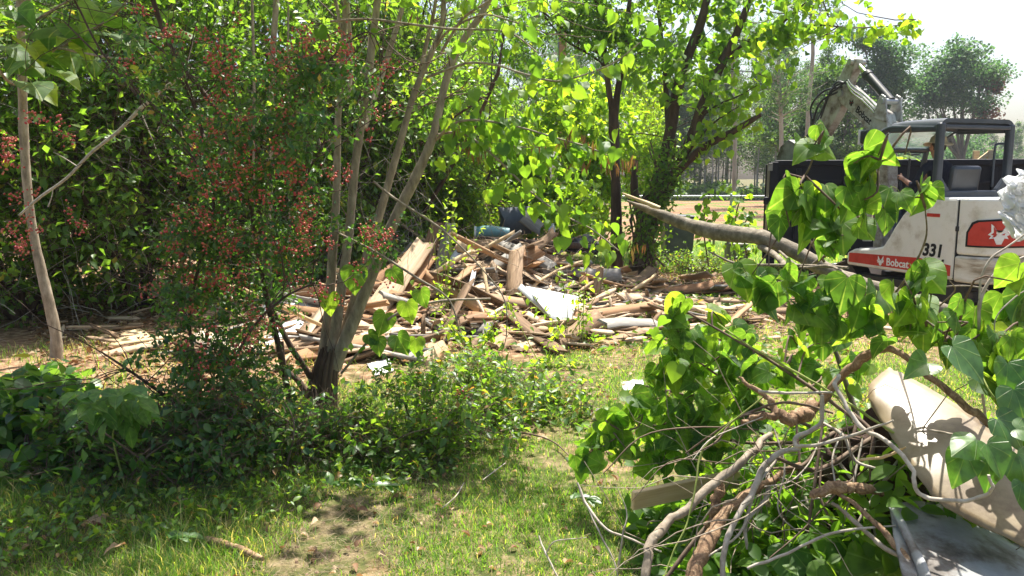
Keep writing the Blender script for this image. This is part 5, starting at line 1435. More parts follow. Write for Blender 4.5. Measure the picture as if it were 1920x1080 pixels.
# --- forked dark tree and the vine covered tree
def dark_trees():
    r = np.random.RandomState(41)
    Y = 13.0
    root, st = traced_tree('forked_dark_tree', 'slim dark forked tree rising right behind the debris pile', 'tree', P(1156, 500, Y) * [1, 1, 0],
        [('trunk', [(1158, 520, Y, 30), (1156, 430, Y, 25), (1154, 330, Y, 22), (1152, 262, Y, 21), (1150, 205, Y, 20)]),
         ('limb', [(1152, 230, Y, 16), (1141, 165, Y, 13), (1133, 90, Y, 11), (1122, 20, Y, 9), (1105, -60, Y - .3, 6)]),
         ('limb', [(1151, 225, Y, 17), (1160, 160, Y, 14), (1174, 90, Y, 12), (1178, 20, Y, 10), (1192, -60, Y, 7)]),
         ('branch', [(1135, 105, Y, 7), (1095, 85, Y, 6), (1050, 50, Y - .2, 5), (1000, 5, Y - .4, 4)]),
         ('branch', [(1140, 130, Y, 6), (1110, 105, Y, 5), (1060, 75, Y, 4), (1020, 30, Y, 3)])], 'barkd')
    b, t = grow(st, r, 46, 1.1, .25, 420, .5, .35, .4, sel=[1, 2, 3, 4])
    wpart(tubes(np.concatenate([b[:, ::1]]), np.linspace(1, .3, 7)[None] * np.full((len(b), 1), .009), 4), 'branches', M['barkd'], root, kind='stuff')
    LP, LT = along(t, 5600, 0, 1, r); LP = LP + r.normal(size=LP.shape) * .06
    px, py = PX(LP); k = py < 190 + 30 * r.rand(len(LP)); LP, LT = LP[k], LT[k]
    place_leaves(root, LP, LT, .085, OV_LO, None, 'mid', r=r, droop=.5, name='crown')
    Y = 12.6
    root, st = traced_tree('vine_covered_tree', 'many limbed dark tree wrapped in vines beside the raised log', 'tree', P(1208, 500, Y) * [1, 1, 0],
        [('trunk', [(1205, 520, Y, 66), (1206, 470, Y, 54), (1212, 420, Y, 44), (1222, 360, Y, 34)]),
         ('limb', [(1218, 400, Y, 30), (1238, 320, Y, 26), (1256, 250, Y, 24), (1268, 180, Y, 23), (1288, 110, Y, 22), (1312, 50, Y, 19), (1330, -20, Y, 15)]),
         ('limb', [(1214, 430, Y - .2, 30), (1250, 360, Y - .2, 26), (1279, 300, Y - .2, 23), (1303, 240, Y - .2, 22), (1325, 178, Y - .2, 21), (1352, 120, Y - .2, 20), (1378, 70, Y - .3, 17), (1402, 10, Y - .3, 14), (1420, -40, Y - .3, 12)]),
         ('limb', [(1208, 430, Y + .2, 26), (1190, 360, Y + .3, 18), (1192, 300, Y + .3, 12)]),
         ('broken_limb', [(1272, 320, Y - .3, 18), (1300, 292, Y - .4, 17), (1330, 270, Y - .6, 15), (1372, 248, Y - .8, 13), (1405, 228, Y - .9, 12), (1427, 215, Y - 1, 8)]),
         ('limb', [(1254, 260, Y + .2, 13), (1250, 190, Y + .4, 12), (1246, 120, Y + .4, 10), (1238, 50, Y + .4, 8), (1230, -30, Y + .4, 7)]),
         ('branch', [(1358, 108, Y - .2, 9), (1400, 80, Y - .4, 7), (1450, 55, Y - .6, 6), (1500, 15, Y - .8, 4), (1530, -20, Y - .9, 3)]),
         ('branch', [(1352, 118, Y - .2, 8), (1400, 98, Y - .4, 6), (1450, 75, Y - .6, 5), (1520, 48, Y - .8, 4), (1600, 52, Y - 1.1, 3), (1680, 48, Y - 1.3, 2), (1718, 36, Y - 1.4, 1.2)]),
         ('branch', [(1300, 235, Y - .2, 5), (1340, 200, Y - .5, 4), (1385, 180, Y - .8, 3), (1420, 160, Y - 1, 2)]),
         ('branch', [(1288, 290, Y - .3, 6), (1310, 260, Y - .5, 5), (1345, 225, Y - .7, 4), (1385, 200, Y - 1, 2)])], 'barkd')
    b, t = grow(st, r, 90, 1.3, .15, 620, .5, .3, .4, sel=[1, 2, 5, 6, 7])
    bx, by = PX(b[:, -1]); k = (by < 240) & (bx < 1520); b = b[k]
    wpart(tubes(b, np.linspace(1, .3, 7)[None] * np.full((len(b), 1), .009), 4), 'branches', M['barkd'], root, kind='stuff')
    t = twigs(*(lambda a: (a[0], nrm(a[1] + rand_dir(520, r))))(along(b, 520, .15, 1, r)), .5, 5, .4, -.04, r)
    LP, LT = along(t, 4600, 0, 1, r); LP = LP + r.normal(size=LP.shape) * .05
    px, py = PX(LP); k = (py < 120 + 90 * r.rand(len(LP))) & ~((px > 1380) & (r.rand(len(LP)) < .62)) & ~((px > 1190) & (px < 1310) & (py > 70) & (r.rand(len(LP)) < .35)); LP, LT = LP[k], LT[k]
    place_leaves(root, LP, LT, .095, HE_LO, None, 'redbud_s', r=r, droop=.7, flat=.4, name='crown')
    # leaves hanging along the outer branches
    A, T_ = [], []
    for i, n in ((6, 150), (7, 160), (4, 46), (8, 60), (9, 70)):
        a_, t_ = along(st[i][0][None], n, .25, 1, r); A.append(a_ + r.normal(size=a_.shape) * [.09, .09, .09] - [0, 0, .05]); T_.append(t_)
    place_leaves(root, np.vstack(A), np.vstack(T_), .10, HE_LO, None, 'bright', r=r, droop=1.0, flat=.3, name='outer_foliage')
    # creeper round the trunk
    v = thing('creeper', 'dark green creeper climbing the base of the many limbed tree', 'vine', tuple(P(1225, 500, Y - .5) * [1, 1, 0]))
    vp = []
    for i in range(12):
        a = [(1200 + r.normal() * 14, 500, Y - .35, 4), (1215 + r.normal() * 20, 420, Y - .38, 4), (1235 + r.normal() * 18, 340, Y - .35, 3), (1255 + r.normal() * 14, 260 + 60 * r.rand(), Y - .3, 3)]
        p, rad = pxpath(a, 12); vp.append(p)
        wpart(tubes(p[None], rad[None], 5), 'vine_stem', M['twig'], v)
    LP, LT = along(np.stack(vp), 1350, .1, .95, r); LP = LP + r.normal(size=LP.shape) * [.14, .12, .14]
    place_leaves(v, LP, LT, .085, OV_LO, None, 'mid', r=r, droop=.9, flat=.3)
    # grape-like vines hanging by the fence
    for (px, y0, y1, Yv, lab, m_) in [(1325, 365, 480, 12.5, 'leafy vine stalk hanging in front of the fence under the log', 'redbud_s'), (1385, 365, 470, 14, 'bright climbing weed standing before the fence post', 'bright'), (1400, 400, 470, 13, 'dark leafy weed beside the trailer corner', 'dark')]:
        w = thing('climbing_weed', lab, 'weed', tuple(P(px, 500, Yv) * [1, 1, 0]))
        p, rad = pxpath([(px + 4, 500, Yv, 3), (px - 6, (y0 + y1) / 2, Yv, 3), (px + 5, y0, Yv, 2)], 12)
        wpart(tubes(p[None], rad[None], 5), 'stem', M['twig'], w)
        LP, LT = along(p[None], 60, .1, 1, r); LP = LP + r.normal(size=LP.shape) * [.13, .1, .06]
        place_leaves(w, LP, LT, .10, HE_LO, None, m_, r=r, droop=.8, flat=.4)
    # rough clump of weeds at the tree foot
    bushy('weed_clump', 'low brownish weed clump between the bin and the wooden window unit', 'weeds', P(1290, 515, 13.3) * [1, 1, 0],
          [[*(P(1290, 500, 13.2) * [1, 1, 0] + [0, 0, .12]), .85, .4, .22, 1]], 200, 12, .05, 'bramble', 'twig', r, stemr=.01, nst=10, twigL=.25)
dark_trees()

# --- the dark thicket at the left
def thicket():
    r = np.random.RandomState(43)
    specs = [
        (-6.9, 8.4, 3.9, 1.3, 'dark', 'dark leafy thicket shrub at the far left edge'),
        (-5.6, 8.9, 4.2, 1.3, 'dark', 'tall dark thicket shrub behind the left hand trunk'),
        (-4.5, 9.6, 4.2, 1.2, 'dark', 'dark thicket shrub behind the bleached dead stick'),
        (-3.6, 10.3, 4.6, 1.3, 'mid', 'lighter green thicket tree behind the berry shrub'),
        (-2.7, 11.3, 4.8, 1.2, 'dark', 'dark thicket shrub between the berry shrub and the pale stems'),
        (-1.9, 12.4, 5.2, 1.2, 'mid', 'green thicket tree behind the pale redbud stems'),
        (-1.1, 13.6, 4.2, 1.2, 'dark', 'low dark thicket shrub behind the top of the pile'),
        (-6.3, 10.8, 4.9, 1.7, 'dark', 'tall dark tree deep in the thicket at the far left'),
        (-4.2, 12.0, 5.4, 1.7, 'dark', 'tall dark tree deep in the thicket behind the stick'),
        (-2.6, 14.0, 6.0, 1.7, 'mid', 'tall green tree deep behind the pale stems'),
    ]
    for i, (x, y, H, w, m_, lab) in enumerate(specs):
        blobs = []
        for k in range(9):
            z = .5 + (H - 1.0) * (k / 8.)
            blobs.append([x + r.normal() * .5, y + r.normal() * .35, z, w * (.85 + .3 * r.rand()) * (1.1 - .4 * k / 8), w * .8, .75 + .3 * r.rand(), 1])
        deep = i > 6
        bushy('thicket_tree' if 'tree' in lab else 'thicket_shrub', lab, 'tree' if 'tree' in lab else 'shrub', (x, y, 0), blobs, 720 if not deep else 680, 12, .10 if not deep else .13, m_, 'barkd', r, stemr=.045, nst=12, twigL=.5, droop=.4, flat=.5, tw_r=.004)
    # dead hanging stems and dry twigs in the gloom
    n = 420
    X = -6.4 + 5.2 * r.rand(n); Y = 8.0 + (X + 6.4) * .72 - .7 + .6 * r.rand(n)
    P0 = np.stack([X, Y, .1 + 2.6 * r.rand(n) ** 1.4], -1)
    tw = twigs(P0, nrm(r.normal(size=(n, 3)) * [1, .5, .9] + [0, 0, .2]), .5 + 1.3 * r.rand(n), 8, .4, -.03, r)
    tw[:, :, 2] = np.maximum(tw[:, :, 2], .02)
    tubes(tw, np.linspace(1, .4, 8)[None] * (.0025 + .004 * r.rand(n))[:, None], 3).obj('dead_undergrowth', M['barkl'], kind='stuff')
    # slim trunks inside the thicket
    for i, (rows, lab, bk) in enumerate([
            ([(505, 420, 9.6, 12), (508, 200, 9.6, 12), (512, 90, 9.6, 13), (520, -30, 9.6, 12)], 'slim grey double trunk standing in the thicket, upper middle left', 'bark'),
            ([(475, 380, 9.4, 6), (476, 150, 9.4, 6), (472, -20, 9.4, 6)], 'thin straight stem left of the slim grey trunk', 'bark'),
            ([(542, 330, 9.5, 4), (540, 120, 9.5, 4), (541, -20, 9.5, 4)], 'thin straight stem right of the slim grey trunk', 'bark')]):
        rows = [(rows[0][0], 640, rows[0][2], rows[0][3])] + rows
        root, st = traced_tree('slim_tree', lab, 'tree', P(rows[0][0], 640, rows[0][2]) * [1, 1, 0], [('trunk', rows)], bk)
thicket()

# --- the trunk with very large leaves at the left
def left_tree():
    r = np.random.RandomState(47)
    Y = 6.8
    root, st = traced_tree('big_leaved_tree', 'straight pale trunk at the left with very large drooping leaves', 'tree', P(106, 680, Y) * [1, 1, 0],
        [('trunk', [(102, 690, Y, 38), (106, 668, Y, 27), (103, 620, Y, 24), (90, 560, Y, 22), (78, 510, Y, 21), (65, 450, Y, 19), (54, 380, Y, 19), (47, 300, Y, 18), (43, 200, Y, 18), (41, 100, Y - .1, 16), (36, 0, Y - .2, 12), (34, -60, Y - .2, 9)]),
         ('branch', [(42, 160, Y, 8), (20, 155, Y - .2, 7), (4, 140, Y - .3, 6), (-20, 110, Y - .4, 5)]),
         ('branch', [(43, 110, Y - .1, 9), (90, 98, Y - .4, 7), (150, 70, Y - .7, 6), (205, 35, Y - .9, 5), (250, -10, Y - 1, 3)]),
         ('branch', [(44, 100, Y, 8), (100, 90, Y - .5, 6), (160, 100, Y - .9, 5), (230, 110, Y - 1.1, 4), (300, 105, Y - 1.2, 3)]),
         ('branch', [(40, 60, Y - .2, 6), (80, 30, Y - .6, 5), (130, 0, Y - .8, 4), (180, -30, Y - 1, 3)])], 'bark')
    L = [(15, 55, 80), (60, 90, 74), (95, 70, 60), (110, 50, 86), (150, 45, 72), (70, 25, 60), (30, 20, 60), (130, 95, 70), (20, 105, 72), (90, 130, 66), (55, 150, 72), (170, 80, 60), (205, 60, 70), (235, 45, 66), (260, 70, 60), (240, 20, 70), (190, 15, 74), (150, 10, 60), (285, 55, 52), (300, 95, 48), (280, 110, 46),
         (80, 110, 50), (0, 10, 74), (110, 20, 60), (205, 95, 44), (50, 120, 60), (140, 70, 50), (5, 80, 60), (215, 120, 40), (120, 115, 52), (170, 110, 44), (85, 165, 50), (330, 20, 50), (350, 60, 40), (315, 35, 44), (70, 60, 60), (230, 85, 44), (265, 130, 40)]
    Pos, R, s = [], [], []
    pet = []
    for i, (x, y, w) in enumerate(L):
        Yd = Y - .3 - .8 * (x / 300.) + .25 * r.normal() * .6
        p = P(x + r.normal() * 5, y + r.normal() * 5, Yd)
        d = nrm(np.array([.6 * r.normal() + .5, -.6 + .4 * r.normal(), -.35 + .25 * r.normal()]))
        nn = nrm(np.array([.15 * r.normal(), -.30 + .25 * r.normal(), 1.]) )
        Pos.append(p); R.append(frames(d[None], nn[None])[0]); s.append(w * Yd / F * .86)
        pet.append(smooth_path(np.array([p, p - d * .12 + [0, 0, .02], p - d * .26 - [0, 0, .06]]), 4))
    leaf_objects(root, heart_meshes('redbud'), np.array(Pos), np.array(R), np.array(s))
    pet = np.array(pet)
    for q in pet[:]:
        wpart(tubes(q[None], np.full((1, 4), .003), 4), 'leaf_stalk', M['greenstem'], root)
    up = []
    for k in range(16):
        a0 = np.array([-3.95, 6.6, 2.9 + .12 * k]); b0 = np.array([-4.2 + 3.4 * r.rand(), 4.6 + 1.7 * r.rand(), 3.15 + 1.7 * r.rand()])
        up.append(smooth_path(np.array([a0, (a0 + b0) / 2 + [0, 0, .25], b0]), 8))
    up = np.array(up)
    wpart(tubes(up, np.linspace(.022, .006, 8)[None] * np.ones((16, 1)), 5), 'high_branches', M['bark'], root, kind='stuff')
    LP, LT = along(up, 620, .25, 1, r); LP += r.normal(size=LP.shape) * [.2, .2, .16]
    k = LP[:, 2] > CAMZ + .24 * LP[:, 1] + .15
    place_leaves(root, LP[k], LT[k], .17, HE_MD, None, 'redbud_s', r=r, droop=.4, flat=.7, name='high_foliage')
    # bleached dead stick caught in front of the thicket
    d, st2 = traced_tree('dead_stick', 'long bleached dead stick slanting down left in front of the thicket', 'stick', P(70, 760, 6.2) * [1, 1, 0] ,
        [('stick', [(366, 130, 6.2, 4), (350, 132, 6.2, 7), (335, 148, 6.2, 8), (308, 166, 6.2, 7), (262, 205, 6.2, 8), (222, 246, 6.2, 7), (170, 287, 6.2, 7), (126, 333, 6.2, 6), (75, 370, 6.2, 6), (36, 404, 6.2, 5)]),
         ('twig', [(262, 205, 6.2, 3), (285, 260, 6.2, 2), (300, 300, 6.2, 1.5)]), ('twig', [(100, 350, 6.2, 2.5), (97, 368, 6.2, 2), (90, 388, 6.2, 3)]), ('twig', [(145, 312, 6.2, 3), (120, 296, 6.2, 2), (100, 285, 6.2, 1.5)])], 'barkl', lump=.06)
left_tree()

# --- the multi-stemmed redbud
def redbud():
    r = np.random.RandomState(53)
    Y = 5.45
    root, st = traced_tree('multi_stemmed_redbud', 'multi-stemmed redbud with a dark burled base and pale smooth stems', 'tree', P(600, 760, Y) * [1, 1, 0],
        [('burl_', [(598, 800, Y - .08, 74), (599, 765, Y - .1, 60), (603, 730, Y - .1, 54), (610, 695, Y - .1, 46), (618, 660, Y - .08, 34)]),
         ('stem', [(600, 700, Y, 26), (610, 640, Y, 24), (618, 560, Y, 22), (624, 470, Y, 19), (630, 380, Y, 16), (632, 300, Y, 15), (634, 220, Y, 14), (640, 150, Y, 13), (644, 80, Y, 12), (648, 10, Y, 11), (652, -60, Y, 9)]),
         ('stem', [(612, 700, Y - .05, 28), (628, 620, Y - .05, 25), (640, 540, Y - .05, 21), (652, 460, Y, 20), (660, 375, Y, 18), (666, 310, Y, 18), (675, 250, Y, 17), (684, 190, Y, 16), (692, 130, Y, 16), (699, 70, Y, 15), (708, 0, Y, 14), (714, -60, Y, 12)]),
         ('stem', [(684, 240, Y + .1, 11), (700, 190, Y + .2, 11), (716, 140, Y + .3, 12), (735, 80, Y + .35, 12), (750, 30, Y + .4, 10), (764, -30, Y + .4, 9)]),
         ('stem', [(622, 700, Y, 28), (650, 610, Y, 24), (672, 540, Y, 22), (694, 460, Y, 20), (718, 380, Y, 17), (738, 310, Y, 16), (758, 240, Y, 15), (775, 180, Y, 14), (795, 130, Y, 13), (815, 85, Y, 12), (830, 40, Y, 11), (832, -40, Y, 10)]),
         ('stem', [(626, 690, Y - .1, 32), (655, 620, Y - .1, 29), (684, 550, Y - .12, 26), (714, 470, Y - .15, 25), (748, 395, Y - .18, 24), (778, 335, Y - .2, 22), (805, 275, Y - .2, 19), (818, 230, Y - .2, 17), (834, 160, Y - .2, 16), (850, 110, Y - .2, 16), (872, 70, Y - .2, 15), (900, 30, Y - .2, 14), (922, -10, Y - .2, 12), (950, -70, Y - .2, 10)]),
         ('stem', [(786, 140, Y + .1, 9), (800, 80, Y + .1, 9), (812, 30, Y + .1, 8), (822, -30, Y + .1, 7)]),
         ('stem', [(640, 60, Y, 8), (633, 20, Y, 7), (622, -30, Y, 6)]),
         ('stem', [(655, 185, Y + .1, 9), (658, 100, Y + .2, 9), (653, 30, Y + .2, 8), (650, -40, Y + .2, 7)]),
         ('stem_', [(600, 740, Y - .1, 15), (572, 690, Y - .15, 13), (545, 650, Y - .2, 13), (520, 600, Y - .2, 12), (500, 550, Y - .2, 11)]),
         ('stem_', [(585, 755, Y, 16), (560, 715, Y, 14), (535, 690, Y, 10), (528, 640, Y, 9)]),
         ('branch', [(826, 100, Y - .1, 7), (850, 60, Y - .2, 6), (872, 30, Y - .3, 6), (912, 5, Y - .4, 5), (960, -30, Y - .5, 4)]),
         ('branch', [(818, 85, Y, 6), (845, 55, Y - .2, 5), (905, 28, Y - .4, 4), (960, 40, Y - .6, 3), (1020, 60, Y - .8, 2)]),
         ('branch', [(800, 145, Y - .1, 5), (840, 130, Y - .3, 5), (880, 118, Y - .4, 5), (930, 122, Y - .5, 4.5), (980, 138, Y - .6, 4.5), (1040, 152, Y - .7, 4), (1090, 142, Y - .8, 3.5), (1150, 118, Y - .9, 3), (1200, 80, Y - 1, 2)]),
         ('branch', [(818, 262, Y - .2, 7), (840, 240, Y - .35, 6), (870, 226, Y - .5, 5), (920, 228, Y - .6, 5), (980, 240, Y - .7, 4), (1040, 258, Y - .8, 4), (1100, 275, Y - .9, 4), (1140, 292, Y - 1, 3)]),
         ('branch', [(822, 252, Y - .2, 5), (860, 248, Y - .4, 4.5), (900, 262, Y - .5, 4), (940, 272, Y - .6, 3.5), (990, 276, Y - .7, 3), (1040, 275, Y - .8, 2)]),
         ('branch', [(840, 248, Y - .3, 6), (880, 256, Y - .5, 5), (930, 296, Y - .6, 5), (970, 335, Y - .7, 4), (1010, 372, Y - .8, 4), (1060, 405, Y - .9, 4), (1110, 430, Y - 1, 3), (1160, 470, Y - 1.1, 3)]),
         ('branch', [(620, 40, Y - .1, 5), (690, 36, Y - .3, 5), (760, 44, Y - .3, 5), (842, 54, Y - .4, 5), (950, 60, Y - .5, 4), (1010, 100, Y - .7, 3)]),
         ('branch', [(700, 340, Y - .5, 5), (740, 372, Y - .5, 5), (800, 410, Y - .5, 5), (840, 440, Y - .5, 4), (900, 500, Y - .5, 3), (945, 560, Y - .5, 3), (950, 620, Y - .5, 2.5), (945, 650, Y - .5, 2)]),
         ('branch', [(620, 430, Y - .3, 4), (700, 470, Y - .5, 5), (780, 520, Y - .6, 5), (840, 560, Y - .6, 4), (862, 620, Y - .6, 3)])], 'bark', lump=.035)
    # deep ridged burl strands at the base
    for i in range(9):
        a = -1.6 + i * .42
        x0 = 600 + 34 * math.sin(a)
        p, rad = pxpath([(599 + 38 * math.sin(a), 800, Y - .08 - .11 * math.cos(a), 14), (602 + 26 * math.sin(a), 750, Y - .1 - .09 * math.cos(a), 11), (609 + 21 * math.sin(a), 700, Y - .1 - .07 * math.cos(a), 9), (618 + 17 * math.sin(a), 640 + 25 * r.rand(), Y - .08 - .05 * math.cos(a), 4)], 12)
        wpart(tubes(p[None], rad[None], 8, lump=.12), 'bark_ridge', M['barkd'], root, smooth=True)
    # leafy branches: right hand sprays, upper crown
    b, t = grow(st, r, 60, .9, .1, 300, .4, .55, .4, sel=[1, 2, 4, 5, 6])
    wpart(tubes(b, np.linspace(1, .3, 7)[None] * np.full((len(b), 1), .0045), 4), 'twigs', M['twig'], root, kind='stuff')
    LP1, LT1 = along(t, 900, 0, 1, r)
    x_, y_ = PX(LP1); k = ((y_ < 40) & (r.rand(len(LP1)) < .5)) | (r.rand(len(LP1)) < .08); LP1, LT1 = LP1[k], LT1[k]
    A, T_ = [], []
    for i, n, lo in ((13, 36, .5), (14, 110, .25), (15, 80, .2), (16, 50, .25), (12, 20, .5), (17, 20, .7)):
        a_, t_ = along(st[i][0][None], n, lo, 1, r)
        # short side shoots carrying one leaf each
        A.append(a_ + r.normal(size=a_.shape) * [.10, .10, .09] - [0, 0, .02]); T_.append(t_)
    LP2 = np.vstack(A); LT2 = np.vstack(T_)
    place_leaves(root, np.vstack([LP1, LP2]), np.vstack([LT1, LT2]), .066, HE_MD, heart_meshes('redbud_s', 'leaf'), 'redbud_s', 300, droop=1.1, flat=.35, r=r, name='foliage')
    # unseen upper crown, added to shade the grass at the lower left
    up = np.array([smooth_path(np.array([[-1.3 + .4 * r.normal(), 5.2, 2.9], [-1.2 + .4 * r.normal(), 4.9, 3.2], [-2.4 + 1.3 * r.rand(), 3.7 + 1.0 * r.rand(), 3.1 + .8 * r.rand()]]), 8) for _ in range(16)])
    wpart(tubes(up, np.linspace(.014, .004, 8)[None] * np.ones((16, 1)), 5), 'high_branches', M['bark'], root, kind='stuff')
    LP, LT = along(up, 520, .3, 1, r); LP += r.normal(size=LP.shape) * [.2, .2, .15]
    k = LP[:, 2] > CAMZ + .235 * LP[:, 1] + .12
    place_leaves(root, LP[k], LT[k], .10, HE_LO, None, 'redbud_s', r=r, droop=.4, flat=.7, name='high_foliage')
    # lower leaves on a shoot in front of the boards
    Pos, R, s = [], [], []
    for x, y, w, tl in [(665, 525, 50, 0), (618, 570, 40, 0), (570, 0, 0, 0), (762, 585, 40, .2), (723, 608, 44, -.3), (745, 648, 42, .5), (708, 650, 34, .1), (788, 560, 34, .3), (735, 520, 34, .6), (780, 650, 34, 0), (690, 640, 30, 1.)]:
        if w == 0: continue
        p = P(x, y - w * .45, 4.9); d = nrm(np.array([tl, -.25, -.9])); nn = np.array([0, -1, .15])
        Pos.append(p); R.append(frames(d[None], nn[None])[0]); s.append(w * 4.9 / F)
    leaf_objects(root, heart_meshes('redbud'), np.array(Pos), np.array(R), np.array(s))
    p, rad = pxpath([(640, 700, 5.1, 5), (690, 640, 4.95, 5), (740, 590, 4.9, 5), (820, 565, 5, 5), (920, 560, 5.1, 4)], 14)
    wpart(tubes(p[None], rad[None], 6), 'shoot', M['bark'], root)
    # bunches of brown seed pods
    k = 0
    for (x, y, n) in [(1150, 300, 16), (1178, 296, 14), (1105, 262, 12), (1075, 250, 8), (1090, 300, 6), (880, 270, 8), (900, 285, 8), (935, 270, 6), (862, 238, 6), (1195, 455, 8), (1048, 262, 6), (768, 22, 3), (1010, 262, 5)]:
        me = None
        Yp = Y - .5 - .5 * (x - 860) / 300. if x > 860 else Y - .5
        c = P(x, y, Yp)
        Pp = c + r.normal(size=(n, 3)) * [.035, .03, .018]
        d = nrm(np.array([0, 0, -1.]) + .22 * r.normal(size=(n, 3)))
        Rm = frames(d, nrm(r.normal(size=(n, 3)) * [1, 1, .1]))
        o = cloud(oval_lo(.09, .02), Pp, Rm, .065 + .02 * r.rand(n), r.rand(n)).obj('seed_pods', M['pod'], root); o.location = -root.location
redbud()

# --- berry shrub: arching dark stems, small leaves, red berries
def berry_shrub():
    r = np.random.RandomState(59)
    Y = 5.0
    root, st = traced_tree('berry_shrub', 'tall arching shrub covered in small red berries left of the pale stems', 'shrub', P(560, 790, Y + .3) * [1, 1, 0],
        [('stem', [(545, 760, Y + .2, 14), (525, 660, Y + .1, 14), (505, 580, Y, 13), (490, 500, Y, 13), (478, 430, Y, 13), (468, 370, Y, 12), (445, 310, Y, 11), (420, 250, Y, 11), (400, 200, Y, 10), (375, 165, Y, 9), (340, 130, Y, 8)]),
         ('stem', [(400, 200, Y, 8), (350, 130, Y + .1, 9), (318, 80, Y + .1, 10), (300, 40, Y + .1, 10), (282, -20, Y + .1, 9)]),
         ('stem', [(385, 800, Y - .2, 8), (370, 700, Y - .3, 8), (355, 600, Y - .3, 7), (372, 500, Y - .3, 7), (400, 400, Y - .2, 6), (392, 300, Y - .2, 6), (372, 220, Y, 5), (340, 150, Y, 5)]),
         ('stem', [(400, 810, Y - .4, 8), (420, 720, Y - .5, 8), (470, 620, Y - .5, 6), (530, 560, Y - .5, 5), (590, 530, Y - .5, 4)]),
         ('stem', [(430, 390, Y - .1, 6), (390, 330, Y - .1, 6), (330, 260, Y, 5), (250, 170, Y, 4), (170, 90, Y, 4), (120, 40, Y, 3)]),
         ('stem', [(470, 400, Y, 6), (380, 300, Y + .1, 5), (300, 210, Y + .1, 5), (200, 110, Y + .1, 4), (150, 20, Y + .1, 4), (130, -20, Y, 3)]),
         ('stem', [(460, 350, Y, 6), (500, 280, Y - .1, 6), (560, 200, Y - .1, 5), (620, 110, Y - .2, 4), (690, 60, Y - .2, 3), (720, 110, Y - .2, 2)]),
         ('stem', [(480, 440, Y, 5), (540, 390, Y - .2, 5), (590, 300, Y - .2, 4), (620, 240, Y - .2, 3)]),
         ('stem', [(380, 260, Y - .2, 4), (360, 180, Y - .2, 4), (330, 120, Y - .2, 4), (270, 60, Y - .2, 3), (250, -20, Y - .1, 3)]),
         ('stem', [(375, 820, Y - .5, 9), (330, 760, Y - .6, 8), (250, 700, Y - .7, 6), (190, 660, Y - .8, 4)])], 'barkd', lump=.05)
    # zone of the crown in the picture plane: clusters follow the arching stems
    C = [(300, 120, 60, .7), (400, 130, 60, .8), (350, 230, 60, .8), (430, 230, 60, 1), (480, 180, 60, .8), (540, 160, 60, 1), (600, 130, 50, .8), (660, 120, 45, .6), (520, 260, 60, 1), (580, 230, 50, .7), (440, 320, 60, 1.2), (500, 350, 60, 1.2), (380, 380, 60, 1.1),
         (350, 450, 60, 1.1), (430, 440, 60, 1.2), (500, 440, 60, 1.1), (560, 350, 50, .7), (600, 420, 45, .6), (560, 480, 50, .9), (380, 540, 60, 1.2), (450, 550, 60, 1.2), (520, 560, 50, .8), (330, 560, 45, .8), (400, 640, 60, 1.3), (460, 650, 55, 1.1), (350, 690, 60, 1.2),
         (420, 740, 70, 1.5), (490, 720, 60, 1.2), (370, 800, 70, 1.4), (470, 810, 70, 1.3), (300, 760, 60, 1), (540, 790, 50, .8), (420, 860, 60, 1), (680, 190, 40, .5), (700, 440, 40, .6), (720, 480, 35, .5), (250, 90, 60, .5)]
    blobs = []
    for x, y, q, w_ in C:
        Yd = Y - .15 + .25 * r.normal() - (.35 if y > 600 else 0)
        blobs.append([*P(x, y, Yd), q * Yd / F * 1.1, .24, q * Yd / F, w_])
    nc = 1150
    Cc, O_ = blob_points(blobs, nc, r, .1)
    tw = twigs(Cc, nrm(rand_dir(nc, r) + [0, 0, -.1]), .10 + .16 * r.rand(nc), 5, .5, -.05, r)
    wpart(tubes(tw, np.linspace(1, .4, 5)[None] * np.full((nc, 1), .0022), 3), 'twigs', M['twig'], root, kind='stuff')
    # connecting sticks
    A, T_ = along(np.stack([smooth_path(p, 16) for p, _ in st]), 150, .1, 1, r)
    b = twigs(A, nrm(rand_dir(150, r) + T_ * .6), .3 + .5 * r.rand(150), 7, .5, -.02, r)
    wpart(tubes(b, np.linspace(1, .4, 7)[None] * np.full((150, 1), .0035), 4), 'side_branches', M['barkd'], root, kind='stuff')
    LP, LT = along(tw, 13500, 0, 1, r); LP += r.normal(size=LP.shape) * .015
    k = LP[:, 2] > .02
    place_leaves(root, LP[k], LT[k], .038, OV_LO, oval_meshes('berryleaf'), 'berryleaf', 300, droop=.3, flat=.45, r=r)
    # berry clusters: shared small bunches
    bunches = []
    for v in range(5):
        q = np.random.RandomState(80 + v); mb = MB(); bm = bmesh.new(); bmesh.ops.create_icosphere(bm, subdivisions=1, radius=1)
        bv = np.array([list(x.co) for x in bm.verts]); bf = np.array([[x.index for x in f.verts] for f in bm.faces]); bm.free()
        n = 8 + q.randint(5)
        c = q.normal(size=(n, 3)) * [.022, .022, .026]
        for i in range(n): mb.add(bv * (.0058 + .0022 * q.rand()) + c[i], bf, 0, q.rand())
        tubes(np.stack([np.zeros((n, 3)) + [0, 0, .025], c], 1), np.full((n, 2), .0006), 3, mb, 1)
        bunches.append(mb.mesh('berry_cluster', [M['berry'], M['greenstem']], True))
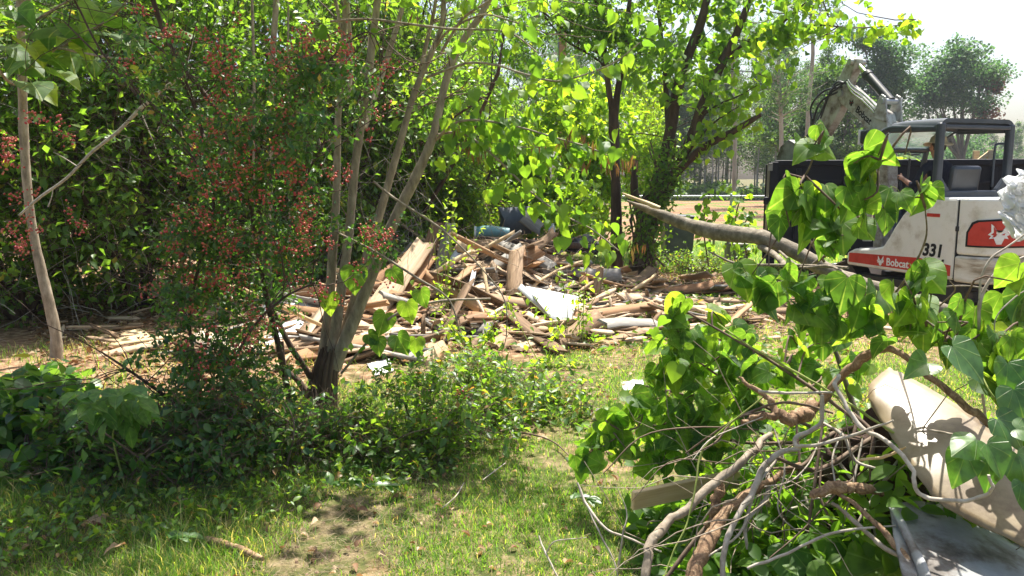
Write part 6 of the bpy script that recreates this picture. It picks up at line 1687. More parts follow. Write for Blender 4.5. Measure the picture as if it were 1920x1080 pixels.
    # rows of clusters where the photograph has them
    Z = [(330, 60, 10, 3), (400, 95, 22, 7), (415, 115, 14, 5), (270, 20, 12, 2), (440, 30, 20, 1), (520, 120, 22, 8), (560, 100, 22, 8), (600, 90, 18, 6), (640, 95, 18, 5), (570, 140, 20, 4), (720, 125, 12, 3), (730, 160, 8, 1), (455, 240, 16, 9), (455, 280, 16, 8), (400, 300, 16, 7), (470, 320, 18, 7), (430, 340, 20, 8),
         (480, 365, 20, 8), (380, 400, 18, 8), (350, 425, 14, 6), (395, 430, 20, 6), (330, 470, 14, 5), (440, 440, 20, 6), (550, 400, 18, 5), (565, 425, 14, 6), (560, 460, 16, 8), (420, 490, 18, 6), (390, 520, 18, 6), (330, 500, 12, 4), (370, 560, 14, 6), (450, 540, 16, 6), (545, 520, 20, 6), (600, 545, 14, 4), (345, 585, 12, 4),
         (450, 600, 18, 4), (410, 700, 22, 6), (420, 780, 24, 7), (410, 820, 18, 4), (20, 265, 10, 4), (65, 222, 8, 3), (110, 215, 8, 1), (8, 300, 12, 6), (60, 110, 6, 0), (40, 430, 16, 6), (50, 470, 14, 5), (130, 255, 8, 2), (60, 355, 12, 2), (140, 430, 10, 3), (700, 460, 14, 5), (720, 440, 12, 3), (560, 845, 8, 2), (640, 330, 10, 3), (580, 300, 16, 4), (530, 310, 18, 5), (500, 270, 20, 4), (540, 210, 20, 3), (255, 115, 10, 2), (800, 800, 30, 3)]
    Z = [(x, y, q * 1.35, n) for x, y, q, n in Z] + [(x + 30 * r.normal(), y + 25 * r.normal(), 26, 3) for x, y, q, w_ in C if 90 < y < 850]
    k = 0
    for x, y, q, n in Z:
        for i in range(n):
            Yd = Y - .38 + .12 * r.normal() - (.3 if y > 600 else 0)
            p = P(x + q * r.normal() * .8, y + q * r.normal() * .8, Yd)
            if p[2] < .03: continue
            o = bpy.data.objects.new('berry_cluster', bunches[k % 5]); COL.objects.link(o); o.parent = root
            o.location = Vector(p) - Vector(root.location); o.rotation_euler = (r.normal() * .4, r.normal() * .4, r.rand() * 6.28); k += 1
    return root
berry_shrub()

# --- low plants at the left and centre
def low_plants():
    r = np.random.RandomState(67)
    # bramble patch in front of the pile
    spots = [(720, 850, .30, .14, 'bramble patch at the foot of the multi-stemmed redbud'), (800, 838, .34, .24, 'dense bramble patch left of centre in front of the pile'), (880, 812, .34, .22, 'bramble patch in the middle in front of the pile'), (970, 775, .28, .15, 'bramble patch right of centre in front of the white panel')]
    for px, py, w, h, lab in spots:
        Yg = 1.6 / math.tan(PITCH + math.atan((py - 540) / F))
        X = (px - 960) / F * Yg
        blobs = [[X + r.normal() * .1, Yg, h * .5, w, .34, h * .75, 1], [X + .15, Yg + .32, h * .5, w, .25, h * .6, 1], [X - .1, Yg - .25, h * .25, w * .9, .25, h * .45, 1]]
        blobs += [[X + .3 * r.normal(), Yg + .15 * r.normal(), h * (.9 + 1.0 * r.rand()), .11, .1, h * .6, .25] for _ in range(6)]
        bushy('bramble_patch', lab, 'brambles', (X, Yg, 0), blobs, 150, 10, .050, 'bramble', 'twig', r, stemr=.006, nst=10, twigL=.22, nobj=110, objm=oval_meshes('bramble'), droop=.1, flat=.6, tw_r=.0018)
    # weeds with taller shoots over the middle of the pile edge
    for j, (px, py, Yd, lab) in enumerate([(1010, 640, 6.6, 'leafy shoot standing left of the white panel foot'), (900, 600, 7.0, 'tall thin shoot in front of the dark hole in the pile'), (1085, 520, 7.6, 'bright leafy shoot before the right end of the pile'), (830, 400, 8.8, 'slim leafy shoot before the upright planks')]):
        c = P(px, py, Yd); 
        root = thing('leafy_shoot', lab, 'weed', (c[0], c[1], 0))
        sp = []
        for k in range(7):
            top = c + r.normal(size=3) * [.35, .15, .25] + [0, 0, .1]
            p = smooth_path(np.array([[c[0] + r.normal() * .08, c[1], 0], [c[0] * .5 + top[0] * .5, c[1], top[2] * .5], top]), 10); sp.append(p)
            wpart(tubes(p[None], np.linspace(.005, .0015, 10)[None], 4), 'stem', M['greenstem'], root)
        LP, LT = along(np.stack(sp), 170, .2, 1, r); LP += r.normal(size=LP.shape) * .04
        place_leaves(root, LP, LT, .06, OV_LO, oval_meshes('bright'), 'bright', 90, r=r)
    # dark leafy bushes at the lower left
    for px, py, w, h, lab, m_, sz in [(50, 885, .5, .20, 'dark low bush of round leaves at the left edge', 'berryleaf', .075), (190, 915, .45, .20, 'dark low bush behind the grass at lower left', 'berryleaf', .065), (330, 915, .42, .26, 'shaded low bush under the berry shrub', 'berryleaf', .05), (480, 895, .4, .24, 'low green shrub right of the shaded bush', 'berryleaf', .045), (585, 875, .3, .12, 'thin low plants at the foot of the berry shrub', 'bramble', .045), (30, 790, .25, .12, 'round leaved bush in front of the pale slabs', 'berryleaf', .085), (640, 850, .3, .08, 'low weeds at the edge of the grass before the burled tree', 'bramble', .04)]:
        Yg = 1.6 / math.tan(PITCH + math.atan((py - 540) / F)); X = (px - 960) / F * Yg
        blobs = [[X, Yg, h * .55, w, .35, h * .6, 1], [X - .1, Yg + .3, h * .7, w * .8, .3, h * .6, .8]]
        blobs += [[X + .35 * r.normal(), Yg + .1, h * (1.0 + .7 * r.rand()), .12, .1, h * .45, .35] for _ in range(4)]
        bushy('low_bush', lab, 'bush', (X, Yg, 0), blobs, 115, 9, sz, m_, 'twig', r, stemr=.007, nst=10, twigL=.25, nobj=100, objm=(heart_meshes('redbud_s') if sz > .07 else oval_meshes(m_)), droop=.2, flat=.55, tw_r=.002, tmpl=(HE_LO if sz > .07 else OV_LO))
    for px, py, w, h, lab in [(90, 985, .36, .10, 'low dark weeds in the shaded grass near the bottom left corner'), (20, 1040, .3, .10, 'low weeds at the very bottom left corner'), (300, 975, .34, .08, 'scattered broad leaved weeds in the shaded grass'), (470, 940, .3, .07, 'small weeds where the shade meets the sunny grass'), (760, 885, .26, .07, 'small weeds in the grass before the brambles')]:
        Yg = 1.6 / math.tan(PITCH + math.atan((py - 540) / F)); X = (px - 960) / F * Yg
        bushy('weed_patch', lab, 'weeds', (X, Yg, 0), [[X, Yg, h * .5, w, .3, h * .6, 1]], 70, 7, .04, 'bramble', 'twig', r, stemr=.003, nst=8, twigL=.12, nobj=100, objm=oval_meshes('bramble'), droop=.0, flat=.7, tw_r=.0012)
    # the bright seedling with divided leaves
    c = P(215, 860, 3.75); root = thing('bright_seedling', 'bright pale green seedling with ribbed divided leaves at lower left', 'seedling', (c[0], c[1], 0))
    wpart(tubes(smooth_path(np.array([[c[0], c[1] + .1, 0.], P(213, 830, 3.8), P(215, 798, 3.78)]), 8)[None], np.linspace(.006, .004, 8)[None], 6), 'stem', M['greenstem'], root)
    Pos, R, s = [], [], []
    for k in range(13):
        tip = P(215 + 85 * math.cos(k * 2.4) * (.35 + .65 * (k / 12.)), 775 + 40 * math.sin(k * 2.4) * (.4 + .6 * k / 12.) - 12, 3.66 + .16 * math.sin(k * 2.4 + 1))
        a = P(215 + 8 * r.normal(), 800, 3.78)
        p = smooth_path(np.array([a, (a + tip) / 2 + [0, 0, .08], tip]), 8)
        wpart(tubes(p[None], np.linspace(.0035, .0016, 8)[None], 5), 'leaf_stalk', M['greenstem'], root)
        dd = nrm(p[-1] - p[-3]); sidev = nrm(np.cross(dd, [0, 0, 1.]))
        for (f, ang, sz) in ((0, 0, .12), (-.03, .95, .105), (-.03, -.95, .105), (-.085, 1.15, .09), (-.085, -1.15, .09)):
            d = nrm(dd * math.cos(ang) + sidev * math.sin(ang) + [0, 0, -.12]); nn = nrm(np.array([0, -.45, 1.]) + .2 * r.normal(size=3))
            Pos.append(tip + dd * f); R.append(frames(d[None], nn[None])[0]); s.append(sz * (.85 + .3 * r.rand()))
    leaf_objects(root, [shared(('leaf', 'waxy', 'ov'), oval_hi(.27, .12, .18), M['seedling'])], np.array(Pos), np.array(R), np.array(s))
    # small clipped sprigs on the lawn
    for px, py, lab in [(620, 590 + 340, 'small fallen green sprig lying on the straw in the grass'), (290, 1040, 'pale compound leaf sprig lying in the shaded grass'), (690, 940, 'fallen leafy sprig lying at the edge of the sunny grass'), (1080, 965, 'pale leaves lying at the foot of the stick heap'), (640, 905, 'tiny sprig sprouting by the straw patch')]:
        Yg = 1.6 / math.tan(PITCH + math.atan((py - 540) / F)); X = (px - 960) / F * Yg
        root = thing('leaf_sprig', lab, 'sprig', (X, Yg, .02))
        a = np.array([X - .07, Yg, .03]); b = np.array([X + .08, Yg + .02, .06])
        p = smooth_path(np.array([a, (a + b) / 2 + [0, 0, .02], b]), 8)
        wpart(tubes(p[None], np.full((1, 8), .0015), 4), 'stalk', M['greenstem'], root)
        LP, LT = along(p[None], 9, 0, 1, r); R = frames(nrm(LT + rand_dir(9, r) * [1, 1, .2]), nrm(np.array([0, -.1, 1.]) + .25 * rand_dir(9, r)))
        leaf_objects(root, oval_meshes('waxy'), LP + [0, 0, .015], R, .055 + .02 * r.rand(9))
    # orange dead leaves
    for i, (px, py) in enumerate([(118, 1004), (135, 1006), (150, 1000), (175, 882), (183, 1045), (240, 728)]):
        Yg = 1.6 / math.tan(PITCH + math.atan((py - 540) / F)); p = np.array([(px - 960) / F * Yg, Yg, .05])
        me = shared(('dead_leaf', 'litter', i % 3), heart(rings=3, fold=.5, droop=.7, wave=.12, seed=i), M['litter'])
        o = bpy.data.objects.new('dead_leaf', me); COL.objects.link(o); o.location = p; o.scale = (.07,) * 3; o.rotation_euler = (.3 * r.normal(), .3 * r.normal(), 6 * r.rand())
        tag(o, 'curled orange brown dead leaf lying in the shaded grass', 'dead leaf', 'orange dead leaves in the shaded grass')
    # piece of bark and loose sticks on the lawn
    def gstick(name, label, rows, mat, cat='stick'):
        pts = []
        for px, py, w, dz in rows:
            Yg = (1.6 - dz) / math.tan(PITCH + math.atan((py - 540) / F)); pts.append((px, py, Yg, w))
        p, rad = pxpath(pts); return tag(tubes(p[None], rad[None], 7, lump=.1, cap=True).obj(name, M[mat], smooth=True), label, cat)
    gstick('bark_strip', 'flat brown strip of bark lying in the grass at bottom left', [(376, 1008, 8, .03), (400, 1014, 14, .03), (440, 1026, 15, .03), (478, 1042, 15, .03), (492, 1048, 10, .03)], 'root', 'bark')
    gstick('fallen_twig', 'long thin twig lying across the sunny grass', [(820, 798, 4, .02), (880, 802, 4, .03), (940, 808, 4, .03), (1000, 815, 4, .03), (1040, 830, 3, .03), (1068, 855, 3, .02)], 'twig')
    gstick('fallen_twig', 'short pale twig in the shaded grass below the seedling', [(325, 942, 3, .05), (370, 930, 4, .04), (420, 912, 3, .03)], 'barkl')
    gstick('fallen_twig', 'curved pale twig in the grass at lower middle', [(830, 952, 3, .02), (855, 930, 3, .03), (870, 905, 2, .03)], 'barkl')
    gstick('fallen_twig', 'pale stick lying right of the straw in the grass', [(905, 900, 2, .02), (925, 885, 3, .03), (948, 868, 2, .02)], 'barkl')
    gstick('fallen_branch_piece', 'dry branch pieces lying under the bramble edge', [(560, 838, 5, .03), (620, 824, 6, .04), (680, 808, 6, .05), (740, 792, 4, .05)], 'root')
    gstick('fallen_branch_piece', 'dry split branch lying below the burled tree', [(570, 850, 5, .03), (610, 852, 7, .03), (650, 842, 6, .04), (690, 830, 4, .04)], 'root')
low_plants()

# --- the raised log with the large leaves, and the cut brush at the right
def near_leaves(root, clusters, size_px=(50, 90), mat='redbud', r=rs, anchor=None, droopy=.8, name='leaf', cap_n=300):
    Pos, R, s, tw, st = [], [], [], [], []
    for (x, y, Y, q, n) in clusters:
        c = P(x, y, Y); rad = q * Y / F
        if anchor is not None:
            d_ = np.linalg.norm(anchor - c, axis=1); a = anchor[d_.argmin()]
            k = c + r.normal(size=3) * rad * .2
            tw.append(smooth_path(np.array([a, a * .5 + k * .5 + r.normal(size=3) * .04 + [0, 0, .03], k]), 7))
        for i in range(n):
            o = rand_dir(1, r)[0] * rad * r.rand() ** .5 * [1, 1.1, 1]
            p = c + o
            d = nrm(np.array([.75 * r.normal(), -.25 + .6 * r.normal(), -droopy + .5 * r.normal()]))
            nn = nrm(np.array([.6 * r.normal(), -.45 + .65 * r.normal(), .75]))
            if abs(np.dot(d, nn)) > .95: nn = nn + [.5, 0, 0]
            sz_ = (size_px[0] + (size_px[1] - size_px[0]) * r.rand()) * Y / F; p = p - d * sz_ * .5
            Pos.append(p); R.append(frames(d[None], nn[None])[0]); s.append(sz_)
            cen = c + (p - c) * .25
            st.append(smooth_path(np.array([cen, (cen + p) / 2 + [0, 0, .02], p]), 4))
    leaf_objects(root, heart_meshes(mat), np.array(Pos), np.array(R), np.array(s))
    wpart(tubes(np.array(st), np.full((len(st), 4), .0013), 3), 'leaf_stalks', M['greenstem'], root, kind='stuff')
    if tw:
        wpart(tubes(np.array(tw), np.linspace(.005, .002, 7)[None] * np.ones((len(tw), 1)), 5), 'twigs', M['twig'], root, kind='stuff')

def raised_log():
    r = np.random.RandomState(71)
    root, st = traced_tree('felled_redbud', 'felled redbud trunk held off the ground with very large heart shaped leaves', 'felled tree', P(1640, 640, 3.6) * [1, 1, 0],
        [('trunk', [(1175, 376, 5.0, 3), (1190, 383, 5.0, 9), (1215, 393, 5.0, 17), (1245, 405, 4.95, 23), (1280, 418, 4.9, 28), (1320, 430, 4.8, 32), (1370, 438, 4.7, 35), (1430, 446, 4.5, 34), (1480, 466, 4.4, 33), (1530, 495, 4.3, 34), (1580, 520, 4.2, 32), (1640, 540, 4.1, 32), (1700, 560, 4.0, 34), (1780, 585, 3.9, 28), (1850, 600, 3.9, 22), (1960, 606, 3.8, 18)]),
         ('branch', [(1425, 462, 4.5, 14), (1455, 480, 4.3, 13), (1490, 520, 3.9, 12), (1520, 560, 3.5, 11), (1560, 640, 3.3, 10), (1600, 760, 3.2, 12), (1640, 860, 3.1, 14)]),
         ('branch', [(1460, 470, 4.4, 6), (1500, 500, 3.9, 6), (1560, 500, 3.3, 6), (1620, 540, 2.9, 6), (1680, 570, 2.8, 7), (1720, 590, 2.7, 5), (1790, 640, 2.6, 5)]),
         ('branch', [(1330, 472, 4.7, 3), (1380, 494, 4.5, 6), (1440, 497, 4.2, 7), (1520, 498, 3.8, 7), (1590, 502, 3.4, 6)]),
         ('branch', [(1525, 495, 4.2, 8), (1560, 470, 3.6, 7), (1590, 440, 3.0, 6), (1620, 400, 2.7, 5), (1640, 350, 2.6, 4), (1650, 300, 2.5, 3)]),
         ('branch', [(1545, 490, 3.9, 6), (1500, 420, 3.2, 5), (1492, 360, 2.8, 5), (1515, 320, 2.6, 4), (1530, 280, 2.5, 3)]),
         ('branch', [(1620, 535, 4.0, 6), (1660, 560, 3.4, 5), (1700, 520, 3.0, 5), (1735, 450, 2.8, 4), (1735, 390, 2.6, 3)]),
         ('branch', [(1700, 565, 3.9, 4), (1760, 540, 3.8, 4), (1830, 538, 3.7, 4), (1880, 560, 3.6, 3)]),
         ('branch', [(1760, 575, 3.9, 4), (1790, 545, 3.7, 3), (1780, 525, 3.6, 2)])], 'barkm', lump=.05)
    p, rad = pxpath([(1165, 372, 5.02, 1.5), (1182, 380, 5.0, 6), (1206, 388, 4.97, 10), (1235, 400, 4.93, 8)], 8)
    wpart(tubes(p[None] + np.array([0, -.035, .035]), rad[None], 5, lump=.3), 'torn_end', M['fresh'], root)
    # one pole of the heap carries the log
    anchor = np.vstack([st[i][0] for i in (2, 3, 4, 5, 6)])
    cl = [(1522, 285, 2.5, 30, 5), (1552, 262, 2.5, 14, 1), (1642, 300, 2.5, 26, 3), (1600, 320, 2.5, 30, 4), (1630, 350, 2.5, 34, 6), (1612, 385, 2.5, 34, 5), (1690, 305, 2.5, 22, 2), (1735, 375, 2.6, 28, 4), (1700, 385, 2.6, 26, 3), (1480, 380, 2.6, 32, 5), (1515, 385, 2.6, 34, 5), (1560, 395, 2.6, 34, 5),
          (1475, 430, 2.6, 34, 4), (1530, 440, 2.6, 36, 7), (1575, 450, 2.6, 34, 5), (1610, 440, 2.5, 26, 3), (1560, 480, 2.7, 34, 4), (1408, 528, 2.9, 28, 4), (1440, 545, 2.9, 34, 6), (1490, 540, 2.7, 38, 8), (1520, 580, 2.7, 40, 9), (1570, 560, 2.7, 40, 8), (1530, 615, 2.7, 30, 5), (1590, 610, 2.7, 40, 8), (1640, 585, 2.7, 34, 4),
          (1704, 538, 2.6, 32, 6), (1678, 558, 2.6, 22, 3), (1738, 524, 2.6, 18, 2), (1720, 590, 2.6, 34, 5), (1700, 620, 2.7, 40, 6), (1770, 610, 2.5, 28, 3), (1645, 640, 2.7, 36, 5), (1905, 540, 2.4, 26, 3), (1660, 430, 2.6, 16, 1), (1790, 595, 2.5, 20, 2)]
    near_leaves(root, [(a_, b_ - 8, c_, d_ * .8, max(1, int(e_ * .8))) for a_, b_, c_, d_, e_ in cl], (32, 74), 'redbud', r, anchor)
    # white forked dead twig at the right edge
    d, s2 = traced_tree('white_dead_twig', 'bare white forked twig curving up at the right edge beside the excavator', 'twig', P(1838, 760, 2.9) * [1, 1, 0],
        [('twig', [(1850, 800, 2.6, 6), (1838, 700, 2.6, 7), (1836, 620, 2.6, 7), (1837, 570, 2.6, 8), (1850, 535, 2.6, 7), (1875, 505, 2.6, 6), (1920, 482, 2.6, 6), (1960, 470, 2.6, 6)]),
         ('twig', [(1837, 560, 2.6, 6), (1840, 520, 2.6, 5), (1858, 485, 2.6, 5), (1890, 462, 2.6, 4), (1935, 430, 2.6, 4)]),
         ('twig', [(1870, 660, 2.6, 3), (1866, 600, 2.6, 3), (1900, 560, 2.6, 3), (1930, 540, 2.6, 2)])], 'barkl', lump=.05)
    # torn white plastic caught on the right
    c = P(1912, 385, 2.9); bg_ = thing('torn_plastic', 'crumpled torn white plastic caught on twigs at the right edge', 'plastic', tuple(c))
    q = np.random.RandomState(3); n = 40
    u, v = np.meshgrid(np.linspace(-1, 1, n), np.linspace(-1, 1, n * 2))
    f1 = vnoise(u + 3, v * 2 + 3, 3.2, 71) - .5; f2 = vnoise(u + 9, v * 2 + 5, 7.5, 72) - .5; f3 = vnoise(u + 1, v * 2 + 8, 15, 73) - .5
    wd = .036 + .028 * vnoise(v + 4, v * 0 + 2, 3, 74)
    V = np.stack([u * wd + .05 * v ** 2 - .02 + .03 * f1 + .004 * f3, .12 * f1 + .05 * f2 + .014 * f3, v * .125 + .03 * f2 + .003 * f3], -1).reshape(-1, 3)
    i = np.arange(2 * n - 1)[:, None] * n; j = np.arange(n - 1)[None]
    mb = MB(); mb.add(V, np.stack([i + j, i + j + 1, i + n + j + 1, i + n + j], -1).reshape(-1, 4), 0, 0.)
    mb.obj('film', M['bag'], bg_, smooth=True)
raised_log()

def cut_brush():
    r = np.random.RandomState(73)
    # leafy tops lying left of the root heap
    root, st = traced_tree('cut_redbud_top', 'heap of cut redbud shoots with drooping yellow green heart leaves', 'brush', P(1330, 850, 3.6) * [1, 1, 0],
        [('branch', [(1620, 800, 2.9, 9), (1540, 740, 3.0, 8), (1450, 680, 3.1, 7), (1350, 620, 3.2, 5), (1270, 575, 3.3, 4)]),
         ('branch', [(1520, 800, 3.1, 8), (1430, 760, 3.2, 7), (1340, 700, 3.3, 5), (1260, 640, 3.4, 4)]),
         ('branch', [(1500, 830, 3.2, 8), (1400, 830, 3.3, 7), (1300, 810, 3.4, 6), (1200, 800, 3.5, 4), (1110, 850, 3.6, 3)]),
         ('branch', [(1480, 850, 3.3, 8), (1380, 780, 3.4, 7), (1280, 740, 3.5, 6), (1190, 720, 3.6, 4)])], 'twig')
    anchor = np.vstack([p for p, _ in st])
    cl = [(1262, 590, 3.3, 24, 7), (1275, 630, 3.3, 26, 8), (1255, 660, 3.4, 28, 7), (1300, 650, 3.3, 28, 6), (1350, 605, 3.3, 20, 4), (1385, 640, 3.2, 26, 5), (1345, 660, 3.3, 26, 6), (1250, 705, 3.4, 30, 9), (1300, 700, 3.4, 34, 10), (1360, 705, 3.2, 34, 9), (1420, 700, 3.1, 34, 8), (1470, 705, 3.1, 28, 6),
          (1230, 750, 3.5, 30, 9), (1280, 760, 3.4, 34, 11), (1340, 760, 3.3, 36, 11), (1400, 750, 3.2, 34, 9), (1160, 790, 3.6, 26, 7), (1200, 800, 3.5, 32, 9), (1260, 810, 3.4, 34, 11), (1330, 810, 3.3, 36, 11), (1390, 800, 3.2, 28, 7), (1125, 830, 3.6, 24, 6), (1100, 868, 3.6, 18, 4), (1170, 850, 3.5, 30, 8),
          (1230, 860, 3.4, 30, 8), (1290, 855, 3.3, 30, 8), (1350, 850, 3.3, 26, 6), (1560, 640, 3.2, 30, 6), (1500, 650, 3.2, 24, 4), (1600, 700, 3.1, 36, 8), (1540, 700, 3.2, 28, 5)]
    near_leaves(root, [(a_, b_, c_, d_ * 1.15, e_) for a_, b_, c_, d_, e_ in cl], (26, 50), 'redbud', r, anchor, droopy=.7)
    # darker filling of smaller leaves behind and under
    LPn = []
    for x, y, Y, q, n in cl:
        c = P(x, y, Y + .22); LPn.append(c + r.normal(size=(7, 3)) * q * Y / F * [1.0, .12 / (q * Y / F), .9])
    LPn = np.vstack(LPn); LPn = LPn[LPn[:, 2] > .02]
    place_leaves(root, LPn, rand_dir(len(LPn), r), .058, HE_MD, None, 'redbud_s', r=r, droop=.8, flat=.5, name='inner_foliage')
    # vine with big leaves at the far right
    v, s3 = traced_tree('right_edge_vine', 'vigorous vine with very large pale green leaves at the right edge', 'vine', P(1900, 900, 2.9) * [1, 1, 0],
        [('stem', [(1960, 760, 2.4, 6), (1880, 700, 2.5, 6), (1800, 650, 2.6, 5), (1740, 640, 2.7, 4)]), ('stem', [(1960, 820, 2.3, 5), (1900, 780, 2.4, 5), (1860, 740, 2.4, 4), (1830, 680, 2.5, 3)]),
         ('stem', [(1960, 950, 2.2, 5), (1900, 880, 2.25, 5), (1860, 850, 2.25, 4)])], 'greenstem')
    anchor = np.vstack([p for p, _ in s3])
    near_leaves(v, [(1715, 615, 2.7, 30, 4), (1770, 640, 2.65, 34, 6), (1820, 640, 2.6, 36, 6), (1880, 640, 2.5, 36, 6), (1860, 690, 2.5, 36, 6), (1910, 700, 2.5, 34, 5), (1900, 750, 2.4, 34, 6), (1860, 600, 2.8, 30, 5), (1910, 600, 2.7, 30, 5)], (44, 76), 'redbud', r, anchor)
    # big single leaves lying on the curved panel
    Pos, R, s = [], [], []
    for x, y, Yd, w, dx, dz, m_ in [(1785, 660, 2.35, 104, .55, -.6, 0), (1740, 690, 2.4, 70, -.8, -.2, 0), (1870, 795, 2.25, 92, .6, -.5, 0), (1830, 835, 2.2, 84, -.75, -.15, 0), (1850, 842, 2.18, 84, .25, -.7, 0), (1905, 815, 2.2, 70, .8, -.1, 0), (1810, 860, 2.25, 84, -.45, -.8, 1), (1850, 868, 2.25, 84, .1, -.9, 1), (1905, 860, 2.2, 90, .2, -.9, 1), (1918, 915, 2.15, 80, .1, -.9, 1), (1900, 740, 2.35, 110, .2, -.9, 0), (1890, 690, 2.4, 80, -.2, -.8, 0)]:
        d = nrm(np.array([dx, -.45, dz])); nn = nrm(np.array([.1 * r.normal(), -.6, .8]))
        Pos.append(P(x, y - 10, Yd)); R.append(frames(d[None], nn[None])[0]); s.append(w * .8 * Yd / F)
    leaf_objects(v, heart_meshes('waxy'), np.array(Pos), np.array(R), np.array(s))

    # curved fibreglass panel
    def sheet(name, label, cat, top, bot, mat, bulge, n=26, m_=14, thick=.008, wave=.0, seed=1, edge=.0):
        q = np.random.RandomState(seed)
        A = smooth_path(np.array([P(*t) for t in top]), n); B = smooth_path(np.array([P(*t) for t in bot]), n)
        V = []
        ph = q.rand(4) * 6
        for j in range(m_):
            f = j / (m_ - 1.)
            for i in range(n):
                g = i / (n - 1.)
                p = A[i] * (1 - f) + B[i] * f
                p = p + np.array(bulge) * math.sin(math.pi * f) + np.array([0, -1, .4]) * wave * (math.sin(5 * f + ph[0] + 4 * g) * math.sin(7 * g + ph[1]))
                p = p - np.array([edge * 30, 0, 0]) * math.sin(math.pi * f) * math.exp(-g * 7)
                if f in (0., 1.) or i in (0, n - 1): p = p + q.normal(size=3) * edge
                V.append(p)
        V = np.array(V)
        i = np.arange(m_ - 1)[:, None] * n; j = np.arange(n - 1)[None]
        Fq = np.stack([i + j, i + j + 1, i + n + j + 1, i + n + j], -1).reshape(-1, 4)
        c0 = V.mean(0)
        mb = MB(); mb.add(V - c0, Fq, 0, 0.)
        o = tag(mb.obj(name, M[mat], smooth=True), label, cat); o.location = c0
        so_ = o.modifiers.new('thickness', 'SOLIDIFY'); so_.thickness = thick
        return o
    sheet('curved_panel', 'large curved stained tan fibreglass panel leaning in the brush at the right', 'panel', [(1668, 690, 2.95), (1740, 728, 2.8), (1820, 775, 2.65), (1870, 812, 2.55), (1990, 880, 2.4)], [(1642, 772, 2.75), (1668, 815, 2.62), (1720, 895, 2.42), (1785, 958, 2.3), (1990, 1062, 2.1)], 'tanpanel', (0, -.03, .01), thick=.004, wave=.002, edge=.0022)
    sheet('grey_sheet', 'dirty pale grey plastic sheet lying under the curved tan panel', 'sheet', [(1668, 948, 2.55), (1730, 944, 2.6), (1800, 960, 2.6), (1990, 1060, 2.5)], [(1722, 1180, 2.0), (1800, 1180, 2.0), (1900, 1180, 1.98), (1990, 1180, 1.95)], 'greysheet', (0, -.03, .02), wave=.012, seed=4, edge=.001)
    sheet('grey_sheet', 'narrow folded pale edge strip standing at the left of the grey sheet', 'sheet', [(1664, 942, 2.5), (1690, 1000, 2.35), (1715, 1060, 2.2), (1735, 1150, 2.05)], [(1684, 950, 2.45), (1712, 1010, 2.3), (1738, 1060, 2.16), (1760, 1150, 2.0)], 'greysheet', (-.01, -.02, .0), m_=6, wave=.004, seed=6, edge=.0005)
    # soil and root mass under the panel
    bm = bmesh.new(); bmesh.ops.create_icosphere(bm, subdivisions=4, radius=1)
    q = np.random.RandomState(12)
    c = P(1700, 905, 2.95)
    for w_ in bm.verts:
        n_ = w_.co.normalized(); k = 1 + .15 * math.sin(5 * n_.x + 7 * n_.y) + .12 * math.sin(11 * n_.z + 6 * n_.x) + .07 * q.normal()
        w_.co = Vector((n_.x * .30 * k, n_.y * .22 * k, n_.z * .26 * k))
    me = bpy.data.meshes.new('root_ball_soil'); bm.to_mesh(me); bm.free(); me.materials.append(M['soil'])
    o = bpy.data.objects.new('root_ball', me); COL.objects.link(o); o.location = Vector(c); tag(o, 'dark crumbly soil clump between the curved panel and the roots', 'soil clump')

    # roots, vines and sticks, each traced in its place
    def stick(name, label, cat, rows, mat, lump=.08, extra=(), k=None):
        p0 = P(rows[-1][0], rows[-1][1], rows[-1][2])
        root = thing(name, label, cat, (p0[0], p0[1], max(0, p0[2] - .02)))
        for i, rw in enumerate((rows,) + tuple(extra)):
            p, rad = pxpath(rw, k or 9 * len(rw))
            n_ = len(p); kk = np.linspace(0, n_ - 1, 3 * len(rw)); wob = r.normal(size=(len(kk), 3)) * rad.mean() * .22
            p = p + np.stack([np.interp(np.arange(n_), kk, wob[:, c_]) for c_ in range(3)], -1)
            rad = rad * np.linspace(1.05, .8 if i == 0 else .6, n_)[::(-1 if mat in ('bark', 'root') and i == 0 else 1)]
            wpart(tubes(p[None], rad[None], 14, lump=lump, cap=True), 'stem' if i == 0 else 'side_shoot', M[mat], root, smooth=True)
        return root
    stick('thick_root', 'thick grey root arching down left to the bottom of the frame', 'root', [(1442, 815, 2.9, 14), (1400, 858, 2.8, 18), (1345, 900, 2.75, 19), (1290, 950, 2.7, 19), (1245, 985, 2.65, 20), (1222, 1015, 2.6, 20), (1213, 1060, 2.55, 18), (1210, 1140, 2.5, 18)], 'bark')
    stick('thick_root', 'thick root with shredded brown foot right of the grey one', 'root', [(1500, 870, 2.9, 14), (1440, 905, 2.85, 18), (1385, 940, 2.75, 22), (1340, 990, 2.65, 26), (1310, 1050, 2.55, 30), (1285, 1140, 2.45, 36)], 'root', .09)
    stick('smooth_root', 'pale smooth stem bending down beside the shredded root', 'stem', [(1500, 840, 2.75, 9), (1460, 850, 2.72, 11), (1430, 880, 2.7, 12), (1405, 930, 2.65, 13), (1375, 985, 2.6, 13), (1357, 1045, 2.55, 14), (1352, 1140, 2.5, 14)], 'barkl')
    stick('wavy_vine', 'long wavy white vine looping across the curved panel', 'vine', [(1572, 705, 2.6, 7), (1566, 722, 2.55, 8), (1585, 758, 2.5, 8), (1612, 800, 2.45, 9), (1650, 820, 2.4, 9), (1688, 850, 2.3, 9), (1712, 885, 2.25, 9), (1718, 920, 2.22, 9), (1745, 935, 2.2, 10), (1800, 938, 2.15, 9), (1845, 930, 2.12, 9), (1860, 912, 2.1, 8), (1853, 890, 2.1, 7)], 'barkl', .05)
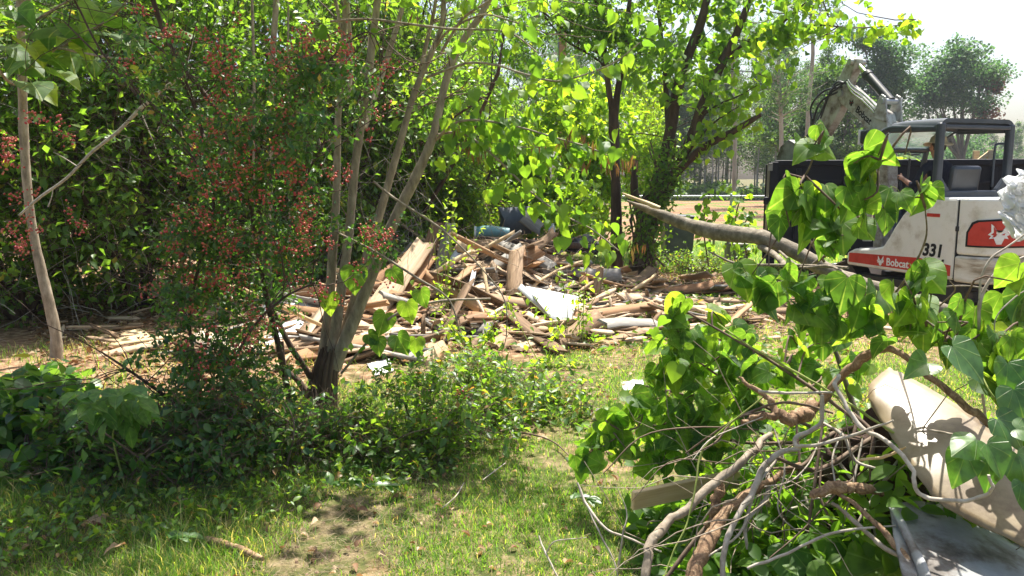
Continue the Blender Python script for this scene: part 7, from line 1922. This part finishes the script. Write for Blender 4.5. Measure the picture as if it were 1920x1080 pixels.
    stick('hooked_vine', 'pale hooked vine crossing the middle of the heap', 'vine', [(1542, 740, 2.6, 7), (1538, 790, 2.6, 8), (1518, 808, 2.6, 9), (1495, 818, 2.58, 9), (1492, 835, 2.55, 9), (1520, 836, 2.5, 8), (1580, 822, 2.45, 8), (1630, 805, 2.4, 7), (1676, 788, 2.35, 4)], 'barkl', .05)
    stick('twisted_branch', 'thick twisted brown branch arching over the top of the curved panel', 'branch', [(1540, 760, 2.85, 16), (1575, 708, 2.8, 18), (1610, 680, 2.75, 20), (1652, 652, 2.7, 18), (1685, 662, 2.65, 13), (1730, 695, 2.6, 13), (1785, 740, 2.55, 14), (1830, 775, 2.5, 14), (1865, 802, 2.45, 12)], 'root', .07)
    stick('torn_root_burl', 'orange brown torn root burl sticking out left in the middle of the heap', 'root', [(1392, 790, 2.75, 10), (1425, 782, 2.75, 16), (1455, 776, 2.75, 20), (1480, 788, 2.75, 24), (1505, 776, 2.8, 28), (1530, 760, 2.85, 20)], 'root', .12, extra=([(1455, 776, 2.75, 14), (1440, 745, 2.78, 11), (1400, 720, 2.82, 9), (1388, 705, 2.85, 6)],))
    stick('arching_cane', 'thin tan cane arching left over the drooping leaves', 'cane', [(1560, 775, 2.75, 4), (1510, 760, 2.7, 5), (1460, 756, 2.7, 5), (1400, 775, 2.72, 5), (1340, 810, 2.75, 4), (1286, 850, 2.8, 4)], 'twig')
    stick('green_cane', 'long yellow green cane rising left out of the heap', 'cane', [(1700, 830, 2.6, 5), (1620, 775, 2.65, 5), (1540, 725, 2.7, 5), (1470, 685, 2.75, 5), (1400, 645, 2.8, 4), (1345, 606, 2.9, 4)], 'greenstem')
    stick('thin_level_stick', 'thin straight pale stick lying level over the leaves', 'stick', [(1422, 733, 2.7, 5), (1480, 737, 2.68, 6), (1560, 735, 2.65, 5)], 'barkl')
    stick('hanging_green_cane', 'thin green vine hanging in front of the cut board', 'vine', [(1430, 745, 2.6, 3), (1350, 810, 2.6, 3), (1315, 850, 2.6, 4), (1305, 910, 2.55, 4), (1288, 980, 2.5, 4), (1260, 1040, 2.45, 4), (1240, 1100, 2.4, 4)], 'greenstem')
    stick('buried_log', 'dark thick log lying deep in the heap under the torn roots', 'trunk', [(1525, 838, 3.0, 28), (1580, 875, 2.95, 28), (1640, 925, 2.85, 30), (1700, 985, 2.7, 34), (1760, 1060, 2.55, 34)], 'barkd', .08)
    stick('broken_stub', 'splintered pale broken stub pointing left in the heap', 'stub', [(1519, 926, 2.5, 18), (1540, 920, 2.5, 24), (1575, 914, 2.52, 24), (1615, 918, 2.55, 20), (1650, 925, 2.6, 14)], 'root', .14)
    stick('shaggy_root', 'shaggy brown root end hanging before the cut board', 'root', [(1352, 895, 2.8, 16), (1348, 925, 2.78, 22), (1340, 955, 2.76, 18), (1325, 990, 2.74, 10)], 'root', .15)
    stick('small_crook', 'small crooked twig poking out over the tan panel', 'twig', [(1612, 862, 2.5, 4), (1650, 858, 2.45, 6), (1680, 848, 2.4, 6), (1698, 838, 2.35, 3)], 'fresh')
    stick('grey_twig', 'short grey twig lying on the middle of the tan panel', 'twig', [(1742, 806, 2.35, 6), (1780, 813, 2.32, 5), (1812, 818, 2.3, 4)], 'bark')
    stick('leaning_limb', 'grey limb leaning in front of the grey sheet', 'branch', [(1560, 940, 2.5, 8), (1600, 975, 2.45, 10), (1650, 1020, 2.35, 11), (1700, 1050, 2.28, 10), (1740, 1075, 2.2, 8)], 'bark')
    stick('leaning_limb', 'brown limb running down right below the broken stub', 'branch', [(1570, 925, 2.52, 10), (1620, 960, 2.45, 11), (1670, 1010, 2.35, 13), (1700, 1050, 2.25, 14), (1720, 1120, 2.15, 14)], 'root')
    stick('crossing_stick', 'pale stick crossing the lower heap from left to right', 'stick', [(1400, 1065, 2.4, 5), (1470, 1040, 2.4, 6), (1560, 1000, 2.4, 6), (1680, 985, 2.4, 4)], 'barkl')
    # sticks on the grass at the left of the heap
    stick('forked_twig', 'forked bare twig standing on the grass left of the heap', 'twig', [(1082, 905, 2.95, 4), (1100, 945, 2.9, 5), (1135, 990, 2.8, 5), (1180, 1010, 2.8, 5), (1240, 1035, 2.75, 4)], 'barkl', extra=([(1100, 945, 2.9, 4), (1125, 1000, 2.8, 4), (1150, 1050, 2.75, 4), (1165, 1110, 2.7, 4)], [(1160, 1060, 2.75, 4), (1168, 1000, 2.75, 4), (1175, 960, 2.78, 3), (1155, 910, 2.8, 2)]))
    stick('y_twig', 'pale y shaped twig at the bottom left of the heap', 'twig', [(1010, 1004, 2.95, 3), (1022, 1035, 2.9, 4), (1040, 1072, 2.85, 4), (1060, 1110, 2.8, 3)], 'barkl', extra=([(1024, 1036, 2.9, 3), (1042, 1015, 2.88, 3), (1100, 1008, 2.85, 2)],))
    # thin drooping stems, one group
    k = 0
    for i in range(34):
        x0 = 1400 + 290 * r.rand(); y0 = 770 + 170 * r.rand() ** 1.5; Yd = 2.60 + .4 * r.rand(); w = 2.5 + 8 * r.rand() ** 2.2
        ang = math.radians(100 + 32 * r.normal()); Lp = 90 + 230 * r.rand()
        x1 = x0 + Lp * math.cos(ang); y1 = y0 + Lp * abs(math.sin(ang))
        nx, ny = -math.sin(ang), math.cos(ang); b1 = 22 * r.normal(); b2 = b1 + 22 * r.normal()
        rows = [(x0, y0, Yd + .1, w * .8), (x0 + (x1 - x0) * .35 + nx * b1, y0 + (y1 - y0) * .35 + ny * b1, Yd, w), (x0 + (x1 - x0) * .7 + nx * b2, y0 + (y1 - y0) * .7 + ny * b2, Yd - .06, w * .9), (x1, y1, Yd - .12, w * .6)]
        p, rad = pxpath(rows, 14)
        o = tubes(p[None], rad[None], 6, lump=.06, cap=True)
        pale = r.rand() < .5
        ob = o.obj('drooping_stem', M['barkl' if pale else 'twig'], smooth=True)
        tag(ob, 'thin pale dry stem hanging down in the root heap' if pale else 'thin brown dry stem hanging down in the root heap', 'stem', 'thin pale stems hanging in the root heap' if pale else 'thin brown stems hanging in the root heap')
    n = 130
    P0 = np.stack([.75 + .9 * r.rand(n), 2.5 + .9 * r.rand(n), .05 + .5 * r.rand(n)], -1)
    tw = twigs(P0, nrm(r.normal(size=(n, 3)) * [1, .7, .6]), .3 + .5 * r.rand(n), 7, .5, -.03, r)
    tw[:, :, 2] = np.maximum(tw[:, :, 2], gz(tw[:, :, 0], tw[:, :, 1]) + .005)
    tubes(tw, np.linspace(1, .4, 7)[None] * (.0015 + .002 * r.rand(n))[:, None], 4).obj('twig_tangle_debris', M['bark'], kind='stuff')
    # wilting leaves low in the heap
    n = 3000
    X = .55 + 1.35 * r.rand(n); Yy = 2.45 + 1.15 * r.rand(n)
    Z = gz(X, Yy) + .02 + (.42 * r.rand(n) * np.clip((X - .5) * 1.4, .1, 1))
    Pos = np.stack([X, Yy, Z], -1)
    R = leaf_frames(rand_dir(n, r), .5, 1, .6, r)
    cloud(OV_HI, Pos, R, .05 + .06 * r.rand(n), r.rand(n)).obj('wilted_foliage', M['redbud_s'], kind='stuff')
    big = thing('wilted_big_leaves', 'large dark wilted leaves lying low at the bottom of the heap', 'leaves', (1.2, 2.5, .1))
    Pos, R, s = [], [], []
    for x, y, Yd, w in [(1560, 1000, 2.6, 110), (1620, 1020, 2.55, 130), (1590, 1060, 2.5, 130), (1530, 1050, 2.5, 100), (1660, 1060, 2.45, 110), (1480, 1030, 2.6, 80)]:
        d = nrm(np.array([.7 * r.normal(), -.5, -.3])); nn = nrm(np.array([.2 * r.normal(), -.4, 1.]))
        Pos.append(P(x, y, Yd)); R.append(frames(d[None], nn[None])[0]); s.append(w * Yd / F)
    leaf_objects(big, heart_meshes('redbud'), np.array(Pos), np.array(R), np.array(s))
    # the cut board
    a = P(1186, 930, 3.15); b_ = P(1385, 888, 3.35)
    x = nrm(b_ - a); up = np.array([0, -.15, 1.]); y = nrm(np.cross(up, x)); z = np.cross(x, y); L = np.linalg.norm(b_ - a)
    bmx = bmesh.new(); bmesh.ops.create_cube(bmx, size=1); bmesh.ops.scale(bmx, vec=Vector((L, .024, .085)), verts=bmx.verts); bmesh.ops.bevel(bmx, geom=bmx.edges[:], offset=.003, segments=1, affect='EDGES')
    me = bpy.data.meshes.new('cut_board'); bmx.to_mesh(me); bmx.free(); me.materials.append(M['fresh'])
    o = bpy.data.objects.new('cut_board', me); COL.objects.link(o)
    o.matrix_basis = Matrix.Translation(Vector((a + b_) / 2 + [0, 0, -.02])) @ Matrix(((x[0], y[0], z[0]), (x[1], y[1], z[1]), (x[2], y[2], z[2]))).to_4x4()
    tag(o, 'clean pale cut board lying on edge at the left foot of the brush heap', 'board')
cut_brush()

# ------------------------------------------------------------------ summer haze over the field
def haze():
    m = bpy.data.materials.new('haze'); m.use_nodes = True; nt = m.node_tree
    nt.nodes.remove(nt.nodes['Principled BSDF'])
    v = nt.nodes.new('ShaderNodeVolumePrincipled'); v.inputs['Color'].default_value = (.82, .90, 1, 1); v.inputs['Density'].default_value = .0005
    v.inputs['Anisotropy'].default_value = .3
    nt.links.new(v.outputs[0], nt.nodes['Material Output'].inputs['Volume'])
    mb = MB(); box_mb(mb, (0, 75, 11), (420, 210, 24.5)); o = mb.obj('haze', m, kind='stuff')
haze()
